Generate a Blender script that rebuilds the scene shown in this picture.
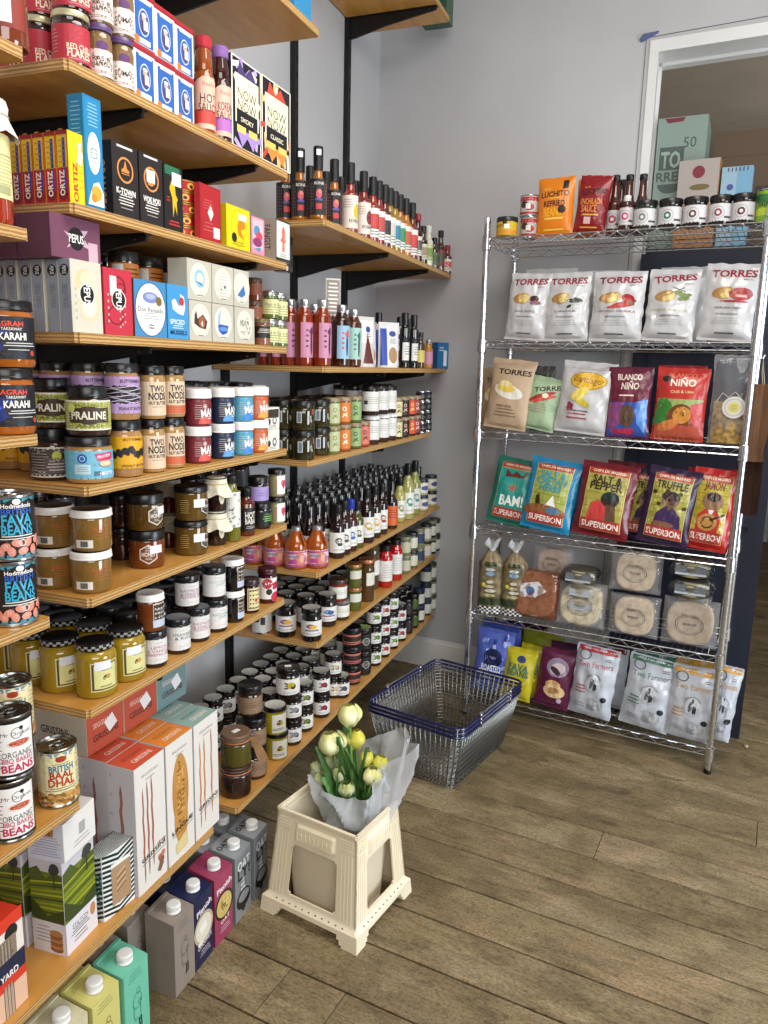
import bpy, bmesh, math, random
from math import sin, cos, pi, radians, sqrt
from mathutils import Vector, Matrix, noise, geometry
random.seed(7)
for o in list(bpy.data.objects): bpy.data.objects.remove(o)
scene = bpy.context.scene
COL = scene.collection
# ------------------------------------------------------------------ camera
H, F = 1.5, 760.0
YAW, PITCH, ROLL = radians(-20.4), radians(10.85), radians(1.4)
def cam_axes():
    cy, sy, cp, sp = cos(YAW), sin(YAW), cos(PITCH), sin(PITCH)
    f = Vector((sy*cp, cy*cp, -sp)); r = Vector((cy, -sy, 0)); u = r.cross(f)
    return r*cos(ROLL)+u*sin(ROLL), u*cos(ROLL)-r*sin(ROLL), f
CR, CU, CF = cam_axes()
cam = bpy.data.objects.new('camera', bpy.data.cameras.new('camera')); COL.objects.link(cam)
m = Matrix((CR, CU, -CF)).transposed().to_4x4(); m.translation = Vector((0, 0, H)); cam.matrix_world = m
cam.data.sensor_fit = 'HORIZONTAL'; cam.data.sensor_width = 36; cam.data.lens = F/768*36; cam.data.clip_start = .02
scene.camera = cam
# ------------------------------------------------------------------ light
scene.view_settings.view_transform = 'Standard'; scene.view_settings.look = 'None'
scene.view_settings.gamma = 1; scene.view_settings.use_curve_mapping = False
scene.view_settings.exposure = -0.12
w = bpy.data.worlds.new('room_light'); scene.world = w; w.use_nodes = True
w.node_tree.nodes['Background'].inputs[0].default_value = (.93, .96, 1, 1)
w.node_tree.nodes['Background'].inputs[1].default_value = .13
def area(name, loc, tgt, sx, sy, power, col):
    l = bpy.data.lights.new(name, 'AREA'); l.shape = 'RECTANGLE'; l.size = sx; l.size_y = sy; l.energy = power; l.color = col
    o = bpy.data.objects.new(name, l); COL.objects.link(o); o.location = loc
    o.rotation_euler = (Vector(tgt)-Vector(loc)).to_track_quat('-Z', 'Y').to_euler(); return o
area('shop_window_light', (1.5, -1.7, 2.35), (-.9, 2.2, .7), 2.6, 1.5, 86, (1, .98, .95))
area('ceiling_panel_light', (.1, 1.3, 3.1), (.0, 1.6, 0), 1.2, 1.2, 46, (1, .94, .86))
area('side_window_light', (2.7, 1.5, 1.15), (-.7, 3.1, .75), 1.5, 1.7, 108, (.84, .92, 1))
area('store_room_fill', (1.9, 5.4, 1.5), (.2, 5.0, 2.7), 1.0, 1.0, 34, (1, .93, .84))  # added fill with no visible source, brightens the ceiling beyond the opening
# ------------------------------------------------------------------ pixel <-> place
def ray(px, py): return CF+CR*((px-384)/F)-CU*((py-512)/F)
def proj(x, y, z):
    v = Vector((x, y, z-H)); d = v.dot(CF); return 384+F*v.dot(CR)/d, 512-F*v.dot(CU)/d
def bis(fn, lo, hi):
    for _ in range(45):
        m = (lo+hi)/2
        if fn(m): lo = m
        else: hi = m
    return (lo+hi)/2
def xof(px, y, z): return bis(lambda q: proj(q, y, z)[0] < px, -1.4, .5)
def yof(px, x, z): return bis(lambda q: proj(x, q, z)[0] < px, .05, 8)      # where along the left wall
def zof(py, x, y): return bis(lambda q: proj(x, y, q)[1] > py, -1, 4)
def onz(px, py, z):
    d = ray(px, py); t = (z-H)/d.z; return Vector((d.x*t, d.y*t, z))
# ------------------------------------------------------------------ materials
def lin(h):
    h = h.lstrip('#'); c = [int(h[i:i+2], 16)/255 for i in (0, 2, 4)]
    return tuple(x/12.92 if x < .04045 else ((x+.055)/1.055)**2.4 for x in c)+(1,)
MATS = {}
def mat(hexc, rough=.5, metal=0, coat=0, alpha=1, spec=.5, trans=0, name=None, sheen=0):
    key = (hexc, rough, metal, coat, alpha, spec, trans)
    if key in MATS: return MATS[key]
    m = bpy.data.materials.new(name or 'paint_'+hexc.lstrip('#')); m.use_nodes = True
    b = m.node_tree.nodes['Principled BSDF']; I = b.inputs
    I['Base Color'].default_value = lin(hexc); I['Roughness'].default_value = rough; I['Metallic'].default_value = metal
    I['Coat Weight'].default_value = coat; I['Coat Roughness'].default_value = .05; I['Alpha'].default_value = alpha
    I['Specular IOR Level'].default_value = spec; I['Transmission Weight'].default_value = trans
    MATS[key] = m; return m
def noisy(name, c1, c2, scale=(1, 1, 1), nscale=20, rough=.5, metal=0, bump=0, detail=4, contrast=(.35, .65), coat=0, spec=.5):
    m = bpy.data.materials.new(name); m.use_nodes = True; N = m.node_tree.nodes; L = m.node_tree.links
    b = N['Principled BSDF']; b.inputs['Roughness'].default_value = rough; b.inputs['Metallic'].default_value = metal
    b.inputs['Coat Weight'].default_value = coat; b.inputs['Specular IOR Level'].default_value = spec
    tc = N.new('ShaderNodeTexCoord'); mp = N.new('ShaderNodeMapping'); mp.inputs['Scale'].default_value = scale
    nz = N.new('ShaderNodeTexNoise'); nz.inputs['Scale'].default_value = nscale; nz.inputs['Detail'].default_value = detail
    cr = N.new('ShaderNodeValToRGB'); e = cr.color_ramp.elements
    e[0].position, e[1].position = contrast; e[0].color = lin(c1); e[1].color = lin(c2)
    L.new(tc.outputs['Object'], mp.inputs[0]); L.new(mp.outputs[0], nz.inputs[0]); L.new(nz.outputs[0], cr.inputs[0]); L.new(cr.outputs[0], b.inputs['Base Color'])
    if bump:
        bp = N.new('ShaderNodeBump'); bp.inputs['Strength'].default_value = bump; bp.inputs['Distance'].default_value = .002
        L.new(nz.outputs[0], bp.inputs['Height']); L.new(bp.outputs[0], b.inputs['Normal'])
    return m
def glassy(hexc, rough=.06): return mat(hexc, rough, 0, .6)
CHROME = mat('#d6d8dc', .2, 1, name='chrome'); STEEL = mat('#c4c6c8', .28, 1, name='steel')
BLACK = mat('#090909', .3, name='black_plastic'); BLKM = mat('#141414', .45, .3, name='black_steel')
# ------------------------------------------------------------------ mesh builder
class G:
    def __init__(s): s.v = []; s.f = []; s.m = []; s.sm = []; s.mats = []
    def mi(s, m):
        if m not in s.mats: s.mats.append(m)
        return s.mats.index(m)
    def raw(s, vs, fs, m, smooth=False):
        n = len(s.v); k = s.mi(m); s.v += [tuple(v) for v in vs]
        for f in fs: s.f.append(tuple(i+n for i in f)); s.m.append(k); s.sm.append(smooth)
    def box(s, c, d, m, mats=None, bev=0, rot=None):
        x, y, z = (q/2 for q in d)
        if bev <= 0:
            vs = [(i*x, j*y, k*z) for i in (-1, 1) for j in (-1, 1) for k in (-1, 1)]
            fs = [(0, 1, 3, 2), (4, 6, 7, 5), (0, 4, 5, 1), (2, 3, 7, 6), (0, 2, 6, 4), (1, 5, 7, 3)]
        else:
            bm = bmesh.new(); bmesh.ops.create_cube(bm, size=1); bmesh.ops.scale(bm, vec=(2*x, 2*y, 2*z), verts=bm.verts)
            bmesh.ops.bevel(bm, geom=bm.edges[:], offset=bev, segments=2, affect='EDGES', profile=.6)
            bm.verts.index_update(); vs = [tuple(v.co) for v in bm.verts]; fs = [tuple(v.index for v in f.verts) for f in bm.faces]; bm.free()
        if rot: vs = [tuple(rot @ Vector(v)) for v in vs]
        s.raw([(v[0]+c[0], v[1]+c[1], v[2]+c[2]) for v in vs], fs, m)
    def lathe(s, prof, m, seg=24, c=(0, 0, 0), smooth=True, mfun=None, sq=0):
        # prof: (r,z) bottom to top
        def ring(r, z, a):
            k = 1
            if sq: k = 1/((abs(cos(a))**sq+abs(sin(a))**sq)**(1/sq))
            return (c[0]+r*k*cos(a), c[1]+r*k*sin(a), c[2]+z)
        for i in range(len(prof)-1):
            (r0, z0), (r1, z1) = prof[i], prof[i+1]; mm = mfun(i) if mfun else m
            if r0 < 1e-6 and r1 < 1e-6: continue
            A = [ring(r0, z0, 2*pi*j/seg) for j in range(seg)]; B = [ring(r1, z1, 2*pi*j/seg) for j in range(seg)]
            if r0 < 1e-6: s.raw([A[0]]+B, [(0, 1+(j+1) % seg, 1+j) for j in range(seg)], mm, smooth)
            elif r1 < 1e-6: s.raw(A+[B[0]], [(j, (j+1) % seg, seg) for j in range(seg)], mm, smooth)
            else: s.raw(A+B, [(j, (j+1) % seg, seg+(j+1) % seg, seg+j) for j in range(seg)], mm, smooth)
    def tube(s, pts, r, m, n=6, closed=False, radii=None, smooth=True):
        pts = [Vector(p) for p in pts]; k = len(pts); rings = []
        up = None
        for i, p in enumerate(pts):
            a = pts[(i-1) % k] if closed or i > 0 else p; b = pts[(i+1) % k] if closed or i < k-1 else p
            t = (b-a).normalized() if (b-a).length > 1e-9 else Vector((0, 0, 1))
            if up is None: up = Vector((0, 0, 1)) if abs(t.z) < .9 else Vector((1, 0, 0))
            x = up.cross(t)
            if x.length < 1e-4: x = Vector((1, 0, 0)).cross(t)
            x.normalize(); y = t.cross(x); up = y
            rr = radii[i] if radii else r
            rings.append([p+x*rr*cos(2*pi*j/n)+y*rr*sin(2*pi*j/n) for j in range(n)])
        vs = [v for q in rings for v in q]; fs = []
        for i in range(k if closed else k-1):
            q = (i+1) % k
            fs += [(i*n+j, i*n+(j+1) % n, q*n+(j+1) % n, q*n+j) for j in range(n)]
        if not closed: fs += [tuple(range(n))[::-1], tuple(range((k-1)*n, k*n))]
        s.raw(vs, fs, m, smooth)
    def grid(s, fn, nu, nv, m, smooth=True):
        vs = [fn(i/nu, j/nv) for j in range(nv+1) for i in range(nu+1)]
        s.raw(vs, [(j*(nu+1)+i, j*(nu+1)+i+1, (j+1)*(nu+1)+i+1, (j+1)*(nu+1)+i) for j in range(nv) for i in range(nu)], m, smooth)
    def mesh(s, name, weld=True):
        me = bpy.data.meshes.new(name); me.from_pydata(s.v, [], s.f)
        for q in s.mats: me.materials.append(q)
        me.polygons.foreach_set('material_index', s.m); me.polygons.foreach_set('use_smooth', s.sm)
        if weld:
            bm = bmesh.new(); bm.from_mesh(me); bmesh.ops.remove_doubles(bm, verts=bm.verts, dist=1e-5)
            bm.normal_update()
            for e in bm.edges:
                if len(e.link_faces) == 2 and e.calc_face_angle(0) > .6: e.smooth = False
            bm.to_mesh(me); bm.free()
        me.update(); return me
# ------------------------------------------------------------------ printed artwork
TXT = {}
def textgeo(t, bold=.012):
    if (t, bold) in TXT: return TXT[(t, bold)]
    cu = bpy.data.curves.new('t', 'FONT'); cu.body = t; cu.size = 1; cu.offset = bold; cu.resolution_u = 2; cu.align_x = 'CENTER'
    o = bpy.data.objects.new('t', cu); COL.objects.link(o)
    me = o.to_mesh(); vs = [(v.co.x, v.co.y) for v in me.vertices]; me.calc_loop_triangles()
    fs = [tuple(p.vertices) for p in me.loop_triangles]; o.to_mesh_clear(); bpy.data.objects.remove(o); bpy.data.curves.remove(cu)
    if not vs: vs = [(0, 0)]
    x0 = min(v[0] for v in vs); x1 = max(v[0] for v in vs); y0 = min(v[1] for v in vs); y1 = max(v[1] for v in vs)
    vs = [(v[0]-(x0+x1)/2, (v[1]-(y0+y1)/2)) for v in vs]
    TXT[(t, bold)] = (vs, fs, max(x1-x0, 1e-6), max(y1-y0, 1e-6)); return TXT[(t, bold)]
def tess(vs, fs, L):
    out = []
    def rec(a, b, c, d):
        la, lb, lc = math.dist(b, c), math.dist(a, c), math.dist(a, b); mx = max(la, lb, lc)
        if mx <= L or d > 7: out.append((a, b, c)); return
        if mx == la: q = ((b[0]+c[0])/2, (b[1]+c[1])/2); rec(a, b, q, d+1); rec(a, q, c, d+1)
        elif mx == lb: q = ((a[0]+c[0])/2, (a[1]+c[1])/2); rec(a, b, q, d+1); rec(q, b, c, d+1)
        else: q = ((a[0]+b[0])/2, (a[1]+b[1])/2); rec(a, q, c, d+1); rec(q, b, c, d+1)
    for f in fs:
        for k in range(1, len(f)-1): rec(vs[f[0]], vs[f[k]], vs[f[k+1]], 0)
    V = []; Fc = []
    for t in out: n = len(V); V += t; Fc.append((n, n+1, n+2))
    return V, Fc
class Art:
    """flat artwork, x and y run -1..1 over a w by h field; sizes are fractions of h (text) or of the field"""
    def __init__(s, w, h, L=.012): s.w, s.h, s.L, s.items = w, h, L, []
    def put(s, vs, fs, col): s.items.append((tess(vs, fs, s.L), col)); return s
    def xy(s, x, y): return x*s.w/2, y*s.h/2
    def r(s, x, y, w, h, col, rot=0):
        cx, cy = s.xy(x, y); a = w*s.w/2; b = h*s.h/2; c, n = cos(rot), sin(rot)
        return s.put([(cx+i*a*c-j*b*n, cy+i*a*n+j*b*c) for i, j in ((-1, -1), (1, -1), (1, 1), (-1, 1))], [(0, 1, 2, 3)], col)
    def e(s, x, y, w, h, col, n=20, rot=0, a0=0, a1=2*pi):
        cx, cy = s.xy(x, y); a = w*s.w/2; b = h*s.h/2; c, q = cos(rot), sin(rot); P = []
        for i in range(n):
            t = a0+(a1-a0)*i/(n if a1-a0 > 6.28 else n-1); u, v = a*cos(t), b*sin(t); P.append((cx+u*c-v*q, cy+u*q+v*c))
        return s.put(P, [tuple(range(len(P)))], col)
    def o(s, x, y, d, col, rot=0, k=1): return s.e(x, y, d*s.h/s.w*k, d, col, rot=rot)      # round dot, diameter a fraction of h
    def ring(s, x, y, d, t, col, k=1):
        cx, cy = s.xy(x, y); R = d*s.h/2; q = R-t*s.h; n = 24
        P = [(cx+R*k*cos(2*pi*i/n), cy+R*sin(2*pi*i/n)) for i in range(n)]+[(cx+q*k*cos(2*pi*i/n), cy+q*sin(2*pi*i/n)) for i in range(n)]
        return s.put(P, [(i, (i+1) % n, n+(i+1) % n, n+i) for i in range(n)], col)
    def p(s, pts, col):
        P = [s.xy(*q) for q in pts]
        return s.put(P, [tuple(range(len(P)))] if len(P) < 4 else [tuple(t) for t in geometry.tessellate_polygon([[Vector((a, b, 0)) for a, b in P]])], col)
    def t(s, txt, x, y, size, col, fit=None, rot=0, bold=.012):
        vs, fs, tw, th = textgeo(txt, min(bold, .028)); sy = size*s.h/.72; sx = sy
        if fit: sx = fit*s.w/tw
        cx, cy = s.xy(x, y); c, q = cos(rot), sin(rot)
        return s.put([(cx+u*sx*c-v*sy*q, cy+u*sx*q+v*sy*c) for u, v in vs], fs, col)
    def lines(s, x, y, w, h, n, col, t=.35):
        for i in range(n): s.r(x, y+h*(1-2*(i+.5)/n)/1, w*(.75+.25*((i*37) % 5)/4), h/n*t, col)
        return s
    def bake(s, g, fn, rough=.5, off=.0002, step=.00012, metal=0, coat=0):
        n = 0
        for (V, Fc), col in s.items:
            d = off+step*14*n/(n+14); n += 1
            g.raw([fn(u, v, d) for u, v in V], Fc, mat(col, rough, metal, coat), False)
def cylmap(r, zc, a0=-pi/2):
    return lambda u, v, d: ((r+d)*cos(a0+u/r), (r+d)*sin(a0+u/r), zc+v)
def conemap(rf, zc, a0=-pi/2):
    def f(u, v, d):
        r = rf(zc+v); return ((r+d)*cos(a0+u/r), (r+d)*sin(a0+u/r), zc+v)
    return f
def facemap(o, U, V):
    o, U, V = Vector(o), Vector(U), Vector(V); N = U.cross(V)
    return lambda u, v, d: tuple(o+U*u+V*v+N*d)
# ------------------------------------------------------------------ things
USED = {}
def put_props(o, label, cat, group=None):
    o['label'] = label; o['category'] = cat
    if group: o['group'] = group
    n = len(label.split()); 
    if not 4 <= n <= 16: print('LABEL LENGTH', n, label)
    if not group or True: USED.setdefault(label, []).append(o)
def link(name, me, parent=None, label=None):
    o = bpy.data.objects.new(name, me); COL.objects.link(o)
    if parent: o.parent = parent
    if label and parent: o['label'] = label
    return o
def inst(kind, loc, rz, label, group=None, tilt=0, scale=1):
    """kind: dict(name, cat, parts=[(name, mesh, sub or None, label)]) ; a single part makes the thing one mesh"""
    ps = kind['parts']
    if len(ps) == 1 and not ps[0][2]: o = link(kind['name'], ps[0][1])
    else:
        o = link(kind['name'], None); o.empty_display_size = .02
        for nm, me, sub, lb in ps:
            c = link(nm, me, o, lb)
            for q in (sub or []): link(q[0], q[1], c, q[2] if len(q) > 2 else None)
    o.location = loc; o.rotation_euler = (tilt, 0, rz); o.scale = (scale,)*3; PLACED.append(tuple(loc))
    put_props(o, label, kind['cat'], group); return o
PLACED = []
def clear(x, y, z, d=.064, h=.08):
    return all(abs(p[2]-z) > h or (p[0]-x)**2+(p[1]-y)**2 > d*d for p in PLACED)
def struct(name, me):
    o = link(name, me); o['kind'] = 'structure'; return o
def kind(name, cat, *parts): return dict(name=name, cat=cat, parts=[(p+(None, None))[:4] if len(p) < 4 else p for p in parts])
ORD = ['leftmost', 'second from left', 'third from left', 'fourth from left', 'fifth from left', 'sixth from left', 'seventh from left', 'eighth from left', 'ninth from left', 'tenth from left', 'eleventh from left', 'twelfth from left']
FX = -1.0                 # the plane of the shelves' front edges
# ================================================================== room
BY = radians(-6.7)                               # floorboards and back wall run this way
def bw(x): return 3.54+(x+1.15)*math.tan(radians(-6.7))   # y of the back wall at x
def wood_floor():
    m = bpy.data.materials.new('worn_floorboards'); m.use_nodes = True; N = m.node_tree.nodes; L = m.node_tree.links
    b = N['Principled BSDF']; tc = N.new('ShaderNodeTexCoord'); geo = N.new('ShaderNodeNewGeometry')
    mp = N.new('ShaderNodeMapping'); mp.inputs['Rotation'].default_value = (0, 0, -BY)
    L.new(tc.outputs['Object'], mp.inputs[0])
    wn = N.new('ShaderNodeTexWhiteNoise'); wn.noise_dimensions = '1D'; L.new(geo.outputs['Random Per Island'], wn.inputs['W'])
    add = N.new('ShaderNodeVectorMath'); add.operation = 'MULTIPLY_ADD'; L.new(wn.outputs['Color'], add.inputs[0]); add.inputs[1].default_value = (7, 7, 7); L.new(mp.outputs[0], add.inputs[2])
    def nz(scale, s, det=5, dist=0):
        q = N.new('ShaderNodeMapping'); q.inputs['Scale'].default_value = scale; L.new(add.outputs[0], q.inputs[0])
        n = N.new('ShaderNodeTexNoise'); n.inputs['Scale'].default_value = s; n.inputs['Detail'].default_value = det; n.inputs['Distortion'].default_value = dist; L.new(q.outputs[0], n.inputs[0]); return n
    def ramp(src, stops):
        r = N.new('ShaderNodeValToRGB'); L.new(src, r.inputs[0]); e = r.color_ramp.elements
        while len(e) < len(stops): e.new(.5)
        for k, (p, c) in enumerate(stops): e[k].position = p; e[k].color = lin(c)
        return r
    def mix(kind, f, a, bb):
        x = N.new('ShaderNodeMix'); x.data_type = 'RGBA'; x.blend_type = kind
        if isinstance(f, float): x.inputs[0].default_value = f
        else: L.new(f, x.inputs[0])
        L.new(a, x.inputs[6]); 
        if isinstance(bb, str): x.inputs[7].default_value = lin(bb)
        else: L.new(bb, x.inputs[7])
        return x.outputs[2]
    grain = nz((1, 7, 1), 9, 9, .9); tone = nz((.8, 1.8, 1), 3.2, 6, .6); fine = nz((7, 16, 1), 22, 6); spots = nz((1, 2.3, 1), 8.5, 3, .8)
    base = ramp(tone.outputs[0], [(.3, '#ab9b79'), (.5, '#c2b38f'), (.68, '#d6c9a8')])
    gr = ramp(grain.outputs[0], [(.3, '#a3947c'), (.5, '#ded6c8'), (.7, '#f4efe6')])
    c = mix('MULTIPLY', .6, base.outputs[0], gr.outputs[0])
    c = mix('OVERLAY', .5, c, ramp(fine.outputs[0], [(.3, '#5a5a5a'), (.7, '#a2a2a2')]).outputs[0])
    sp = ramp(spots.outputs[0], [(.61, '#000000'), (.72, '#c9c9c9')])
    c = mix('MIX', sp.outputs[0], c, '#54432f')
    pale = nz((1, 3, 1), 4.5, 6, 1.2); pr = ramp(pale.outputs[0], [(.56, '#000000'), (.72, '#8c8c8c')])
    c = mix('MIX', pr.outputs[0], c, '#b3a68e')
    spk = nz((1, 1.8, 1), 120, 6, .4); c = mix('MULTIPLY', .7, c, ramp(spk.outputs[0], [(.36, '#9a9082'), (.55, '#f2eee8'), (.75, '#ffffff')]).outputs[0])
    blo = nz((1, 1.5, 1), 5.5, 7, .9); c = mix('MULTIPLY', .55, c, ramp(blo.outputs[0], [(.3, '#8d8272'), (.5, '#dcd6cc'), (.62, '#ffffff')]).outputs[0])
    it = ramp(geo.outputs['Random Per Island'], [(0, '#e6e2da'), (1, '#ffffff')])
    c = mix('MULTIPLY', .8, c, it.outputs[0])
    L.new(c, b.inputs['Base Color']); b.inputs['Roughness'].default_value = .62
    bp = N.new('ShaderNodeBump'); bp.inputs['Strength'].default_value = .35; bp.inputs['Distance'].default_value = .004
    L.new(grain.outputs[0], bp.inputs['Height']); L.new(bp.outputs[0], b.inputs['Normal']); return m
def make_floor():
    g = G(); mt = wood_floor(); dk = mat('#1d1710', .9)
    offs = [1.23, 1.394, 1.563, 1.726, 1.89, 2.055, 2.218, 2.376, 2.545, 2.705, 2.86, 3.02]
    offs = [1.23-.165*k for k in range(12, 0, -1)]+offs+[3.02+.162*k for k in range(1, 33)]
    d = Vector((cos(BY), sin(BY), 0)); n = Vector((-sin(BY), cos(BY), 0))
    joints = {}
    for px, py in ((275, 988), (599, 844), (757, 832), (330, 1015), (470, 760)):
        p = onz(px, py, 0); joints.setdefault(max(k for k, o in enumerate(offs) if o < n.dot(p)), []).append(d.dot(p))
    rnd = random.Random(3)
    for k in range(len(offs)-1):
        a, b = offs[k]+.0028, offs[k+1]-.0028; cuts = sorted([-2.6]+joints.get(k, [rnd.uniform(-.2, .0)+(3 if k % 2 else -3)])+[4.2])
        cuts = [c for c in cuts if -2.6 <= c <= 4.2]
        for s0, s1 in zip(cuts, cuts[1:]):
            P = [d*(s0+.001)+n*a, d*(s1-.001)+n*a, d*(s1-.001)+n*b, d*(s0+.001)+n*b]
            e = .0015
            Q = [d*(s0+.002)+n*(a+e), d*(s1-.002)+n*(a+e), d*(s1-.002)+n*(b-e), d*(s0+.002)+n*(b-e)]
            vs = [(p.x, p.y, -.012) for p in P]+[(p.x, p.y, -.0012) for p in P]+[(p.x, p.y, 0) for p in Q]
            g.raw(vs, [(8, 9, 10, 11)]+[(j+o, (j+1) % 4+o, (j+1) % 4+4+o, j+4+o) for j in range(4) for o in (0, 4)], mt)
    g.raw([(-2.4, -2, -.012), (4.5, -2, -.012), (4.5, 8, -.012), (-2.4, 8, -.012)], [(0, 1, 2, 3)], dk)
    return g.mesh('floor', weld=False)
struct('floor', make_floor())
WALL = noisy('painted_wall', '#b1b1b3', '#bdbdbf', nscale=1.3, rough=.6, bump=.05)
TRIM = noisy('white_gloss_trim', '#d8d8d6', '#e0e0de', nscale=3, rough=.35)
ZT = 3.3
def slab(name, pts, z0, z1, th, m):
    # upright slab through two points on plan, thickness to the left of the direction
    (x0, y0), (x1, y1) = pts; d = Vector((x1-x0, y1-y0, 0)).normalized(); n = Vector((-d.y, d.x, 0))*th
    g = G(); vs = []
    for z in (z0, z1): vs += [(x0, y0, z), (x1, y1, z), (x1+n.x, y1+n.y, z), (x0+n.x, y0+n.y, z)]
    g.raw(vs, [(3, 2, 1, 0), (4, 5, 6, 7), (0, 1, 5, 4), (1, 2, 6, 5), (2, 3, 7, 6), (3, 0, 4, 7)], m); return g
struct('wall_left', slab('w', [(-1.4, -1.2), (-1.4, bw(-1.4)+.2)], 0, ZT, .15, WALL).mesh('wall_left'))
JX = -.172; DH = 2.735; OX = .95; WT = .16
struct('wall_back', slab('w', [(-1.4, bw(-1.4)), (JX-.034, bw(JX-.034))], 0, ZT, WT, WALL).mesh('wall_back'))
struct('wall_over_opening', slab('w', [(JX-.034, bw(JX-.034)), (OX+.04, bw(OX+.04))], DH+.045, ZT, WT, WALL).mesh('wall_over_opening'))
struct('wall_back_right', slab('w', [(OX+.04, bw(OX+.04)), (2.4, bw(2.4))], 0, ZT, WT, WALL).mesh('wall_back_right'))
# opening trim: jambs and head, with an inner rebate strip
g = G()
def seg_box(g, xa, xb, ya, yb, z0, z1, m):
    vs = []
    for z in (z0, z1): vs += [(xa, bw(xa)+ya, z), (xb, bw(xb)+ya, z), (xb, bw(xb)+yb, z), (xa, bw(xa)+yb, z)]
    g.raw(vs, [(3, 2, 1, 0), (4, 5, 6, 7), (0, 1, 5, 4), (1, 2, 6, 5), (2, 3, 7, 6), (3, 0, 4, 7)], m)
seg_box(g, JX-.034, JX, -.004, WT+.01, 0, DH+.04, TRIM); seg_box(g, JX, JX+.012, .12, WT+.005, 0, DH, TRIM)
struct('trim_1', g.mesh('trim_1'))
g = G(); seg_box(g, JX-.034, OX+.04, -.005, WT+.011, DH, DH+.045, TRIM); seg_box(g, JX, OX, .12, WT+.006, DH-.012, DH, TRIM)
struct('trim_2', g.mesh('trim_2'))
g = G(); seg_box(g, OX, OX+.04, -.004, WT+.01, 0, DH+.04, TRIM); struct('trim_3', g.mesh('trim_3'))
# hairline gap round the trim with a blue-grey smudge at its corner
SM = mat('#56608a', .7)
gg = G(); gg.tube([(JX-.052, bw(JX-.052)-.002, .3), (JX-.05, bw(JX-.05)-.002, 1.6), (JX-.05, bw(JX-.05)-.002, DH+.058), (OX, bw(OX)-.002, DH+.075)], .0016, mat('#6d6e72', .8), n=4)
gg.tube([(JX-.072, bw(JX-.07)-.001, DH+.05), (JX-.058, bw(JX-.05)-.001, DH+.062), (JX-.035, bw(JX-.03)-.001, DH+.066), (JX-.005, bw(JX)-.001, DH+.074)], .01, SM, n=7, radii=[.008, .013, .009, .003])
struct('trim_4', gg.mesh('trim_4'))
g = G(); seg_box(g, -1.4, JX-.034, -.014, 0, 0, .135, TRIM); seg_box(g, -1.4, JX-.034, -.009, 0, .135, .15, TRIM); struct('baseboard_back', g.mesh('baseboard_back'))
g = G(); g.box((.5, 1.2, ZT+.05), (4.2, 5.5, .1), mat('#dddcd8', .8)); struct('ceiling', g.mesh('ceiling'))
# room beyond the opening
BROWN = noisy('store_room_paint', '#9a9389', '#a59e94', nscale=2, rough=.8)
struct('wall_store_room_back', slab('w', [(-.9, 7.9), (2.2, 7.55)], 0, ZT, .1, BROWN).mesh('wall_store_room_back'))
struct('wall_store_room_left', slab('w', [(JX-.3, bw(JX)+WT), (JX-.3, 8.0)], 0, ZT, .1, BROWN).mesh('wall_store_room_left'))
g = G(); g.box((.8, 5.7, ZT-.02), (3.2, 4.6, .06), BROWN); struct('ceiling_store_room', g.mesh('ceiling_store_room'))
g = G(); g.box((0, 0, .0), (.6, .07, .52), mat('#dcdfe0', .4), bev=.01)
for i in range(13): g.box((-.27+i*.045, -.038, 0), (.03, .008, .46), mat('#dcdfe0', .4), bev=.003)
g2 = G(); g2.tube([(-.32, 0, -.2), (-.32, 0, -.33)], .009, CHROME); g2.lathe([(0, 0), (.02, 0), (.02, .05), (0, .05)], mat('#eeeeee', .4), 14, (-.32, 0, -.2))
g3 = G(); g3.box((-.2, 0, -.3), (.05, .03, .12), mat('#dcdfe0', .4)); g3.box((.2, 0, -.3), (.05, .03, .12), mat('#dcdfe0', .4))
inst(kind('radiator', 'radiator', ('panel', g.mesh('panel')), ('valve', g2.mesh('valve')), ('foot', g3.mesh('foot'))), (1.1, 7.6, .36), radians(-6.7), 'pale radiator low on the far wall of the room beyond the opening')
# ------------------------------------------------------------------ wall shelving
def ply():
    a = noisy('plywood_face', '#b37c34', '#d0984c', scale=(2.2, .35, 1), nscale=9, rough=.38, contrast=(.3, .7), coat=.25)
    m = bpy.data.materials.new('plywood_edge'); m.use_nodes = True; N = m.node_tree.nodes; L = m.node_tree.links; b = N['Principled BSDF']; b.inputs['Roughness'].default_value = .55
    tc = N.new('ShaderNodeTexCoord'); wv = N.new('ShaderNodeTexWave'); wv.bands_direction = 'Z'; wv.inputs['Scale'].default_value = 48; wv.inputs['Distortion'].default_value = 1.5; wv.inputs['Detail'].default_value = 3; wv.inputs['Detail Scale'].default_value = 2.5
    cr = N.new('ShaderNodeValToRGB'); e = cr.color_ramp.elements; e[0].color = lin('#9c7238'); e[1].color = lin('#cda66c'); e[0].position = .2; e[1].position = .75
    nz = N.new('ShaderNodeTexNoise'); nz.inputs['Scale'].default_value = 26; mx = N.new('ShaderNodeMix'); mx.data_type = 'RGBA'; mx.blend_type = 'MULTIPLY'; mx.inputs[0].default_value = .5
    L.new(tc.outputs['Object'], wv.inputs[0]); L.new(tc.outputs['Object'], nz.inputs[0]); L.new(wv.outputs[0], cr.inputs[0]); L.new(cr.outputs[0], mx.inputs[6]); L.new(nz.outputs[0], mx.inputs[7]); 
    ad = N.new('ShaderNodeMix'); ad.data_type = 'RGBA'; ad.inputs[0].default_value = .25; L.new(cr.outputs[0], ad.inputs[6]); L.new(mx.outputs[2], ad.inputs[7])
    L.new(ad.outputs[2], b.inputs['Base Color']); return a, m
PLYF, PLYE = ply(); TH = .018
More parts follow.
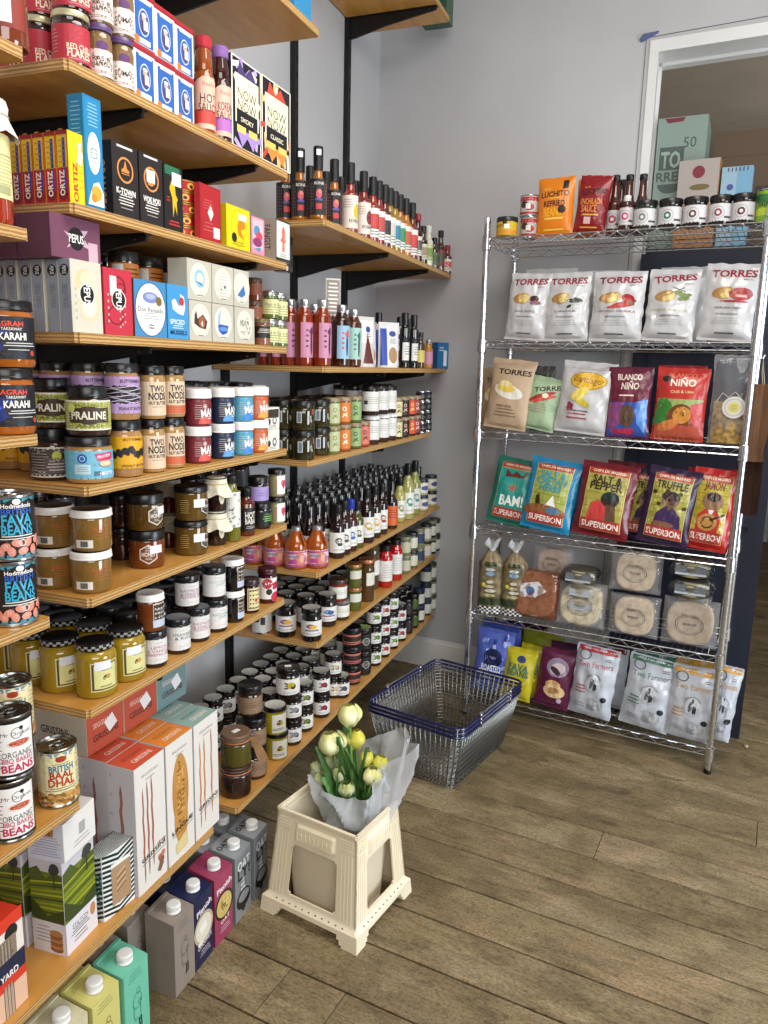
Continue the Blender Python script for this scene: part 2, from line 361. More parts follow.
def board(y0, y1, z, what):
    g = G(); d = .392; w = y1-y0
    bm = bmesh.new(); bmesh.ops.create_cube(bm, size=1); bmesh.ops.scale(bm, vec=(d, w, TH), verts=bm.verts)
    ve = [e for e in bm.edges if abs(e.verts[0].co.z-e.verts[1].co.z) > .001 and e.verts[0].co.x > 0]
    bmesh.ops.bevel(bm, geom=ve, offset=.006, segments=3, affect='EDGES')
    bm.normal_update(); bm.verts.index_update()
    vs = [tuple(v.co) for v in bm.verts]
    for f in bm.faces:
        idx = [v.index for v in f.verts]; n = len(g.v)
        g.raw([vs[i] for i in idx], [tuple(range(len(idx)))], PLYF if abs(f.normal.z) > .5 else PLYE)
    bm.free(); o = link('shelf_board', g.mesh('shelf_board')); o.location = (FX-d/2, (y0+y1)/2, z-TH/2)
    put_props(o, what, 'shelf', 'plywood shelf boards'); return o
Z = dict(M0=2.405, M1=1.995, M2=1.766, M3=1.546, M4=1.267, M5=1.053, M6=.834, M7=.335, F0=2.92, F1=1.92, F2=1.495, F3=1.216, F4=.853, F5=.616, F6=.320, N1=1.976, N2=1.704, N3=1.373, N4=1.048, N5=.665)
board(1.35, 2.087, Z['M0'], 'plywood shelf board at the very top left, seen from below')
board(1.11, 1.905, Z['M1'], 'plywood shelf board holding the blue paprika tins')
board(1.107, 1.9, Z['M2'], 'plywood shelf board holding the black boxes and small tins')
board(1.103, 1.9, Z['M3'], 'plywood shelf board holding the white picture cartons')
board(1.107, 1.9, Z['M4'], 'plywood shelf board holding the nut butter jars')
board(1.1, 1.9, Z['M5'], 'plywood shelf board holding the honey jars')
board(1.082, 1.885, Z['M6'], 'plywood shelf board holding mustard and white-label jams')
board(.3, 1.503, Z['M7'], 'lowest plywood shelf board, holding the tall breadstick boxes')
board(2.5, 3.323, Z['F0'], 'plywood shelf board at the top centre against the wall')
board(2.132, 3.5, Z['F1'], 'plywood shelf board holding the hot sauce bottles')
board(2.135, 3.48, Z['F2'], 'plywood shelf board under the silver-capped orange bottles')
board(2.036, 3.267, Z['F3'], 'plywood shelf board under the stacked pesto jars')
board(2.105, 3.455, Z['F4'], 'plywood shelf board under the pink-label ketchup bottles')
board(2.11, 3.42, Z['F5'], 'plywood shelf board between bottles and lowest jars')
board(1.61, 3.425, Z['F6'], 'lowest long plywood shelf board crowded with chutney jars')
board(.2, 1.022, Z['N1'], 'near plywood shelf board at the top left corner')
board(.2, 1.009, Z['N2'], 'near plywood shelf board under the cloth-topped passata')
board(.2, 1.004, Z['N3'], 'near plywood shelf board under the two curry sauce jars')
board(.2, 1.006, Z['N4'], 'near plywood shelf board under the stacked fava bean cans')
board(.2, 1.052, Z['N5'], 'near plywood shelf board under the baked bean cans')
def upright(y, z0, z1, what):
    g = G(); g.box((0, 0, (z0+z1)/2), (.022, .026, z1-z0), BLKM, bev=.002)
    for k in range(int((z1-z0)/.05)): g.box((.0112, 0, z0+.03+k*.05), (.001, .007, .02), mat('#050505', .8))
    o = link('wall_upright', g.mesh('wall_upright')); o.location = (-1.389, y, 0); put_props(o, what, 'shelf upright')
UY = [.86, 1.32, 1.75, 2.2, 2.69, 3.17]
upright(UY[1], .0, 2.6, 'black slotted wall upright behind the blue carton and praline jars')
upright(UY[2], .0, 2.6, 'black slotted wall upright behind white cartons and framed-label jam')
upright(UY[3], .0, 1.9, 'black slotted wall upright above the kraft-tagged jars on the lowest shelf')
upright(UY[4], .0, 3.1, 'black slotted wall upright right of the patterned snack boxes')
upright(UY[5], .0, 3.1, 'black slotted wall upright above the tall hot sauce row')
def brk():
    g = G(); t = .004; L = .37
    P = [(0, -.0), (L, 0), (L-.004, -.014), (.15, -.048), (.02, -.078), (0, -.08)]
    vs = [(x, s*t, z) for s in (-1, 1) for x, z in P]; n = len(P)
    g.raw(vs, [tuple(range(n)), tuple(range(n, 2*n))[::-1]]+[(i, i+n, (i+1) % n+n, (i+1) % n) for i in range(n)], BLKM)
    g.lathe([(0, 0), (.006, 0), (.005, .002), (0, .003)], STEEL, 8, (L-.03, 0, -.012)); g.box((L/2, 0, -.001), (L, .024, .002), BLKM)
    return g.mesh('shelf_bracket')
BRK = brk()
for key, ys, what in (('M0', [2], 'the top left board'), ('M1', [1, 2], 'the paprika tin shelf'), ('M2', [1, 2], 'the black box shelf'), ('M3', [1, 2], 'the white carton shelf'), ('M4', [1, 2], 'the nut butter shelf'), ('M5', [1, 2], 'the honey shelf'), ('M6', [1, 2], 'the mustard shelf'), ('M7', [1], 'the breadstick shelf'),
                      ('F0', [5], 'the top centre board'), ('F1', [4, 5], 'the hot sauce shelf'), ('F2', [4, 5], 'the silver-capped bottle shelf'), ('F3', [4], 'the pesto shelf'), ('F4', [4, 5], 'the ketchup shelf'), ('F5', [4, 5], 'the board above the lowest shelf'), ('F6', [3, 4, 5], 'the lowest chutney shelf')):
    for j, k in enumerate(ys):
        o = link('shelf_bracket', BRK); o.location = (-1.3765, UY[k], Z[key]-TH)
        put_props(o, ('%s black steel bracket under %s' % (['nearer', 'farther', 'farthest'][j] if len(ys) > 1 else 'single', what)), 'bracket', 'shelf brackets')
# ================================================================== wire rack
RYAW = radians(-7); RW, RD = .995, .355; RF = onz(707, 773, 0)
RU = Vector((cos(RYAW), sin(RYAW), 0)); RV = Vector((-RU.y, RU.x, 0)); RO = RF-RU*RW
RZ = [2.006, 1.612, 1.25, .845, .472, .1]
def rk(u, v, z): return RO+RU*u+RV*v+Vector((0, 0, z))
def uof(px, v, z): return bis(lambda q: proj(*rk(q, v, z))[0] < px, -.3, 1.5)
def rzof(py, u, v): p = rk(u, v, 0); return zof(py, p.x, p.y)
rack = link('wire_rack', None); rack.location = RO; rack.rotation_euler = (0, 0, RYAW)
put_props(rack, 'six-tier chrome wire rack standing by the back wall', 'shelving rack')
for n, (x, y) in enumerate(((0, 0), (RW, 0), (0, RD), (RW, RD))):
    g = G(); prof = [(0, .02), (.0127, .02)]; z = .035
    while z < 2.06: prof += [(.0127, z), (.0112, z+.001), (.0112, z+.003), (.0127, z+.004)]; z += .0254
    prof += [(.0127, 2.075), (.010, 2.082), (0, 2.082)]; g.lathe(prof, CHROME, 14)
    p = link('post', g.mesh('post'), rack); p.location = (x, y, 0)
    g = G(); g.lathe([(0, 0), (.013, 0), (.0145, .004), (.0145, .014), (.011, .02), (0, .024)], BLACK, 14); link('rubber_foot', g.mesh('rubber_foot'), p, 'black levelling foot')
    for zz in RZ:
        g = G(); g.lathe([(.0128, -.045), (.0185, -.042), (.0165, .012), (.0128, .014)], CHROME, 14, (0, 0, zz-.005)); link('collar', g.mesh('collar'), p)
def wire_shelf():
    g = G(); a, h = .0028, .026; x0, x1, y0, y1 = .012, RW-.012, .0, RD
    for zz in (0, -h):
        g.tube([(x0, 0, zz), (x1, 0, zz)], a, CHROME); g.tube([(x0, RD, zz), (x1, RD, zz)], a, CHROME)
        g.tube([(0, .012, zz), (0, RD-.012, zz)], a, CHROME); g.tube([(RW, .012, zz), (RW, RD-.012, zz)], a, CHROME)
    def zig(p, d, L):
        n = max(2, int(round(L/.036))); n += n % 2; P = []
        for i in range(n+1): P.append((p[0]+d[0]*L*i/n, p[1]+d[1]*L*i/n, -.002 if i % 2 == 0 else -h+.002))
        g.tube(P, .0021, CHROME, n=5)
    zig((.014, -.002), (1, 0), RW-.028); zig((.014, RD), (1, 0), RW-.028); zig((0, .014), (0, 1), RD-.028); zig((RW, .014), (0, 1), RD-.028)
    k = int(RW/.0215)
    for i in range(1, k): g.tube([(RW*i/k, 0, .0), (RW*i/k, RD, .0)], .0014, CHROME, n=5)
    for y in (.12, .24): g.tube([(.0, y, -.004), (RW, y, -.004)], .0026, CHROME, n=5)
    return g.mesh('wire_shelf')
WS = wire_shelf()
for zz in RZ: s = link('wire_shelf', WS, rack); s.location = (0, 0, zz-.0028)
# ------------------------------------------------------------------ navy panel door and high shelf behind the rack
NAVY = noisy('navy_paint', '#0b1020', '#10162a', nscale=3, rough=.55)
g = G(); px0, px1 = -.17, .385
def sb2(g, xa, xb, ya, yb, z0, z1, m, bev=0): seg_box(g, xa, xb, ya, yb, z0, z1, m)
OFFY = 3.30-bw(.353)
seg_box(g, px0, px1, OFFY, OFFY+.055, .0, 1.968, NAVY)
for z0, z1 in ((.1, .9), (1.0, 1.85)):
    for (a, b, c, d_) in ((px0+.06, px1-.06, z0, z0+.02), (px0+.06, px1-.06, z1-.02, z1), (px0+.06, px0+.08, z0, z1), (px1-.08, px1-.06, z0, z1)): seg_box(g, a, b, OFFY-.006, OFFY, c, d_, NAVY)
o = link('navy_panel', g.mesh('navy_panel')); put_props(o, 'tall navy painted panel standing behind the wire rack', 'panel')
g = G(); seg_box(g, JX+.014, .93, OFFY+.06, .55, 1.97, 1.995, NAVY)
g2 = G(); seg_box(g2, .88, .93, .02, .5, 0, 1.97, NAVY); g3 = G(); seg_box(g3, px0, px0+.04, .2, .5, 0, 1.97, NAVY)
inst(kind('storage_ledge', 'shelf', ('ledge_top', g.mesh('ledge_top')), ('side_support', g2.mesh('side_support')), ('side_support', g3.mesh('side_support'))), (0, 0, 0), 0, 'dark high ledge in the opening carrying the cardboard boxes')
# ================================================================== kinds
def jar(name, cat, r, h, content, lid='#0a0a0b', lidh=.015, lab=None, art=None, neck=.88, fill=.97, lidtop=None, seg=22, sq=0, shoulder=.8, pname='jar_body', labrough=.5, lidmetal=0, extra=None, lidrough=.3, cmat=None):
    g = G(); cm = cmat or glassy(content); hs = glassy('#2a2622')
    zb = h-lidh; rn = r*neck
    prof = [(0, .002), (r*.8, .0), (r*.94, .0015), (r, .008), (r, zb*shoulder), (r*.985, zb*(shoulder+.04)), (r*.93, zb*(shoulder+.09)), (rn, zb*(shoulder+.13)), (rn, zb)]
    g.lathe(prof, cm, seg, sq=sq, mfun=lambda i: cm if (prof[i][1]+prof[i+1][1])/2 < zb*fill else hs)
    parts = [(pname, g.mesh(pname), None, None)]
    g = G(); lr = rn+.0028; lm = mat(lid, lidrough, lidmetal); tm = mat(lidtop, .25, .0) if lidtop else lm
    pl = [(lr-.002, zb-.001), (lr, zb), (lr, zb+.002), (lr-.0008, zb+.003), (lr-.0008, h-.003), (lr-.002, h-.0006), (lr-.004, h), (lr-.006, h-.0012), (0, h-.0012)]
    g.lathe(pl, lm, seg, mfun=lambda i: tm if i >= 6 else lm); parts.append(('lid', g.mesh('lid'), None, None))
    if lab:
        col, zc, lh, aw = lab; W = 2*r*aw; g = G(); A = Art(W, lh, .008)
        if col: A.r(0, 0, 2/2*1, 1, col)
        if art: art(A)
        A.bake(g, (lambda u, v, d: tuple(q for q in cylmap(r, zc)(u, v, d))) if not sq else conemap(lambda z: r, zc), labrough)
        parts.append(('paper_label', g.mesh('paper_label', weld=False), None, None))
    if extra: parts += extra
    return dict(name=name, cat=cat, parts=parts)
def bottle(name, r, h, liquid, cap='#0e0e0f', capr=.013, caph=.03, body=.55, neckr=.012, lab=None, art=None, fill=.9, seg=20, capmetal=0, sleeve=None, shoulder=.2, caprough=.35, cat='bottle'):
    g = G(); cm = glassy(liquid); hs = glassy('#3a332b'); zb = h*body; zc = h-caph; n = neckr
    s = zb+(zc-zb)*shoulder*1.0; s2 = zb+(zc-zb)*min(1, shoulder*2.2)
    prof = [(0, .003), (r*.8, 0), (r*.95, .002), (r, .008), (r, zb), (r*.97, zb+(s-zb)*.4), (r*.8, zb+(s-zb)*.85), ((r+n)/2, s), (n*1.15, s2), (n, zc), (n, zc+.003)]
    g.lathe(prof, cm, seg, mfun=lambda i: cm if prof[i][1] < zb+(zc-zb)*fill else hs)
    parts = [('bottle_body', g.mesh('bottle_body'), None, None)]
    g = G(); lm = mat(cap, caprough, capmetal)
    g.lathe([(n, zc-.001), (capr, zc), (capr, zc+caph*.08), (capr*.97, zc+caph*.1), (capr, zc+caph*.13), (capr, h-.002), (capr-.002, h), (0, h)], lm, seg); parts.append(('cap', g.mesh('cap'), None, None))
    if lab:
        col, zc_, lh, aw = lab; W = 2*r*aw; g = G(); A = Art(W, lh, .008)
        if col: A.r(0, 0, 1, 1, col)
        if art: art(A)
        A.bake(g, cylmap(r, zc_)); parts.append(('paper_label', g.mesh('paper_label', weld=False), None, None))
    return dict(name=name, cat=cat, parts=parts)
def can(r, h, body, art, top='#b9bbbd', bands=None, name='food_can', aw=pi, wrap=None):
    g = G(); st = mat(top, .25, 1); bm_ = mat(body, .35); 
    g.lathe([(0, .003), (r-.004, .003), (r-.002, 0), (r+.0005, .001), (r+.0005, .004), (r-.0005, .006)], st, 28)
    g.lathe([(r-.0005, .006), (r-.0005, h-.006)], bm_, 28)
    for z, c, hh in (bands or []): g.lathe([(r-.0002, z), (r-.0001, z+.0005), (r-.0001, z+hh)], mat(c, .35), 28)
    g.lathe([(r-.0005, h-.006), (r+.0008, h-.004), (r+.0008, h-.001), (r-.0005, h), (r-.003, h-.0005), (r-.004, h-.004), (r-.010, h-.004), (r-.011, h-.0048), (0, h-.0048)], st, 28)
    A = Art(2*r*aw, h-.014, .008); art(A); A.bake(g, cylmap(r, h/2), .35, off=.0001)
    t = G(); t.tube([(.011*cos(a)+.004, .008*sin(a), h-.003) for a in [2*pi*i/14 for i in range(14)]], .0013, st, n=6, closed=True)
    t.tube([(-.006, 0, h-.003), (-.013, 0, h-.0035)], .0022, st, n=6)
    return dict(name=name, cat='can', parts=[('can_body', g.mesh('can_body', weld=False), None, None), ('ring_pull', t.mesh('ring_pull'), None, None)])
def carton(name, cat, w, d, h, col, front=None, left=None, top=None, right=None, bev=.0012, rough=.45, cols=None, parts=None, L=.03):
    """box with front -Y, left -X; artwork printed on the faces"""
    g = G(); g.box((0, 0, h/2), (w, d, h), mat(col, rough), bev=bev)
    for fn, o, U, V, a, b in ((front, (0, -d/2, h/2), (1, 0, 0), (0, 0, 1), w, h), (left, (-w/2, 0, h/2), (0, -1, 0), (0, 0, 1), d, h), (right, (w/2, 0, h/2), (0, 1, 0), (0, 0, 1), d, h), (top, (0, 0, h), (1, 0, 0), (0, 1, 0), w, d)):
        if fn: A = Art(a-.001, b-.001, L); fn(A); A.bake(g, facemap(o, U, V), rough)
    return dict(name=name, cat=cat, parts=[('carton_body' if parts else name, g.mesh(name, weld=False), None, None)]+(parts or []))
def bg(col): return lambda A: A.r(0, 0, 1, 1, col)
YS = dict(M1=1.11, M2=1.107, M3=1.103, M4=1.107, M5=1.1, M6=1.082, F1=2.132, F2=2.135, F3=2.036, F4=2.105, F5=2.11, F6=1.61)
# placing along the left wall ------------------------------------------------
def lput(k, sh, px, inset, phi, label, group=None, lvl=0, tilt=0, y=None, r=.035, dz=0):
    x = FX-inset-r; z = Z[sh]+dz if isinstance(sh, str) else sh
    yy = yof(px, x, z+.05) if y is None else y
    if sh in YS and yy < YS[sh]+r*.9:          # too close to the board's end: same column, farther in
        yy = YS[sh]+r*.9; x = max(-1.395+r, xof(px, yy, z+.05))
    return inst(k, (x, yy, z+.0004), radians(phi+90), label, group, tilt)
def lrow(k, sh, pxs, inset, phi, desc, where, group=None, r=.035, dz=0, jit=3):
    for i, px in enumerate(pxs):
        lb = '%s, %s %s' % (desc, ORD[i], where) if len(pxs) > 1 else '%s %s' % (desc, where)
        lput(k, sh, px, inset[i] if isinstance(inset, (list, tuple)) else inset, phi+random.uniform(-jit, jit), lb, group, r=r, dz=dz)
def lbox(sh, pxa, pxb, inset, d, name, cat, hh, col, label, front=None, left=None, top=None, dz=0, parts=None, group=None, bev=.0012, rough=.45, xz=None):
    """a box whose +X face spans two picture columns on its shelf"""
    z = (Z[sh] if isinstance(sh, str) else sh)+dz; x = FX-inset; ya = yof(pxa, x, z+hh/2); yb = yof(pxb, x, z+hh/2); w = yb-ya-.0012
    k = carton(name, cat, w, d, hh, col, front, left, top, bev=bev, rough=rough, parts=parts)
    return inst(k, (x-d/2, (ya+yb)/2, z+.0004), pi/2, label, group)
# ================================================================== near shelves
def a_passata(A):
    A.r(0, 0, 1, 1, '#e3dfa0'); A.lines(.1, -.1, .8, .5, 9, '#8a8a5a', .15); A.r(-.3, .75, .35, .16, '#9aa090'); A.r(0, .35, .9, .012, '#8a8a5a'); A.r(0, -.72, .7, .13, '#a9a97e')
def passata():
    k = jar('passata_jar', 'jar', .042, .175, '#9c2f12', '#d8d4cc', .02, ('#e3dfa0', .085, .095, 1.3), a_passata, neck=.9, shoulder=.86)
    g = G(); n = 26; cl = noisy('white_waxed_cloth', '#d2d0cb', '#efedea', nscale=40, rough=.7, bump=.4)
    g.lathe([(.0, .19), (.03, .189), (.041, .184), (.0435, .175), (.042, .165), (.0425, .16)], cl, n)
    g.grid(lambda u, v: ((.0425+.013*v+.004*v*sin(u*2*pi*9))*cos(u*2*pi), (.0425+.013*v+.004*v*sin(u*2*pi*9))*sin(u*2*pi), .16-.03*v+.006*v*sin(u*2*pi*5)), 54, 4, cl)
    g.tube([(.0432*cos(a), .0432*sin(a), .162) for a in [2*pi*i/20 for i in range(20)]], .0012, mat('#cfc8ae', .8), closed=True)
    k['parts'].append(('cloth_cover', g.mesh('cloth_cover'), None, 'white waxed cloth tied over the lid')); return k
lput(passata(), 'N2', -17, .0, -30, 'tall passata jar with white cloth cover at the left edge', r=.042)
def a_spread(A): A.r(-.2, .1, .5, .8, '#e9e7e3'); A.r(.5, 0, .3, 1, '#8c2f22')
lput(jar('spice_jar', 'jar', .033, .1, '#7a3a22', '#b7b2a5', .014, ('#7e2f24', .045, .045, 1.0), a_spread), 'N1', 5, .0, -40, 'spice jar with blank white tag at the top left corner', r=.033)
def a_karahi(A):
    A.r(0, 0, 1, 1, '#10141f'); A.p([(-.75, -.8), (-.3, -.95), (-.05, -.5), (-.15, .0), (.1, .3), (-.3, .45), (-.75, .2), (-.6, -.2)], '#142a7a')
    A.p([(-.6, -.6), (-.35, -.3), (-.2, .2), (-.5, .1)], '#2c4fc0'); A.p([(-.3, -.4), (-.15, -.1), (-.25, .1)], '#3b63dc')
    A.t('AAGRAH', .03, .66, .12, '#e0452c', fit=.32, bold=.05); A.t('TAKEAWAY', .12, .42, .07, '#e8e4da', fit=.2); A.t('KARAHI', .14, .08, .17, '#f4f0e6', fit=.27, bold=.03)
    A.lines(.3, -.3, .4, .12, 2, '#d8d4cc'); A.lines(.25, -.55, .3, .05, 1, '#c8c4bc'); A.o(.55, -.7, .14, '#b5482a'); A.lines(-.85, 0, .14, .6, 6, '#8f95a8', .2)
k_kar = jar('curry_sauce_jar', 'jar', .042, .109, '#a4591a', '#0c0c0d', .016, ('#10141f', .048, .068, 1.9), a_karahi, neck=.93, shoulder=.88)
lput(k_kar, 'N3', 8, .004, -38, 'curry sauce jar with black label, lower of the left pair', 'curry sauce jars', r=.042)
lput(k_kar, 'N3', 7, .004, -46, 'curry sauce jar with black label, upper of the left pair', 'curry sauce jars', r=.042, dz=.1094)
def a_fava(A):
    A.r(0, 0, 1, 1, '#231d1e'); rnd = random.Random(4)
    for i in range(26):
        x = -.95+1.9*i/25; y = rnd.choice([-.75, -.45, -.62, .1]) if abs(x) > .28 else rnd.choice([-.62, -.78, -.5]); A.o(x, y, .13, '#dd8f7c', rot=rnd.uniform(0, 3), k=1.35); A.o(x+.006, y+.02, .06, '#eec0b2')
    for x0 in (.06,):
        A.t('Hodmedods', x0, .78, .075, '#f2efe8', fit=.2, bold=.02); A.o(x0, .92, .1, '#f2efe8', k=1.3)
        A.t('BRITISH', x0, .58, .11, '#2f62b8', fit=.2, bold=.02); A.t('FAVA', x0, .3, .18, '#39a7c8', fit=.2, bold=.03); A.t('BEANS', x0, -.04, .17, '#39a7c8', fit=.21, bold=.03); A.lines(x0, -.3, .28, .09, 2, '#eeeae4'); A.ring(x0+.05, -.5, .12, .02, '#cfcac2')
k_fava = can(.0385, .113, '#231d1e', a_fava, bands=[(.006, '#3d93a6', .006), (.1, '#3d93a6', .007)])
lput(k_fava, 'N4', 13, .003, -34, 'dark fava bean can with teal lettering, lower of the pair', 'fava bean cans', r=.038)
lput(k_fava, 'N4', 11, .003, -38, 'dark fava bean can with teal lettering, upper of the pair', 'fava bean cans', r=.038, dz=.1136)
def a_bean(A):
    A.r(.0, 0, .27, .92, '#eceae6'); A.t('Mr Organic', -.0, .52, .07, '#2a2a2a', fit=.22, bold=0); A.ring(.0, .56, .2, .012, '#55524e'); A.e(.03, .17, .18, .15, '#dedad4'); A.e(.03, .19, .15, .11, '#b9491f')
    A.t('ORGANIC', .0, -.2, .11, '#3c3c3c', fit=.22, bold=0); A.t('BBQ BAKED', .0, -.43, .09, '#c0305a', fit=.22); A.t('BEANS', .0, -.7, .14, '#c0305a', fit=.23, bold=.03)
    A.o(.06, .72, .07, '#222222'); A.lines(-.32, 0, .12, .7, 9, '#5a5a60', .2)
k_bean = can(.0385, .115, '#17171b', a_bean, top='#8f918e')
lput(k_bean, 'N5', 11, .0, -24, 'black baked bean can with white label, lower of the pair', 'baked bean cans', r=.038)
lput(k_bean, 'N5', 10, .0, -24, 'black baked bean can with white label, upper of the pair', 'baked bean cans', r=.038, dz=.1156)
def a_dhal(A):
    A.r(0, 0, 1, 1, '#e9dfae'); A.e(0, .78, .09, .12, '#a33a26'); A.lines(0, .6, .2, .05, 1, '#a39a70')
    A.t('BRITISH', 0, .42, .13, '#2f6f9c', fit=.2, bold=.02); A.t('BAAL', 0, .17, .13, '#b03a35', fit=.19, bold=.03); A.t('DHAL', 0, -.12, .15, '#b03a35', fit=.22, bold=.03); A.lines(0, -.38, .3, .09, 2, '#7f7858')
    rnd = random.Random(2)
    for i in range(150): A.o(rnd.uniform(-.96, .96), rnd.uniform(-.95, -.56), .07, rnd.choice(['#b98444', '#9a6430', '#cf9c5c', '#7e5a28']), k=1.5)
    A.lines(.35, .1, .1, .7, 9, '#b0a67c', .2)
k_dhal = can(.036, .118, '#e9dfae', a_dhal, bands=[(.103, '#5b87b5', .008)], top='#9d9f9b')
lput(k_dhal, 'N5', 58, .003, -34, 'cream dhal can at the end of the near bean shelf', r=.036)
lput(k_dhal, 'N5', 13, .09, -40, 'cream can standing behind the two black bean cans', r=.036, dz=.001)
lput(k_dhal, 'N5', 13, .09, -40, 'cream can with blue rim on top, behind black bean cans', r=.036, dz=.119)
# ================================================================== shelf of paprika tins
def a_har(A):
    A.r(0, 0, 1, 1, '#b32c3c'); A.lines(-.62, .1, .22, .7, 7, '#e09aa0', .18); A.t('RED CHILLI', .15, -.2, .16, '#efd9c0', fit=.34, bold=.02); A.t('FLAKES', .12, -.55, .22, '#efd9c0', fit=.3, bold=.03); A.lines(.1, -.86, .34, .05, 1, '#e09aa0')
k_har = jar('chilli_flake_jar', 'jar', .031, .088, '#2a1210', '#c9c19c', .011, ('#b32c3c', .035, .058, 2.2), a_har, neck=.95, lidmetal=.6, shoulder=.84)
for lv in (0, 1):
    for i, (px, ins) in enumerate(((71, .004), (40, .075), (14, .14), (-12, .2))):
        lput(k_har, 'M1', px, ins, -38, 'red-label chilli flake jar, %s %s row by the shelf end' % (['nearest aisle in', 'second in', 'third in', 'deepest in'][i], ['lower', 'upper'][lv]), 'red chilli flake jars', r=.031, dz=lv*.0884)
def a_ras(A):
    A.r(0, -.3, 1, .7, '#e3d4cf'); A.t('RAS EL', .0, -.1, .13, '#2a2626', fit=.32, bold=.01); A.t('HANOUT', .0, -.38, .13, '#2a2626', fit=.36, bold=.01); A.e(0, .62, .2, .24, '#5b2d66'); A.lines(0, -.8, .8, .1, 2, '#a99b98')
k_ras = jar('spice_jar', 'jar', .023, .092, '#80633c', '#5a3f70', .012, ('#80633c', .036, .062, 2.4), a_ras, neck=.92, shoulder=.84)
def a_sum(A):
    A.r(0, -.3, 1, .7, '#e3d4cf'); A.t('SUMAC', .0, -.25, .15, '#2a2626', fit=.34, bold=.01); A.e(0, .62, .2, .24, '#5b2d66'); A.lines(0, -.8, .8, .1, 2, '#a99b98')
k_sum = jar('spice_jar', 'jar', .023, .092, '#80633c', '#5a3f70', .012, ('#80633c', .036, .062, 2.4), a_sum, neck=.92, shoulder=.84)
for lv in (0, 1):
    lput(k_ras, 'M1', 99, .004, -34, 'spice mix jar with purple lid beside red jars, %s one' % ['lower', 'upper'][lv], 'purple lidded spice jars', r=.023, dz=lv*.0924)
    lput(k_sum, 'M1', 121, .004, -34, 'spice jar with purple lid touching blue tins, %s one' % ['lower', 'upper'][lv], 'purple lidded spice jars', r=.023, dz=lv*.0924)
def a_tin(A):
    A.r(.06, -.02, .8, .9, '#1f4f9e'); A.r(.06, -.02, .74, .84, '#2f62b0'); A.e(.06, .0, .5, .56, '#c9d3e6'); A.e(.06, 0, .44, .5, '#3c4f86'); A.o(.06, .16, .15, '#c9a58a'); A.p([(-.18, -.36), (.3, -.36), (.2, .08), (-.08, .08)], '#5e3040'); A.e(.06, .3, .22, .08, '#e4e6ea'); A.r(.2, -.1, .2, .2, '#e8e9ec')
    A.o(-.62, -.78, .16, '#d97a2c'); A.r(.08, -.78, .5, .11, '#e8ecf4'); A.r(.1, .84, .6, .05, '#dfe6f2')
TINK = []
def tin(w, d, h):
    g = G(); g.box((0, 0, h/2-.004), (w, d, h-.008), mat('#e4e7ee', .3), bev=.004)
    A = Art(w*.92, h*.9, .03); a_tin(A); A.bake(g, facemap((0, -d/2, h/2-.006), (1, 0, 0), (0, 0, 1)), .3)
    A = Art(d*.8, h*.9, .03); A.r(0, 0, 1, .95, '#1f4f9e'); A.lines(0, 0, .7, .7, 9, '#a9bfe4', .2); A.bake(g, facemap((w/2, 0, h/2-.006), (0, 1, 0), (0, 0, 1)), .3)
    l = G(); l.box((0, 0, h-.006), (w+.002, d+.002, .011), mat('#a3222c', .3), bev=.003)
    return dict(name='paprika_tin', cat='tin', parts=[('tin_body', g.mesh('tin_body', weld=False), None, None), ('lid', l.mesh('lid'), None, None)])
k_tin = tin(.069, .048, .096)
ty = yof(133, -1.01, 2.04)
for lv in (0, 1):
    for i in range(3):
        inst(k_tin, (-1.034-.004*i, ty+.034+i*.0715+lv*.002, Z['M1']+.0004+lv*.0964), pi/2+radians(random.uniform(-2, 2)), '%s blue and white paprika tin, %s stack' % (['lower', 'upper'][lv], ORD[i]), 'blue paprika tins')
def a_hot(t, c):
    def f(A):
        A.p([(-1, -.95), (1, -.95), (1, .45), (.75, .75), (.3, .97), (-.3, .97), (-.75, .75), (-1, .45)], '#e7b7a3'); A.r(0, -.5, 1, .26, c); A.t('Really', 0, .68, .07, '#c06a62', fit=.3, bold=0)
        A.t(t, 0, .18, .17, '#2c2523', fit=.42, bold=0); A.t('SAUCE', 0, -.16, .16, '#2c2523', fit=.5, bold=0)
    return f
def hotb(t, c, cap, liq, nm):
    return bottle('sauce_bottle', .0235, .2, liq, cap, .0185, .024, .56, .0165, (None, .062, .11, 2.0), a_hot(t, c), shoulder=.3, caprough=.2)
lput(hotb('HOT', '#d8473c', '#b02c3a', '#8c4416', ''), 'M1', 204.5, .006, -30, 'hot sauce bottle with red cap right of the blue tins', r=.0235)
lput(hotb('KOREAN', '#b06ab8', '#8a63a5', '#38160f', ''), 'M1', 221, .0, -24, 'dark sauce bottle with purple cap beside the red-capped one', r=.0235)
def a_now(c1, c2, c3, t):
    def f(A):
        A.r(0, 0, 1, 1, '#f0ead8'); A.r(0, 0, .94, .97, '#171320'); rnd = random.Random(len(t))
        for i in range(26):
            x, y = rnd.uniform(-.85, .85), rnd.uniform(-.92, .92); a = rnd.uniform(0, 3); A.r(x, y, .26, .06, rnd.choice([c1, c2, '#f0ead8', c3]), a)
        A.p([(-.7, .58), (-.5, .95), (-.1, .7), (.25, .92), (.7, .62), (.5, .5), (-.4, .5)], c1); A.p([(-.7, -.62), (-.35, -.95), (0, -.7), (.4, -.95), (.7, -.62), (.3, -.55)], c3)
        A.r(0, .1, .8, .54, '#eee6c4'); A.t('NOW', 0, .24, .12, '#171320', fit=.64, bold=.0); A.t('NOW', 0, -.02, .12, '#171320', fit=.64, bold=.0); A.r(0, -.33, .72, .2, '#141017'); A.t(t, 0, -.33, .055, '#eee6c4', fit=.44); A.r(-.4, -.56, .3, .08, '#e6c46a'); A.r(.4, -.56, .3, .08, '#e6c46a')
    return f
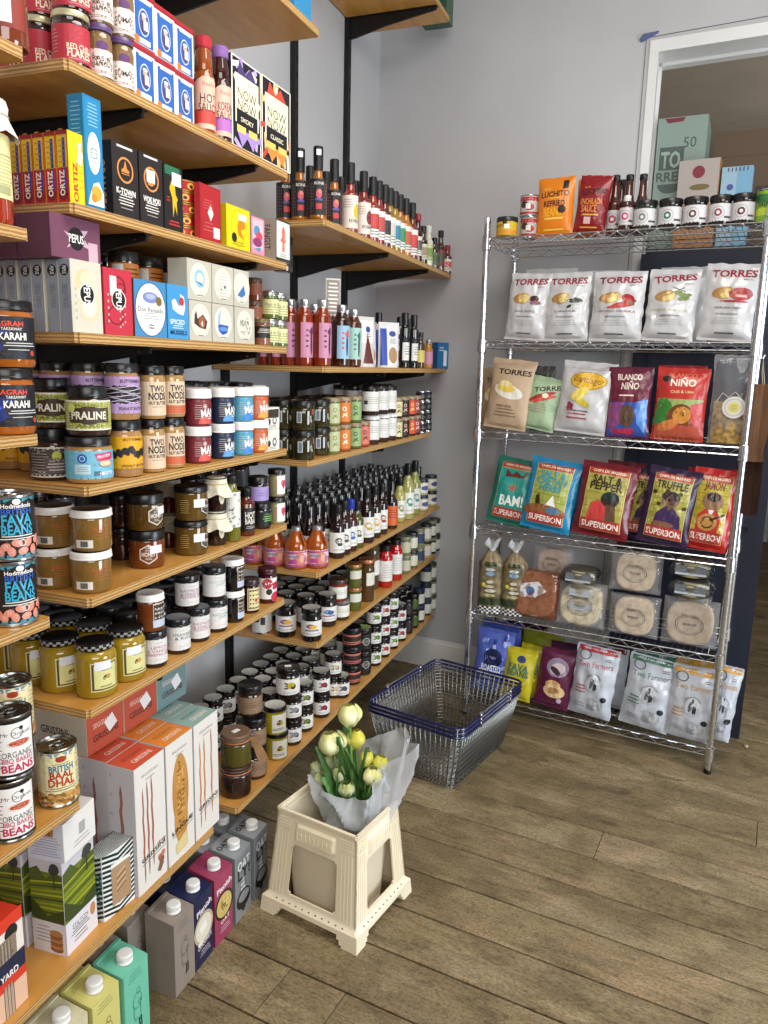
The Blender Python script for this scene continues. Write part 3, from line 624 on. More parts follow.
lbox('M1', 231.5, 261, .006, .055, 'noodle_box', 'box', .196, '#ded6c0', 'patterned snack box with purple artwork, left of the pair', a_now('#4a3a6a', '#b9a7d8', '#a88ad0', 'SMOKY'), bg('#221c2c'))
lbox('M1', 261.5, 290.5, .004, .055, 'noodle_box', 'box', .196, '#ded6c0', 'patterned snack box with red and orange artwork, right of the pair', a_now('#c94a32', '#e9c08a', '#e08a3a', 'CLASSIC'), bg('#3c1c18'))
# ================================================================== shelf of black boxes
def a_ortizL(A):
    A.r(0, 0, 1, 1, '#b3202a'); A.r(0, .45, .86, .95/2*1, '#dcb52a'); A.r(.3, .0, .25, 1.6/2, '#3c3f96'); A.r(0, .94, 1, .06, '#8c1c22'); A.e(-.1, -.76, .8, .18, '#7b1420'); A.t('ORTIZ', -.15, -.45, .09, '#f2efe6', fit=1.7, rot=pi/2, bold=.03); A.lines(-.1, .5, .5, .6, 8, '#a5882a', .2)
def a_ortizF(A):
    A.r(0, 0, 1, 1, '#f0c916'); A.t('ORTIZ', -.25, -.4, .09, '#b3202a', fit=1.7, rot=pi/2, bold=.03); A.p([(.0, .2), (.55, .1), (.8, .45), (.5, .55), (.7, .78), (.1, .68), (.3, .5)], '#f4f2ea'); A.lines(.5, -.2, .3, .4, 4, '#d8b010', .2)
yo = yof(63, FX-.02, 1.83); yo2 = yof(79.5, FX-.02, 1.83)
k_ort = carton('sardine_box', 'box', yo2-yo, .026, .118, '#f0c916', a_ortizF, a_ortizL)
for i in range(5): inst(k_ort, (FX-.008-.013-i*.028, (yo+yo2)/2+.002*i, Z['M2']+.0004), pi/2, 'yellow and red tinned fish box, %s deep from the shelf edge' % ['first', 'second', 'third', 'fourth', 'fifth'][i], 'yellow and red tinned fish boxes')
def a_purp(A): A.r(0, 0, 1, 1, '#5b3f9c'); A.t('FILETES DE ANCHOA', 0, 0, .5/6, '#e8e0f0', fit=5, rot=pi/2)
lbox('M2', 79.8, 84, .014, .09, 'anchovy_box', 'box', .113, '#5b3f9c', 'slim purple box between yellow and tall blue cartons', a_purp, bg('#4a3488'))
def a_blu(A):
    A.r(0, 0, 1, 1, '#1f78a6'); A.r(0, 0, .9, .96, '#2484b4'); A.e(.0, .0, .7, .38, '#e8eef0'); A.ring(.0, .0, .1, .012, '#8a9aa0', 1); A.lines(0, .68, .6, .22, 7, '#9fd0e4', .25); A.lines(0, .0, .4, .2, 5, '#9aa8ac', .2)
    A.p([(-.9, -.95), (.9, -.95), (.9, -.7), (.4, -.5), (-.2, -.55), (-.7, -.8)], '#eef0ea'); A.o(.1, -.72, .14, '#d9a63a', k=1); A.o(-.2, -.82, .08, '#c98a2a')
lbox('M2', 84.3, 103, .004, .034, 'anchovy_box', 'box', .187, '#2389b8', 'tall blue carton with white oval, nearer the aisle', a_blu, lambda A: (A.r(0, 0, 1, 1, '#1f7dab'), A.lines(0, .55, .7, .35, 9, '#8cc6df', .2), A.lines(0, -.4, .5, .3, 5, '#8cc6df', .2)))
lbox('M2', 84.3, 103, .046, .034, 'anchovy_box', 'box', .187, '#2389b8', 'tall blue carton tucked behind the first blue one', a_blu, lambda A: (A.r(0, 0, 1, 1, '#1b74a0'), A.lines(0, .55, .7, .35, 9, '#8cc6df', .2)))
def a_blk(t, shape):
    def f(A):
        A.r(0, 0, 1, 1, '#231d1c'); A.lines(0, .92, .8, .05, 1, '#e6e2da', .6)
        A.ring(0, .3, .36, .03, '#d98a44', 1)
        if shape: A.p([(-.3, .18), (.3, .18), (.3, .3), (.12, .36), (.05, .5), (0, .56), (-.05, .5), (-.12, .36), (-.3, .3)], '#d98a44'); A.r(0, .22, .5, .015, '#231d1c')
        else: A.p([(-.3, .12), (.05, .1), (.3, .2), (.34, .45), (.1, .3), (-.1, .42), (-.36, .4)], '#d98a44'); A.r(-.05, .38, .36, .18, '#ecebe8')
        A.t(t, 0, -.3, .085, '#f2eee6', fit=.74, bold=.05); A.lines(0, -.53, .62, .16, 4, '#e0dcd4', .35); A.lines(0, -.76, .6, .04, 1, '#a5a099', .3)
    return f
def a_orang(A): A.r(0, 0, 1, 1, '#1b1716'); A.t('ORANGE', 0, -.1, .16, '#d28a4a', fit=1.6, rot=-pi/2, bold=.02); A.p([(-.5, .75), (-.1, .6), (.0, .3), (.2, .55), (.1, .8)], '#d28a4a'); A.p([(-.3, -.55), (.1, -.6), (.4, -.85), (-.2, -.8)], '#d28a4a')
lbox('M2', 112, 138.5, .004, .05, 'chocolate_box', 'box', .13, '#231d1c', 'black box with orange stamp beside the tall blue carton', a_blk('K-TOWN', 1), a_orang)
lbox('M2', 139.5, 163, .002, .05, 'chocolate_box', 'box', .13, '#231d1c', 'black box with orange stamp and price sticker, second of pair', a_blk('WOKI MOKI', 0), bg('#1b1716'))
def a_cara(A):
    A.r(0, 0, 1, 1, '#181414'); A.p([(-.2, .55), (.15, .45), (.2, .15), (.45, .0), (.3, -.1), (.35, -.5), (.1, -.2), (-.1, -.6), (-.15, 0), (-.45, .3)], '#d8b21c'); A.r(-.1, .85, .8, .14, '#276a4c'); A.r(.35, .62, .5, .2, '#edeae4'); A.lines(0, -.78, .7, .1, 2, '#b32c24', .5); A.lines(-.6, -.05, .2, .1, 2, '#b32c24', .5)
lbox('M2', 164, 183, .0, .02, 'sardine_box', 'box', .125, '#181414', 'black packet with yellow bird, before the red round tins', a_cara)
def rtin():
    g = G(); a = mat('#a81f24', .3); t = mat('#c7a24a', .3, .7); r = .042
    g.lathe([(0, .001), (r-.002, 0), (r, .001), (r, .003)], t, 28); g.lathe([(r-.0006, .003), (r-.0006, .021)], a, 28); g.lathe([(r, .021), (r, .0235), (r-.002, .024), (r-.005, .0225), (0, .0225)], t, 28)
    A = Art(2*r*pi, .018, .008)
    for x in (-.75, -.5, -.25, 0, .25, .5, .75): A.o(x, 0, .8, '#e0a63c', k=1.4); A.o(x, -.1, .4, '#3c1410', k=1.4)
    A.bake(g, cylmap(r-.0005, .012)); return dict(name='fish_tin', cat='tin', parts=[('fish_tin', g.mesh('fish_tin', weld=False), None, None)])
k_rt = rtin()
for i in range(5): lput(k_rt, 'M2', 177, .026, 20*i, 'round red fish tin, %s of five in the stack' % ['lowest', 'second lowest', 'middle', 'second highest', 'topmost'][i], 'round red fish tins', r=.042, dz=i*.0244)
def a_red(A): A.r(0, 0, 1, 1, '#9e1b22'); A.r(0, 0, .88, .92, '#ab2028'); A.p([(0, .32), (.28, .02), (0, -.28), (-.28, .02)], '#ece4d8'); A.lines(-.2, .3, .5, .2, 4, '#c9605e', .25); A.r(.55, -.66, .3, .2, '#ece8e4'); A.lines(-.2, -.5, .5, .2, 3, '#c9605e', .25)
lbox('M2', 199.5, 221, .004, .014, 'fish_box', 'box', .118, '#9e1b22', 'deep red box with white diamond, mid shelf', a_red, bg('#c13038'))
def a_ytin(A): A.r(0, 0, 1, 1, '#e3cf1a'); A.ring(0, 0, .9, .02, '#b9a40c', .75); A.o(-.35, -.5, .24, '#23211a'); A.p([(.1, .5), (.5, .6), (.6, .1), (.2, -.1), (.5, -.5), (.0, -.35), (-.1, .1)], '#c9821c'); A.lines(0, -.75, .6, .12, 2, '#8a7c10', .3); A.r(.35, .55, .35, .16, '#eeeacc')
k = lbox('M2', 226, 250, .002, .03, 'fish_tin', 'tin', .095, '#e3cf1a', 'yellow oblong tin with rounded corners standing upright', a_ytin, bg('#cdb914'), bev=.009, rough=.3)
def a_pink(A): A.r(0, 0, 1, 1, '#d58fa6'); A.r(0, .1, .8, .8, '#e6b9c4'); A.e(-.15, .25, .5, .3, '#4a8fb0'); A.e(.2, .0, .5, .25, '#d04a5a'); A.e(-.1, -.35, .7, .25, '#8c3a6a'); A.p([(-.5, -.7), (.5, -.6), (.2, -.85)], '#4a8fb0')
lbox('M2', 251, 264.5, .002, .028, 'fish_tin', 'tin', .088, '#c97f98', 'pink and blue illustrated tin beside the yellow tin', a_pink, bg('#c3859a'), bev=.006, rough=.3)
def a_fang(A): A.r(0, 0, 1, 1, '#30302e'); A.r(.0, .04, .9, .88, '#d8d7d2'); A.p([(0, .75), (.25, .5), (.2, .1), (.4, .0), (.15, -.1), (.2, -.5), (-.15, -.5), (-.1, -.1), (-.4, 0), (-.15, .2), (-.2, .5)], '#d3705a'); A.lines(0, -.7, .5, .1, 2, '#8a8a86', .3)
lbox('M2', 275.5, 290.5, .004, .05, 'fish_box', 'box', .105, '#9c8d80', 'grey fish box with pink fish drawing at shelf end', a_fang, lambda A: (A.r(0, 0, 1, 1, '#a3958a'), A.t('FANGST', 0, .1, .2, '#2c2624', fit=1.25, rot=-pi/2, bold=0)))
def a_bj(A): A.r(0, 0, 1, 1, '#151518'); A.lines(0, .2, .4, .7, 6, '#6c6c74', .25); A.r(.0, .1, .16, .6, '#2a2a30')
k_bj = jar('sauce_jar', 'jar', .029, .1, '#2c2018', '#0c0c0d', .02, ('#151518', .045, .06, 2), a_bj, neck=.95)
lrow(k_bj, 'M2', [232, 246, 258, 270, 283], .085, -45, 'black-lidded jar', 'behind the small fish tins', 'black jars behind the fish tins', r=.029)
# ================================================================== shelf of white picture cartons
def a_pep(colA, ring2):
    def f(A):
        A.r(0, 0, 1, 1, colA)
        if ring2: A.e(-.1, .42, .62, .36, '#d8c49a'); A.e(.1, .46, .5, .28, '#ead9b4'); A.e(.1, -.25, .7, .46, '#d9c9a8'); A.e(.12, -.22, .5, .34, '#e9dfc8')
        else:
            A.ring(.0, .5, .3, .03, '#7a1424', 1.2); A.ring(.2, .4, .2, .02, '#7a1424', 1.2); A.ring(-.2, -.4, .3, .02, '#7a1424', 1.2); A.r(-.35, .48, .24, .3, '#ecd6d4')
            for i in range(12): A.o(.25+.2*((i*7) % 3-1)*.9, -.75+.08*i, .03, '#f0d8d4')
        A.e(.0, .08, .52, .3, '#ebe6da'); A.e(.0, .08, .46, .27, '#0c0c0d'); A.t('PEPUS', 0, .08, .13, '#f2f0ea', fit=.5, rot=-pi/2, bold=.02); A.lines(-.75, -.2, .06, .5, 5, '#b7b0a2', .4)
    return f
def a_pspine(A): A.r(0, 0, 1, 1, '#8d95a2'); A.o(0, .7, .16, '#0c0c0d', k=1.0); A.t('PEPUS', 0, .7, .07, '#eceae4', fit=.55, rot=-pi/2); A.t('CEBOLLA Y PATATA', 0, .0, .1, '#5c626e', fit=1.7, rot=-pi/2, bold=0)
ya = yof(72.5, FX-.004, 1.6); yb = yof(103, FX-.004, 1.6)
k_pp = carton('seafood_box', 'box', yb-ya, .026, .126, '#dcd6c6', a_pep('#cfc9b9', 1), a_pspine)
for i in range(6): inst(k_pp, (FX-.006-.013-i*.0305, (ya+yb)/2+.003*(i % 2), Z['M3']+.0004), pi/2, 'white carton with grey spine, %s counting back from the edge' % ['first', 'second', 'third', 'fourth', 'fifth', 'sixth'][i], 'white cartons with grey spines')
lbox('M3', 103.8, 132.5, .004, .05, 'seafood_box', 'box', .122, '#b8283a', 'crimson carton with black oval mark beside the white ones', a_pep('#c02c40', 0), bg('#a82234'))
def a_ppur(A): A.r(0, 0, 1, 1, '#6f3f56'); A.p([(-.5, .3), (-.1, .1), (.0, .4), (.5, .5), (.3, .1), (.6, -.4), (.0, -.2), (-.4, -.5), (-.2, -.1)], '#c9a9b8'); A.o(.0, .0, .55, '#0c0c0d'); A.t('PEPUS', 0, 0, .2, '#f2f0ea', fit=.3, bold=.02); A.r(.68, -.55, .2, .5, '#c8a8b4')
z = Z['M3']+.127; x = FX-.02; ya = yof(50, x, z+.04); yb = yof(100, x, z+.04)
inst(carton('seafood_box', 'box', yb-ya, .075, .073, '#6f3f56', a_ppur, bg('#5e3348')), (x-.0375, (ya+yb)/2, z), pi/2, 'plum-coloured carton lying across the white grey-spined cartons')
ya2 = yof(20, x-.08, z+.04)
inst(carton('seafood_box', 'box', yb-ya, .075, .073, '#6f3f56', a_ppur, bg('#5e3348')), (x-.0375-.078, (ya+yb)/2, z), pi/2, 'second plum-coloured carton deeper behind the first')
def a_don(A): A.r(0, 0, 1, 1, '#3f87b8'); A.e(0, -.02, .98, .96, '#28408c'); A.e(0, -.02, .93, .93, '#e6e6e2'); A.e(0, .4, .5, .2, '#7b88c0'); A.e(0, .44, .3, .1, '#a8b2d8'); A.o(.52, .3, .17, '#7a6424'); A.t('Don Reinaldo', 0, -.03, .085, '#3c3c3c', fit=.8, bold=0); A.lines(0, -.25, .5, .14, 3, '#9a9a98', .25); A.lines(0, -.62, .2, .1, 2, '#5a5a5a', .4)
lbox('M3', 134, 166.5, .006, .06, 'seafood_box', 'box', .112, '#7d5a38', 'carton with big white oval label edged in blue', a_don, bg('#6a4a2c'))
def a_spi(A): A.r(0, 0, 1, 1, '#3f93cc'); A.p([(-.6, .4), (-.5, .1), (0, -.05), (.5, -.1), (.7, .2), (.6, .6), (.2, .7), (.3, .4), (.1, .2), (-.3, .5)], '#e8ecee'); A.o(.35, .42, .16, '#c23434'); A.t('SPICED', -.1, -.36, .09, '#dfeaf2', fit=.7, bold=.02); A.lines(-.05, -.55, .6, .08, 2, '#dfeaf2', .3); A.t('MUSSELS', 0, -.76, .08, '#1f3c5c', fit=.8, bold=.03)
lbox('M3', 167.3, 188.5, .004, .05, 'seafood_box', 'box', .112, '#3f93cc', 'sky blue spiced mussel box with white shape', a_spi, bg('#2f7cb0'))
def a_wht(kind_):
    def f(A):
        A.r(0, 0, 1, 1, '#bfbbac'); A.o(0, .02, .86, '#d9d6c9')
        if kind_ == 0: A.ring(.0, .1, .46, .09, '#8fc0d4'); A.o(.05, .1, .26, '#e6ddc8'); A.p([(-.4, -.05), (.3, -.3), (.1, -.1)], '#3f7fa0')
        if kind_ == 1: A.e(.1, .0, .3, .6, '#dcdcd4', rot=.4); A.lines(0, .0, .45, .7, 8, '#b9bab2', .2); A.o(.15, -.1, .1, '#5c6068'); A.o(-.2, -.25, .05, '#26262a')
        if kind_ == 2: A.p([(.3, .2), (.5, -.3), (.0, -.5), (-.6, -.4)], '#3a6fb0')
        if kind_ == 3: A.p([(-.55, .3), (-.4, .5), (-.3, .1), (.2, .35), (.6, .0), (.45, -.4), (-.1, -.35), (-.6, -.15)], '#4a2a20'); A.e(.1, -.05, .3, .3, '#a05a3a'); A.p([(.0, -.15), (.15, .05), (.2, -.3)], '#e8e0d0')
        if kind_ == 4: A.p([(-.5, -.05), (.5, -.1), (.35, -.5), (-.1, -.62), (-.45, -.4)], '#234fa8'); A.p([(-.5, -.1), (-.45, .4), (-.2, .75), (-.3, .3), (-.3, -.1)], '#8fb0dc'); A.e(0, -.3, .4, .12, '#5f8fe0')
        if kind_ == 5:
            rnd = random.Random(3)
            for i in range(34): a = rnd.uniform(0, 6.3); q = rnd.uniform(.1, .55); A.o(q*cos(a), q*sin(a)*.95, .07, rnd.choice(['#9aa094', '#b9bda9', '#6f766a']), rot=a, k=.6)
        A.lines(0, -.75, .35, .06, 1, '#6a6a64', .4)
    return f
WN = ['with blue teapot-like drawing', 'with pale grey drawing', 'with a sliver of blue drawing', 'with brown cat-like drawing', 'with curled blue bowl drawing', 'with speckled wreath drawing']
for (a, b, kd, lv) in ((189.3, 211.7, 3, 0), (212.2, 233.7, 4, 0), (234.5, 254.5, 5, 0), (187, 211.5, 0, 1), (212, 233.5, 1, 1), (234, 249, 2, 1)):
    lbox('M3', a, b, .005, .05, 'seafood_box', 'box', .0865, '#cdc9bb', '%s cream picture carton %s' % (['lower', 'upper'][lv], WN[kd]), a_wht(kd), bg('#bdb9aa'), dz=lv*.0873)
def a_oran(A): A.r(0, 0, 1, 1, '#d07a2c'); A.r(-.3, .0, .2, .9, '#e8e4da'); A.lines(.2, 0, .3, .7, 4, '#3a2414', .3)
k_oj = jar('paste_jar', 'jar', .031, .09, '#4c3020', '#2a2826', .02, ('#d07a2c', .04, .05, 2), a_oran, neck=.95)
for lv in (0, 1): lrow(k_oj, 'M3', [124, 149, 172], .1, -40, '%s orange-label jar' % ['lower', 'upper'][lv], 'behind the crimson and blue cartons', 'orange label jars behind cartons', r=.031, dz=lv*.0904)
def a_pat(A): A.r(0, 0, 1, 1, '#1c1a1a'); A.lines(0, .2, .5, .4, 3, '#c9c2b0', .4)
lput(jar('pate_jar', 'jar', .022, .068, '#8a5a44', '#6c5c3c', .011, ('#1c1a1a', .034, .03, 2), a_pat, neck=.97), 'M3', 261.5, .006, -30, 'small pate jar with black label at the shelf end', r=.022)
k_br = jar('pate_jar', 'jar', .022, .06, '#7a3a22', '#5a4630', .012, ('#8c4a30', .03, .03, 2), None, neck=.97)
for lv in (0, 1, 2): lput(k_br, 'M3', 254, .075, -30, '%s brown jar peeping over the speckled carton' % ['lower', 'middle', 'upper'][lv], 'brown jars behind the speckled carton', r=.022, dz=lv*.0604)
def a_olv(A): A.r(0, 0, 1, 1, '#d9d9a0'); A.t('Paté di Olive', 0, .3, .2, '#3a3a24', fit=.5, bold=0); A.lines(0, -.4, .6, .5, 3, '#8c8c60', .3)
k_ol = jar('olive_jar', 'jar', .025, .075, '#5f6b2c', '#b9bab8', .013, ('#d9d9a0', .032, .04, 2.2), a_olv, neck=.8, lidmetal=1, shoulder=.75)
for i, px in enumerate((270, 279)):
    for lv in (0, 1): lput(k_ol, 'M3', px, .045+.01*i, -25, '%s green jar with pale yellow label, %s' % (['lower', 'upper'][lv], ['nearer', 'farther']  [i]+' column at shelf end'), 'pale yellow label jars', r=.025, dz=lv*.0754)
# ================================================================== nut butter shelf
def a_ultra(A):
    A.r(0, 0, 1, 1, '#6fb6cf'); A.o(-.14, .45, .34, '#2455a8'); A.ring(-.14, .45, .2, .03, '#9fd0e8'); A.r(-.14, -.3, .13, .34, '#b9d6e0'); A.lines(-.14, -.3, .1, .2, 3, '#7f9aa8', .3); A.p([(.06, .8), (.42, .85), (.42, .35), (.1, .27)], '#c72f5e'); A.t('PROTEIN', .23, .6, .1, '#f4dfe6', fit=.13, rot=.1, bold=.03)
    A.e(.26, .06, .14, .24, '#a5653a'); A.e(.26, .08, .12, .2, '#e9cfae'); A.t('SMOOTH', .26, -.62, .13, '#f2f2f0', fit=.13, bold=.04); A.r(.1, -.6, .06, .16, '#4a6a7a'); A.lines(-.7, 0, .2, .5, 5, '#4a8aa4', .2)
k_ultra = jar('nut_butter_jar', 'jar', .0435, .088, '#a07a4c', '#0c0c0d', .017, ('#6fb6cf', .036, .054, 2.6), a_ultra, neck=.93, shoulder=.9)
lput(k_ultra, 'M4', 89, .003, -44, 'light blue label nut butter jar at the shelf corner', r=.0435)
def a_pral(A):
    A.r(0, 0, 1, 1, '#e2dfd0'); A.r(-.1, 0, .8, .9, '#a3a83a'); A.r(0, .0, .5, .5, '#3a2418'); A.e(0, 0, .34, .62, '#3a2418'); A.t('PRALINE', 0, .0, .26, '#e2dfc8', fit=.42, bold=.03); A.t('HAZELNUT', -.02, .68, .11, '#5a5c24', fit=.34); A.t('AKKO', 0, -.68, .13, '#5a5c24', fit=.3); A.o(-.42, .5, .3, '#cbd06a'); A.lines(.45, 0, .1, .7, 6, '#8a8a5a', .2); A.lines(-.52, -.2, .08, .5, 6, '#d0cdb8', .3)
k_pral = jar('praline_jar', 'jar', .0405, .094, '#33211a', '#0c0c0d', .019, ('#e2dfd0', .04, .056, 2.0), a_pral, neck=.84, shoulder=.84)
lput(k_pral, 'M4', 88, .006, -46, 'chocolate praline jar on top of the light blue jar', r=.0435, dz=.0884)
def a_white(A): A.r(0, 0, 1, 1, '#d6d2c8'); A.r(0, 0, .94, .92, '#3c3230'); A.lines(-.3, 0, .24, .85, 9, '#9d968c', .3); A.o(.12, .45, .3, '#b8bb52'); A.r(.15, -.2, .3, .5, '#57494a'); A.lines(.15, -.2, .26, .4, 4, '#c9c2b6', .3); A.r(.45, 0, .16, .9, '#8a9040')
k_wb = jar('praline_jar', 'jar', .0405, .1, '#33211a', '#0c0c0d', .022, ('#d6d2c8', .036, .058, 2.0), a_white, neck=.84, shoulder=.84)
lput(k_wb, 'M4', 52, .09, -48, 'dark jar with busy label behind the light blue one, bottom', r=.0405)
lput(k_pral, 'M4', 51, .09, -44, 'chocolate praline jar stacked second row in, half hidden', r=.0405, dz=.1004)
def a_but(A):
    A.r(0, 0, 1, 1, '#b394c4'); A.r(0, .02, 1, .5, '#17151a'); rnd = random.Random(5)
    for j in range(6):
        pts = [(-1+2*i/20, .02+(-.4+.16*j)+.06*sin(i*.9+j*2)) for i in range(21)]
        for p, q in zip(pts, pts[1:]): A.p([(p[0], p[1]), (q[0], q[1]), (q[0], q[1]+.035), (p[0], p[1]+.035)], '#d8d0de')
    A.t('BUTTERMILK', .15, .76, .09, '#2c2030', fit=.26); A.t('PEANUT BUTTER', .15, -.74, .09, '#2c2030', fit=.3)
k_but = jar('peanut_butter_jar', 'jar', .0335, .112, '#a67d50', '#0c0c0d', .016, ('#b394c4', .05, .072, 2.6), a_but, neck=.9, shoulder=.84)
def a_yel(A):
    A.r(0, 0, 1, 1, '#e2a616'); rnd = random.Random(8)
    for i in range(14):
        x = -.9+1.8*i/13; y = .1*((i*5) % 4-1.5); A.e(x-.02, y+.06, .07, .24, '#1c1710', rot=rnd.uniform(-1, 1)); A.e(x+.03, y-.06, .05, .2, '#1c1710', rot=rnd.uniform(-1, 1))
    A.t('BUTTERMILK', .15, .82, .08, '#4a3408', fit=.26); A.t('PEANUT BUTTER', .15, -.82, .08, '#4a3408', fit=.3)
k_yel = jar('peanut_butter_jar', 'jar', .0335, .114, '#a67d50', '#0c0c0d', .018, ('#e2a616', .05, .064, 2.6), a_yel, neck=.9, shoulder=.84)
for i, (px, ins) in enumerate(((125.5, .003), (92, .075), (62, .145), (35, .215), (10, .28))):
    w_ = ['nearest the aisle', 'second from aisle', 'third from aisle', 'fourth from aisle', 'deepest'][i]
    lput(k_yel, 'M4', px, ins, -40, 'yellow-label peanut butter jar in bottom row, '+w_, 'yellow label peanut butter jars', r=.0335)
    if i < 4: lput(k_but, 'M4', [122.5, 89, 58, 32][i], ins, -40, 'lilac-label peanut butter jar in top row, '+w_, 'lilac label peanut butter jars', r=.0335, dz=.1144)
def a_nod(c2):
    def f(A): A.r(0, 0, 1, 1, '#dcc3a6'); A.t('TWO', .02, .6, .19, '#1a1614', fit=.3, bold=.03); A.t('NODS', .02, .15, .22, '#1a1614', fit=.36, bold=.035); A.t('NUT BUTTER', .02, -.25, .1, '#2a2018', fit=.36, bold=.02); A.r(0, -.72, 1, .26, c2); A.lines(0, -.48, .3, .05, 1, '#a08060', .4)
    return f
for c2, px, ex, dn in (('#dcc3a6', 152, 0, 'left'), ('#c2603a', 172, .004, 'right')):
    k = jar('nut_butter_jar', 'jar', .0275, .111, '#a8834f', '#0c0c0d', .015, (None, .043, .07, 2.0), a_nod(c2), neck=.9, shoulder=.86)
    for lv in (0, 1): lput(k, 'M4', px, .003+ex, -28, '%s tall cream-label nut butter jar, %s column' % (['lower', 'upper'][lv], dn), 'tall cream label nut butter jars', r=.0275, dz=lv*.1114)
def a_man(c, c2):
    def f(A):
        A.r(0, 0, 1, 1, c); A.e(-.02, -1.0, .26, .7, c2, a0=0, a1=pi); A.t('MANI', .12, .05, .36, '#f2eee8', fit=.32, rot=.12, bold=.05); A.lines(.25, -.42, .22, .2, 2, '#f2eee8', .35); A.o(.36, .78, .3, c2); A.o(-.05, .6, .2, '#d8d2c4'); A.o(-.05, .6, .16, c); A.lines(-.28, .1, .14, .7, 7, '#c9b8b0', .2)
    return f
for px, c, c2, dn in ((198, '#7c2a34', '#d9564a', 'dark red'), (222, '#1c2c48', '#5b9ad8', 'navy'), (241.5, '#4f9cba', '#3c7fd0', 'pale blue'), (257, '#c25a28', '#e2a04c', 'orange')):
    k = jar('nut_butter_tub', 'tub', .0295, .0855, '#8a6a48', '#e9e7e4', .021, (None, .031, .05, 2.4), a_man(c, c2), neck=1.0, shoulder=.92, cmat=mat(c if dn != 'x' else c, .3))
    for lv in (0, 1): lput(k, 'M4', px, .004, -16, '%s %s nut butter tub with white screw lid' % (['lower', 'upper'][lv], dn), r=.0295, dz=lv*.0859)
    if dn in ('dark red', 'navy', 'orange'):
        for lv in (0, 1): lput(k, 'M4', px-2, .075, -16, '%s %s tub in the second row behind white lids' % (['lower', 'upper'][lv], dn), r=.0295, dz=lv*.0859)
def a_cub(c):
    def f(A): A.r(0, 0, 1, 1, '#e4e1da'); A.r(0, .45, .9, .4, c); A.o(-.45, -.3, .3, '#2a2624'); A.o(.3, -.2, .4, '#4c4642'); A.o(.3, -.2, .24, '#e4e1da'); A.lines(0, -.75, .6, .14, 2, '#7a746c', .3)
    return f
for lv in (0, 1): lbox('M4', 264.8, 279.5, .006, .04, 'nut_butter_box', 'box', .058, '#e4e1da', '%s small white carton at the end of nut butter shelf' % ['lower', 'upper'][lv], a_cub(['#e4e1da', '#3a3026'][lv]), bg('#d8d4cc'), dz=lv*.0584)
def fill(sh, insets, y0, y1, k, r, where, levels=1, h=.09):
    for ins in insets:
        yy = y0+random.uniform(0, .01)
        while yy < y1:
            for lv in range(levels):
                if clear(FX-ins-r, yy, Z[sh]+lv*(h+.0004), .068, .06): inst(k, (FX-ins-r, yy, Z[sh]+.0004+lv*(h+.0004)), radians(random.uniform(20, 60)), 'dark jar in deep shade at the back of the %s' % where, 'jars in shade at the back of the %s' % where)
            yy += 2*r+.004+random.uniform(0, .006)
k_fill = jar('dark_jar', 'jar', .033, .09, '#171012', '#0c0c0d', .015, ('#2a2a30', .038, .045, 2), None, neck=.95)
# ================================================================== honey shelf
def a_plain(A): A.lines(.1, .1, .3, .8, 8, '#7c4318', .12); A.r(-.28, -.62, .2, .34, '#d8d2c4'); 
def a_nut(A):
    A.t('NUTS', .2, .45, .2, '#b4522a', fit=.22, bold=.0); A.lines(.2, .05, .22, .4, 4, '#b4602e', .2); A.r(-.22, -.66, .2, .3, '#dcd8d0')
    for i in range(9): A.r(-.3+.02*i, -.66, .006+.003*(i % 2), .22, '#2c2c2c')
    A.lines(-.22, .1, .16, .5, 5, '#7a5a34', .12)
k_nut = jar('nut_butter_jar', 'jar', .0375, .081, '#80602a', '#e8e6e2', .014, (None, .034, .052, 2.2), a_nut, neck=.99, shoulder=.93, lidtop='#4c4c48')
for lv in (0, 1):
    lput(k_nut, 'M5', 91.5, .004, -44, '%s amber jar with white lid at the honey shelf corner' % ['lower', 'upper'][lv], r=.0375, dz=lv*.0814)
    lput(k_nut, 'M5', 54, .09, -50, '%s amber jar with white lid, second row in' % ['lower', 'upper'][lv], r=.0375, dz=lv*.0814)
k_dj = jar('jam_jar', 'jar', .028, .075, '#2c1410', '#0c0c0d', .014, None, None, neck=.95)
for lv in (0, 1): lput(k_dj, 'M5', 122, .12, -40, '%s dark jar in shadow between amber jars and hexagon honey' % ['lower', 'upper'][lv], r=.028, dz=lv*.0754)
def hexa(A, x, y, s, col, col2):
    P = [(x+s*A.h/A.w*sin(i*pi/3), y+s*cos(i*pi/3)) for i in range(6)]; Q = [(x+.88*s*A.h/A.w*sin(i*pi/3), y+.88*s*cos(i*pi/3)) for i in range(6)]
    A.p(P, col); A.p(Q, col2)
def a_hon(c): 
    def f(A): hexa(A, -.0, 0, .92, '#d9d2c8', c); A.t('HONEY', 0, .0, .2, '#e9e2d8', fit=.17, bold=.02); A.lines(0, .45, .1, .2, 2, '#d9d2c8', .3); A.lines(0, -.4, .1, .14, 2, '#d9d2c8', .3); A.r(.2, .42, .17, .36, '#e6e6e8'); A.o(0, .72, .08, '#d9d2c8')
    return f
k_hA = jar('honey_jar', 'jar', .0385, .084, '#6c3410', '#0c0c0d', .02, (None, .033, .048, 2.2), a_hon('#6c3410'), neck=.97, shoulder=.92)
k_hB = jar('honey_jar', 'jar', .0385, .08, '#523810', '#0c0c0d', .02, (None, .033, .048, 2.2), a_hon('#523810'), neck=.97, shoulder=.92)
lput(k_hA, 'M5', 147, .022, -48, 'amber honey jar with hexagon label under another honey jar', r=.0385)
lput(k_hB, 'M5', 145, .022, -14, 'olive-brown honey jar stacked on the amber hexagon honey', r=.0385, dz=.0844)
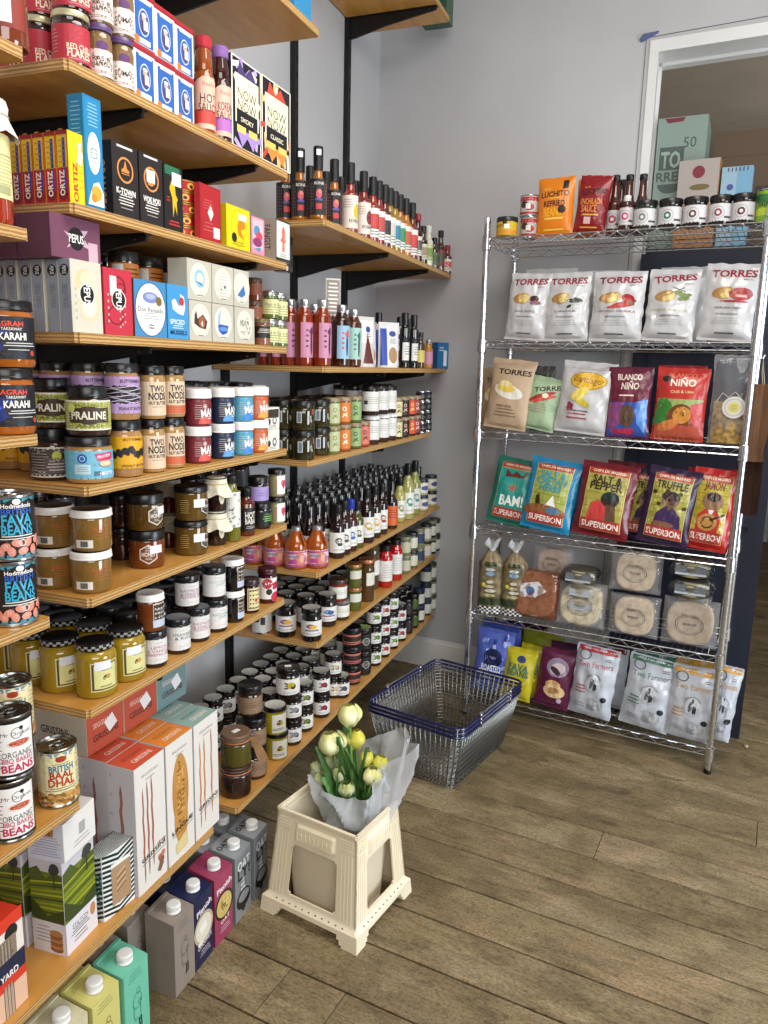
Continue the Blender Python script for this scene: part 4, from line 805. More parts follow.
def a_hon2(A): hexa(A, .36, 0, .9, '#26221a', '#7a5a22'); hexa(A, .36, 0, .78, '#d9d2c8', '#2e2820'); A.lines(-.3, .1, .14, .7, 7, '#c2a468', .2); A.r(.12, .4, .17, .4, '#e6e6e8'); A.t('HONEY', .38, 0, .16, '#e9e2d8', fit=.12)
k_hC = jar('honey_jar', 'jar', .0385, .081, '#5e4416', '#0c0c0d', .013, (None, .033, .048, 2.2), a_hon2, neck=.97, shoulder=.93)
for lv in (0, 1): lput(k_hC, 'M5', 191, .003, -40, '%s golden honey jar in the pair beside cloth-topped jars' % ['lower', 'upper'][lv], r=.0385, dz=lv*.0814)
def cloth(r, h, c1='#d3cbb2', c2='#ece5cf'):
    g = G(); m_ = MATS.get('cloth'+c1) or noisy('cream_cloth', c1, c2, nscale=60, rough=.85, bump=.5); MATS['cloth'+c1] = m_
    g.lathe([(0, h+.003), (r*.8, h+.002), (r*1.02, h-.003), (r*1.06, h-.014)], m_, 22)
    g.grid(lambda u, v: ((r*1.06+.011*v+.0045*v*sin(u*2*pi*6))*cos(u*2*pi), (r*1.06+.011*v+.0045*v*sin(u*2*pi*6))*sin(u*2*pi), h-.014-.022*v-.012*v*abs(sin(u*2*pi*2+.8))), 42, 3, m_)
    g.tube([(r*1.07*cos(a), r*1.07*sin(a), h-.015) for a in [2*pi*i/18 for i in range(18)]], .0014, mat('#b9a26a', .9), closed=True); return ('cloth_cover', g.mesh('cloth_cover'), None, 'cream cloth tied over the lid')
def a_tagc(A): A.e(.05, .1, .2, .8, '#d9cfae'); A.lines(.05, .1, .1, .4, 4, '#6c6044', .3)
k_cl = jar('chutney_jar', 'jar', .027, .082, '#24100e', '#0c0c0d', .016, (None, .034, .045, 1.4), a_tagc, neck=.9, extra=[cloth(.026, .082)])
for lv in (0, 1): lput(k_cl, 'M5', 216, .012, -30, '%s dark chutney jar topped with cream cloth' % ['lower', 'upper'][lv], r=.027, dz=lv*.0855)
k_cl2 = jar('chutney_jar', 'jar', .03, .082, '#3c0f10', '#0c0c0d', .016, None, None, neck=.9, extra=[cloth(.029, .082, '#7c7466', '#948c7c')])
for lv in (0, 1): lput(k_cl2, 'M5', 168, .1, -30, '%s cloth-topped jar in the gap between the honey jars' % ['lower', 'upper'][lv], r=.03, dz=lv*.0855)
def a_flo(A):
    A.r(0, 0, 1, 1, '#dcdcd6'); rnd = random.Random(2)
    for i in range(60): A.o(rnd.uniform(-.95, .95), rnd.uniform(-.95, .9), .035, rnd.choice(['#5a5a5c', '#8a8a8c']), rot=rnd.uniform(0, 3), k=2)
lput(bottle('oil_bottle', .0205, .168, '#6b6a1e', '#1b1b1b', .012, .02, .72, .011, (None, .082, .09, 2.4), a_flo), 'M5', 232.5, .002, -40, 'olive oil bottle with floral white label on honey shelf', r=.0205)
def a_hob(A): A.r(0, 0, 1, 1, '#141312'); A.t('HOT', 0, .35, .3, '#dcd6ca', fit=.3, bold=.04); A.t('BABA', 0, -.2, .22, '#dcd6ca', fit=.3, bold=.04); A.lines(0, -.7, .3, .14, 2, '#b0aaa0', .4)
lput(bottle('sauce_bottle', .0225, .125, '#57210f', '#0c0c0d', .014, .022, .68, .013, (None, .045, .06, 2.2), a_hob), 'M5', 246.5, .002, -30, 'squat dark sauce bottle with bold white lettering', r=.0225)
def a_lil(A): A.r(0, 0, 1, 1, '#a08cc4'); A.lines(0, .1, .3, .5, 3, '#8470ac', .3)
def a_gre(A): A.r(0, 0, 1, 1, '#0c0c0d'); A.lines(.1, .2, .3, .6, 4, '#7fc060', .35)
lput(jar('spread_jar', 'jar', .0285, .072, '#1c1a18', '#0c0c0d', .016, ('#0c0c0d', .028, .04, 2.2), a_gre, neck=.93), 'M5', 261, .008, -24, 'black jar with green printing beneath the lilac jar', r=.0285)
lput(jar('spread_jar', 'jar', .0285, .074, '#1c1a18', '#0c0c0d', .018, ('#a08cc4', .028, .038, 2.4), a_lil, neck=.86), 'M5', 258, .008, -24, 'jar with plain lilac label stacked above black jar', r=.0285, dz=.0724)
def a_heart(A): A.r(.12, 0, .4, 1, '#eceae6'); A.o(.04, .2, .34, '#c8325e', k=.62); A.o(.2, .2, .34, '#c8325e', k=.62); A.p([(-.05, .12), (.29, .12), (.12, -.5)], '#c8325e')
k_ht = jar('paste_jar', 'jar', .024, .078, '#8f8560', '#0c0c0d', .014, (None, .034, .052, 2.2), a_heart, neck=.95)
for lv in (0, 1): lput(k_ht, 'M5', 276.5, .004, -22, '%s jar with pink heart label at honey shelf end' % ['lower', 'upper'][lv], r=.024, dz=lv*.0784)
# ================================================================== mustard shelf
def checklid(r, z, h):
    g = G(); n = 32; 
    for j, (za, zb) in enumerate(((z, z+h/2), (z+h/2, z+h))):
        for i in range(n):
            a, b = 2*pi*i/n, 2*pi*(i+1)/n
            q = mat('#9c9c98', .25) if (i+j) % 2 else mat('#101010', .25)
            g.raw([(r*cos(a), r*sin(a), za), (r*cos(b), r*sin(b), za), (r*cos(b), r*sin(b), zb), (r*cos(a), r*sin(a), zb)], [(0, 1, 2, 3)], q, True)
    g.lathe([(r, z+h), (r-.002, z+h+.0015), (r-.004, z+h+.001), (0, z+h+.001)], mat('#101010', .25), n); return ('lid', g.mesh('lid'), None, 'black lid with chequered rim')
def a_must(A): A.r(.12, -.05, .36, .86, '#c9c48a'); A.r(.12, -.05, .33, .78, '#4c3c22'); A.r(.13, -.05, .29, .7, '#d3d08e'); A.e(.1, -.08, .04, .16, '#2a2618', rot=-.6); A.o(.18, -.05, .14, '#c28a4a'); A.lines(.13, -.62, .2, .08, 1, '#8c8a50', .5); A.r(.06, .62, .2, .26, '#dfe2ea'); A.lines(.16, .35, .2, .06, 1, '#6a6840', .4)
k_mu = jar('mustard_jar', 'jar', .041, .108, '#967a1c', '#101010', .012, (None, .047, .07, 2.0), a_must, neck=.84, shoulder=.84, fill=2)
k_mu['parts'][1] = checklid(.0375, .1, .009)
for i, (px, ins) in enumerate(((96, .006), (61, .088), (31, .17), (8, .25))): lput(k_mu, 'M6', px, ins, -36+3*i, 'mustard jar with chequered lid, row nearest viewer, %s' % ['at the corner', 'second in', 'third in', 'deepest'][i], 'mustard jars', r=.041)
k_mu2 = dict(k_mu)
for i, (px, ins) in enumerate(((126, .004), (95, .085), (66, .165))): lput(k_mu, 'M6', px, ins, -32, 'mustard jar with chequered lid, second row, %s' % ['by the shelf edge', 'middle', 'deepest'][i], 'mustard jars', r=.041)
def a_coff(A): A.r(0, 0, 1, 1, '#1c1b22'); A.r(0, -.2, .7, .4, '#b9bcc8')
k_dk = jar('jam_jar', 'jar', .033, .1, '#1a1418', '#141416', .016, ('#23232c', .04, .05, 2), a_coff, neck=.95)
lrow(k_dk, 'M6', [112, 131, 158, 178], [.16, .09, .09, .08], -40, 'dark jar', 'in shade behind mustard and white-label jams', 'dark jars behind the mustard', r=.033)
def a_svc(A): A.r(.15, .15, .3, .8, '#c9beb0'); A.r(.15, .15, .275, .72, '#2e2018'); A.t('SINGLE', .15, .45, .09, '#d9d2c8', fit=.17, bold=0); A.t('VARIETY', .15, .15, .09, '#d9d2c8', fit=.19, bold=0); A.t('CO', .15, -.12, .09, '#d9d2c8', fit=.07, bold=0); A.r(.15, -.68, .32, .3, '#b9c2d4')
def svc(lidc, cont): return jar('preserve_jar', 'jar', .0285, .084, cont, lidc, .015, (None, .038, .056, 2.0), a_svc, neck=.98, shoulder=.9)
def a_wl(l1, l2, l3, c):
    def f(A):
        A.r(0, 0, 1, 1, '#dddbd8')
        for t, y in ((l1, .35), (l2, .05), (l3, -.25)):
            if t: A.t(t, 0, y, .13, c, fit=min(.4, .055*len(t)), bold=0)
        A.lines(0, .72, .16, .06, 1, '#a9a6a4', .4); A.lines(0, -.68, .2, .05, 1, '#b9b6b4', .4)
    return f
def wl(l1, l2, l3, c): return jar('jam_jar', 'jar', .028, .084, '#1d0c10', '#1c1c20', .016, ('#dddbd8', .038, .055, 2.5), a_wl(l1, l2, l3, c), neck=.98, shoulder=.92, lidtop='#6a6a6e', lidrough=.2)
lput(wl('LEMON', '& VANILLA', 'MARMALADE', '#b4566a'), 'M6', 154, .003, -26, 'white-label marmalade jar under the brown white-lidded preserve', r=.028)
lput(svc('#e9e7e4', '#6e3512'), 'M6', 150.5, .003, -24, 'brown preserve jar with white lid above a marmalade', r=.03, dz=.0844)
lput(wl('STRAWBERRY', '& ROSE', '', '#3c4256'), 'M6', 178, .003, -22, 'white-label jam jar with nothing stacked on it', r=.028)
lput(wl('RASPBERRY', '& HIBISCUS', 'FLOWER JAM', '#b0708c'), 'M6', 198, .006, -20, 'lower white-label raspberry jam jar', r=.028)
lput(wl('BLACKCURRANT', 'JAM', '', '#7a9c86'), 'M6', 216, .004, -18, 'lower pale-lettered white-label jam jar', r=.028)
lput(wl('RASPBERRY', '& HIBISCUS', 'FLOWER JAM', '#9c5a86'), 'M6', 187, .02, -28, 'upper white-label raspberry and hibiscus flower jam jar', r=.031, dz=.0844)
lput(wl('GOOSEBERRY', 'JAM', '', '#9fb0a6'), 'M6', 214, .006, -24, 'upper pale-lettered white-label jam jar', r=.028, dz=.0844)
for lv in (0, 1): lput(svc('#e9e7e4' if lv == 0 else '#e9e7e4', '#120d0f'), 'M6', [233, 232.5][lv], .004, -14, '%s black preserve jar with white lid and frame logo' % ['lower', 'upper'][lv], r=.0285, dz=lv*.0844)
def a_fra(A): A.r(0, 0, .36, 1, '#cfc49a'); A.r(0, 0, .31, .84, '#5c2a1c'); A.r(0, 0, .28, .76, '#d9d29c'); A.o(.08, -.1, .16, '#b8341e')
lput(jar('jam_jar', 'jar', .0255, .094, '#2e0d0c', '#2a1a18', .016, (None, .04, .062, 2.2), a_fra, neck=.9), 'M6', 250, .004, -30, 'dark jam jar with framed cream label', r=.0255)
def a_frd(A): A.r(0, 0, 1, 1, '#e6e2e0'); A.o(-.28, .5, .5, '#a81c28'); A.o(.1, -.85, .5, '#b8283a'); A.o(-.2, -.3, .3, '#2a1418'); [A.e(.0+.07*q, .38+.03*q, .07, .16, '#b8283a', rot=.5) for q in range(4)]; [A.e(.02+.07*q, .05+.03*q, .08, .18, '#b8283a', rot=-.4) for q in range(4)]; A.o(.3, -.5, .24, '#a81c28')
lput(jar('jam_jar', 'jar', .0275, .1, '#3a0a10', '#3a0c12', .014, ('#e6e2e0', .044, .06, 2.4), a_frd, neck=.92), 'M6', 267, .004, -20, 'jam jar with red fruit on a white label at mustard shelf end', r=.0275)
# hidden stock at the backs of the shelves
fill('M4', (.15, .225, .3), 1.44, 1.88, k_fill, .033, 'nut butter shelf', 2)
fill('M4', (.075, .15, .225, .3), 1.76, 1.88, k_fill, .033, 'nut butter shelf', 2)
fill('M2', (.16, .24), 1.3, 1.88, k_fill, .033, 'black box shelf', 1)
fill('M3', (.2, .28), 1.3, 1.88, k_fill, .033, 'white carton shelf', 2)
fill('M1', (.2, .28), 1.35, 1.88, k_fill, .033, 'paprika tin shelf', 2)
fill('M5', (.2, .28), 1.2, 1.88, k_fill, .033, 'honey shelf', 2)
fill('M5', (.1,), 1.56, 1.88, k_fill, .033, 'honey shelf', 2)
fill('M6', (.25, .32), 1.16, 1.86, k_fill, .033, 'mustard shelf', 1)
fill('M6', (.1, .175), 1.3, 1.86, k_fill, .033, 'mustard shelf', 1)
# ================================================================== lowest near shelf
def a_oats(A):
    A.r(0, 0, 1, 1, '#c9c7cf'); A.r(0, .2, 1, .55, '#6d7a22'); A.p([(-1, .75), (-.5, .85), (0, .6), (.5, .8), (1, .7), (1, .5), (-1, .5)], '#4c5a24')
    for i in range(9): A.p([(-1, .5-.09*i), (1, .62-.1*i), (1, .58-.1*i), (-1, .47-.09*i)], ['#a9b02c', '#3c4a1c', '#8f9c24'][i % 3])
    A.p([(-1, .15), (0, -.2), (1, .0), (1, -.3), (0, -.42), (-1, -.25)], '#38471c'); A.e(.55, .85, .3, .12, '#3a3e3c'); A.e(.4, .8, .2, .08, '#3a3e3c'); A.r(.5, .62, .04, .2, '#3a3430'); A.r(0, -.68, 1, .36, '#dddae0')
def a_oatF(A): a_oats(A); A.t('STILTON', -.1, -.5, .045, '#2a2a2c', fit=.5, bold=.0); A.lines(-.1, -.62, .6, .08, 3, '#55555a', .4); A.e(.72, -.52, .18, .14, '#c08a54'); A.lines(-.1, -.8, .5, .08, 2, '#8a8a90', .4)
def a_oatL(A):
    a_oats(A); A.lines(-.3, -.6, .5, .2, 5, '#9a9aa4', .3)
    for i in range(6): A.e(.45, -.9+.07*i, .4, .07, ['#8c5a34', '#b07c4c'][i % 2])
k_oat = carton('biscuit_box', 'box', .094, .078, .205, '#d8d6dc', a_oatF, a_oatL)
inst(k_oat, (-1.068, 1.062, Z['M7']+.0004), pi/2+radians(4), 'biscuit box with green field picture standing on lowest shelf')
inst(k_oat, (-1.158, 1.052, Z['M7']+.0004), pi/2+radians(2), 'biscuit box with green field picture, behind the front one', 'green field biscuit boxes behind')
inst(k_oat, (-1.25, 1.045, Z['M7']+.0004), pi/2, 'biscuit box with green field picture, deepest on the shelf', 'green field biscuit boxes behind')
def a_upL(A):
    A.r(0, 0, 1, 1, '#d5d8e6'); A.lines(0, -.25, .8, .55, 8, '#8a93b0', .25)
    for i in range(6): A.e(-.25+.13*i, .62, .1, .34, ['#8c5a34', '#b07c4c'][i % 2])
def a_upF(A): A.r(0, 0, 1, 1, '#e4e1dd'); A.r(.15, .1, .2, .3, '#a9a7a6'); A.lines(.1, -.5, .6, .2, 2, '#a9a7a6', .3)
def a_upT(A): A.r(0, 0, 1, 1, '#dcd9d6'); A.lines(-.1, -.3, .5, .5, 4, '#5c5c60', .2); A.e(.1, .4, .5, .3, '#b98a5c')
inst(carton('biscuit_box', 'box', .1, .082, .082, '#e0ddda', a_upF, a_upL, a_upT), (-1.066, 1.064, Z['M7']+.2062), pi/2+radians(7), 'white biscuit box lying on top of the green field box')
def a_yardF(A):
    A.r(0, 0, 1, 1, '#e6dcd4'); A.r(0, .93, 1, .14, '#d63a22'); A.o(.35, .68, .16, '#1c1c1e'); A.r(.0, .28, .6, .34, '#8c7a68'); A.lines(0, .28, .55, .3, 1, '#6a5a4c', .1)
    for i in range(7): A.r(-.25+.085*i, .28, .03, .3, ['#6e6254', '#a59a8c'][i % 2])
    A.r(0, -.12, 1, .3, '#1d2440'); A.t('YARD', .1, -.14, .07, '#e8e4e0', fit=.5, bold=.03); A.r(0, -.32, 1, .12, '#cf3a26'); A.p([(-1, -.4), (1, -.4), (1, -1), (-1, -1)], '#e0b89c')
    for i in range(7): A.r(-.25+.085*i, -.68, .03, .36, ['#6e6254', '#a59a8c'][i % 2])
inst(carton('cracker_box', 'box', .085, .12, .19, '#d9c9bd', a_yardF, bg('#c7b3a4'), lambda A: A.r(0, 0, 1, 1, '#d63a22')), (-1.078, .868, Z['M7']+.0004), pi/2+radians(3), 'red, navy and white cracker box at the bottom left corner')
def a_zig(A, vert=False):
    A.r(0, 0, 1, 1, '#e6eae8'); n = 13
    for i in range(n):
        y = -1+2*(i+.5)/n; h = .55/n*1.3; A.p([(-1, y-h+.12), (0, y-h-.06), (0, y+h-.06-h*.5), (-1, y+h+.12-h*.5)], '#14261f'); A.p([(0, y-h-.06), (1, y-h+.12), (1, y+h+.12-h*.5), (0, y+h-.06-h*.5)], '#14261f')
def a_zf(A):
    a_zig(A); A.r(.15, .38, .62, .24, '#e9e7e0'); A.lines(.1, .38, .5, .12, 3, '#3c4c44', .4); A.r(.15, -.1, .62, .6, '#a98a68')
    for i in range(6): A.p([(-.14, -.35+.1*i), (.44, -.2+.1*i), (.44, -.16+.1*i), (-.14, -.31+.1*i)], ['#6c4c34', '#d2b48c'][i % 2])
def a_zl(A): a_zig(A); A.t('CRACKERS', .1, .0, .3, '#24604c', fit=1.5, rot=pi/2, bold=.02)
inst(carton('cracker_box', 'box', .088, .05, .148, '#e6eae8', a_zf, a_zl, a_zig), (-1.042, 1.166, Z['M7']+.0004), pi/2+radians(-6), 'small box in green and white zigzag stripes')
def stick(A, x, y0, y1, w, c, c2):
    n = 9; P = [(x+w*(.5+.25*sin(i*1.9))*((1-abs(2*i/n-1)**4)*.8+.2), y0+(y1-y0)*i/n) for i in range(n+1)]+[(x-w*(.5+.25*sin(i*2.3+1))*((1-abs(2*i/n-1)**4)*.8+.2), y0+(y1-y0)*i/n) for i in range(n, -1, -1)]
    A.p(P, c); A.r(x-.0, (y0+y1)/2, w*.28, (y1-y0)/2*.8, c2)
def a_gri(word, kind_):
    def f(A):
        A.r(0, 0, 1, 1, '#dedad4'); A.t('SEGGIANO', .0, .82, .022, '#3c3836', fit=.56, bold=.0); A.lines(0, .74, .4, .02, 1, '#a9a5a0', .5)
        if kind_ == 0:
            for x, a, b in ((-.52, -.86, .64), (-.22, -.78, .7), (.08, -.7, .74)): stick(A, x, a, b, .11, '#8a4c3a', '#a8664e')
            A.o(.62, -.72, .06, '#8c4434'); A.o(.5, -.66, .05, '#a8664e'); A.o(.72, -.63, .05, '#c27a62'); A.p([(.3, -.85), (.6, -.65), (.75, -.8), (.5, -.9)], '#7c5a4a'); A.t('chilli', .62, -.4, .02, '#b04a34', fit=.3)
        elif kind_ == 1:
            A.e(.0, .12, .62, .62, '#b8823c'); A.e(.0, .4, .5, .3, '#c08c46'); A.e(0, -.35, .52, .4, '#c08c46'); rnd = random.Random(6)
            for i in range(90):
                a = rnd.uniform(0, 6.28); q = sqrt(rnd.random()); A.o(.0+.27*q*cos(a), .08+.62*q*sin(a)*.9, .018, rnd.choice(['#8f5f26', '#d6a860', '#a37030']), k=1.3)
            A.p([(-.5, -.72), (.4, -.6), (.45, -.86), (-.4, -.9)], '#d9c48c')
        else:
            for x, a, b in ((-.55, -.84, .66), (-.2, -.78, .7), (.4, -.72, .76)): stick(A, x, a, b, .12, '#b0683a', '#cc8a58')
        A.t(word, .08, -.47, .036, '#1e1a18', fit=.8, rot=.08, bold=.02); A.r(.1, -.545, .8, .004, '#3c3836', .08)
    return f
def a_griL(A): A.r(0, 0, 1, 1, '#c9c6ca'); stick(A, .0, -.5, .72, .22, '#8a5a4c', '#a5705c'); A.lines(-.7, .1, .1, .9, 6, '#b3b0b4', .2)
def a_griT(c, c2, stk=True):
    def f(A): A.r(0, 0, 1, 1, c); A.t('SEGGIANO', .05, .3, .16, c2, fit=.66, bold=0); A.t('GRISSINI', .1, -.35, .2, '#efe2d2', fit=.6, bold=.01); 
    return f
gy = [(1.209, 1.312, 'GRISSINI', 0, '#d2563a', '#7c2a1c', 'coral red'), (1.318, 1.421, 'LINGUE', 1, '#e08a34', '#8a4a18', 'orange'), (1.427, 1.53, 'GRISSINI', 2, '#8fb0aa', '#3c5450', 'grey-green')]
for (y0, y1, wd, kd, c, c2, nm) in gy:
    k = carton('breadstick_box', 'box', y1-y0, .074, .306, '#dedad4', a_gri(wd, kd), a_griL, a_griT(c, c2), bev=.0015)
    for row in range(4 if nm == 'coral red' else 3):
        inst(k, (-1.041-.0755*row, (y0+y1)/2+.004*row*(1 if row % 2 else -1), Z['M7']+.0004), pi/2, 'tall breadstick box with %s top, %s row' % (nm, ['front', 'second', 'third', 'back'][row]), 'tall breadstick boxes')
def a_lie(c):
    def f(A): A.r(0, 0, 1, 1, c); A.t('SEGGIANO', -.1, .35, .13, '#e6cfc2', fit=.55, bold=.0); A.t('GRISSINI', .0, -.3, .17, '#4c241c', fit=.7, bold=.02); A.r(.3, .1, .26, .36, '#e4e2e2', .5)
    return f
def a_lieL(A): A.r(0, 0, 1, 1, '#cfc9b8'); A.t('GRISSINI', .2, .0, .2, '#2c2824', fit=.34, bold=.02); A.lines(.25, -.5, .3, .1, 1, '#8a857a', .4)
for i, (ya, yb, c, nm) in enumerate(((1.214, 1.332, '#b5503c', 'first coral'), (1.336, 1.455, '#b5503c', 'second coral'), (1.459, 1.578, '#6f8a8c', 'third, grey-green'))):
    inst(carton('breadstick_box', 'box', yb-ya, .225, .092, '#cfc9b8', a_lie(c), a_lieL if i == 0 else None), (-1.13-.1125, (ya+yb)/2, Z['M7']+.3072), pi/2, 'breadstick box lying flat under the mustard shelf, %s end' % nm, 'breadstick boxes lying flat')
# ------------------------------------------------------------------ milk cartons on the floor
def milk(col, front, left, topart=None, h=.196, w=.08, d=.082, cap='#e8e8e6'):
    g = G(); m_ = mat(col, .38); hf = h; hb = h+.012; x, y = w/2, d/2
    vs = [(-x, -y, 0), (x, -y, 0), (x, y, 0), (-x, y, 0), (-x, -y, hf), (x, -y, hf), (x, y, hb), (-x, y, hb)]
    g.raw(vs, [(3, 2, 1, 0), (4, 5, 6, 7), (0, 1, 5, 4), (1, 2, 6, 5), (2, 3, 7, 6), (3, 0, 4, 7)], m_)
    g.box((0, y-.006, hb+.002), (w*.98, .008, .003), m_)
    for fn, o, U, V, a, b in ((front, (0, -y, h/2), (1, 0, 0), (0, 0, 1), w, h), (left, (-x, 0, h/2), (0, -1, 0), (0, 0, 1), d, h)):
        if fn: A = Art(a-.002, b-.002, .04); fn(A); A.bake(g, facemap(o, U, V), .4)
    if topart: A = Art(w-.003, d-.003, .04); topart(A); v_ = Vector((0, d, .012)).normalized(); A.bake(g, facemap((0, 0, (hf+hb)/2), (1, 0, 0), v_), .4)
    c = G(); cm = mat(cap, .3); c.lathe([(.0175, 0), (.0175, .003), (.0155, .004), (.0155, .014), (.0165, .0145), (.0165, .019), (.015, .0205), (0, .0205)], cm, 26, (.0, -.012, hf+.0015+.0035))
    for i in range(30): a = 2*pi*i/30; c.box((.0165*cos(a), -.012+.0165*sin(a), hf+.018), (.0012, .0012, .007), cm)
    return dict(name='milk_carton', cat='carton', parts=[('carton_body', g.mesh('carton_body', weld=False), None, None), ('cap', c.mesh('cap'), None, 'white plastic screw cap')])
def a_ele(c, lc):
    def f(A):
        A.r(0, 0, 1, 1, c); A.lines(-.1, .82, .6, .12, 3, lc, .2)
        def loop(pts, w=.018):
            for p, q in zip(pts, pts[1:]):
                dx, dy = (q[0]-p[0])*A.w, (q[1]-p[1])*A.h; l = max(1e-6, sqrt(dx*dx+dy*dy)); nx, ny = -dy/l*.0006/A.w*2, dx/l*.0006/A.h*2
                A.p([(p[0]-nx, p[1]-ny), (q[0]-nx, q[1]-ny), (q[0]+nx, q[1]+ny), (p[0]+nx, p[1]+ny)], lc)
        loop([(.0+.38*cos(t*pi/10), .12+.19*sin(t*pi/10)) for t in range(21)]); loop([(.2+.12*cos(t*pi/8), .05+.06*sin(t*pi/8)) for t in range(17)]); loop([(.1+.14*cos(t*pi/8), .36+.07*sin(t*pi/8)) for t in range(17)])
        loop([(-.3, .05), (-.34, -.2), (-.2, -.36), (-.05, -.3)]); loop([(.25, -.02), (.25, -.3)]); A.o(.24, .06, .012, lc)
        A.p([(.05, -.36), (.14, -.36), (.16, -.6), (.0, -.66), (.02, -.6), (.08, -.58)], '#1c1c1e'); A.p([(.2, -.34), (.3, -.34), (.34, -.58), (.2, -.64), (.2, -.58), (.26, -.56)], '#1c1c1e')
    return f
def a_mL(c, lc): return lambda A: (A.r(0, 0, 1, 1, c), A.lines(.35, .1, .26, .12, 4, lc, .15))
def a_mT(c, lc): return lambda A: (A.r(0, 0, 1, 1, c), A.lines(-.2, .55, .6, .2, 3, lc, .2))
GR = ('#8f8379', '#5c534c')
k_gm = milk(GR[0], a_ele(*GR), a_mL(*GR), a_mT(*GR)); k_gm2 = k_gm
def a_rude(word, c, bowl, c2, w2):
    def f(A):
        A.r(0, 0, 1, 1, c); A.t('Plenish', .1, .58, .085, '#e9dfe4', fit=.84, rot=.14, bold=.03)
        if word == 'OAT': A.o(.05, .02, .42, '#2c2420'); A.o(.05, .02, .35, '#c9b06a'); rnd = random.Random(3); [A.o(.05+rnd.uniform(-.3, .3), .02+rnd.uniform(-.12, .12), .03, rnd.choice(['#a58a44', '#e0cc8e', '#7c6a34']), k=1.6) for i in range(40)]
        else: A.o(.0, .02, .44, '#b9ab94'); A.o(.0, .02, .36, '#e0d8c6'); A.r(-.05, .04, .36, .12, '#f0ece4', .3); A.e(-.4, -.35, .3, .07, '#e9e2d2')
        A.t(word, .1, -.42, .055, '#efe8ea', fit=.5 if word == 'OAT' else .8, rot=.14, bold=.02); A.lines(.1, -.66, .6, .1, 3, '#d9c6cc', .25)
    return f
k_nv = milk('#1a2246', a_rude('COCONUT', '#1a2246', 0, 0, 0), bg('#141b3a')); k_pk = milk('#9a3c5c', a_rude('OAT', '#9a3c5c', 0, 0, 0), bg('#8a3450'))
def a_oatly(A):
    A.r(0, 0, 1, 1, '#868a8e'); A.r(0, .1, .9, 1.6/2, '#7b8084'); A.t('OAT', .1, .62, .14, '#d9dcde', fit=.8, bold=.05); A.t('LY!', .1, .36, .17, '#17181a', fit=.8, bold=.06); A.p([(-.3, .1), (.1, .2), (.2, -.1), (.4, -.2), (.1, -.3), (-.3, -.25)], '#c9cdd0'); A.lines(.0, -.05, .4, .2, 3, '#5c6064', .3); A.e(.0, -.45, .9, .3, '#1b1c1e'); A.e(.05, -.38, .7, .16, '#868a8e'); A.o(.0, -.75, .1, '#1b1c1e')
k_oy = milk('#8d9195', a_oatly, bg('#7e8286'), lambda A: (A.r(0, 0, 1, 1, '#8d9195'), A.t('OAT!', -.2, .4, .2, '#1b1c1e', fit=.7, bold=.04)))
for k, y, x, lb, rot in ((k_gm, 1.345, -1.028, 'grey-brown milk carton with elephant-like line drawing, nearest in its row', 0), (k_nv, 1.428, -1.03, 'navy milk carton printed with a coconut bowl', 1), (k_pk, 1.519, -1.028, 'pink oat milk carton between navy and silver cartons', -2), (k_oy, 1.612, -1.026, 'silver-grey oat milk carton right of the pink carton', 0), (k_oy, 1.708, -1.026, 'silver-grey oat milk carton at the row end beside bucket', 2)):
    inst(k, (x, y, .0003), pi/2+radians(rot), lb, 'milk cartons on the floor')
for (x, y, k, lb) in ((-1.12, 1.43, k_nv, 'navy milk carton hidden in the second row'), (-1.115, 1.6, k_oy, 'silver-grey milk carton in second row behind the pink carton'), (-1.115, 1.7, k_oy, 'silver-grey milk carton in second row under chutney shelf end'), (-1.125, 1.3, k_gm, 'grey-brown milk carton in the row behind the mint one')):
    inst(k, (x, y, .0003), pi/2, lb, 'milk cartons in the second row')
MI = ('#6fc0a4', '#35715c'); YE = ('#cfc878', '#6c6838'); CR_ = ('#cdc7a4', '#8c8768')
k_mi = milk(MI[0], a_ele(*MI), a_mL(*MI), a_mT(*MI)); k_ye = milk(YE[0], a_ele(*YE), a_mL(*YE), a_mT(*YE)); k_cr = milk(CR_[0], a_ele(*CR_), a_mL(*CR_), a_mT(*CR_))
inst(k_mi, (-1.032, 1.174, .0003), pi/2, 'mint green milk carton below the lowest shelf')
inst(k_ye, (-1.04, 1.088, .0003), pi/2, 'pale yellow milk carton left of the mint carton')
inst(k_cr, (-1.045, 1.0, .0003), pi/2, 'cream milk carton at the bottom edge, front row')
inst(k_cr, (-1.13, 1.005, .0003), pi/2, 'cream milk carton in the second row behind front cream one')
inst(k_ye, (-1.13, 1.09, .0003), pi/2, 'pale yellow milk carton in the second row under shelf')
inst(k_gm, (-1.125, 1.19, .0003), pi/2, 'grey-brown milk carton right behind the mint carton')
# ================================================================== far shelves
def blab(c, c2=None):
    def f(A):
        A.r(0, 0, 1, 1, c)
        if c2: A.e(.05, -.05, .3, .5, c2); A.lines(.0, .65, .3, .16, 2, '#5a5a5a', .3)
        A.lines(-.5, 0, .2, .7, 5, '#9a9a9a', .2)
    return f
def a_bone(A): A.r(0, 0, 1, 1, '#1a181c'); A.e(.0, .18, .12, .26, '#c2506a'); A.e(.03, .3, .07, .1, '#e0885a'); A.r(0, -.14, .14, .06, '#5a4a9a'); A.r(0, -.52, .12, .16, '#b8343a'); A.lines(-.3, .1, .1, .7, 8, '#66626c', .2); A.lines(.3, .1, .1, .7, 8, '#66626c', .2); A.t('BONE', 0, .75, .08, '#d9d4cc', fit=.18)
k_bone = bottle('hot_sauce_bottle', .0265, .205, '#9c5c14', '#0c0c0d', .0145, .066, .5, .012, ('#1a181c', .062, .1, 2.9), a_bone, caprough=.45)
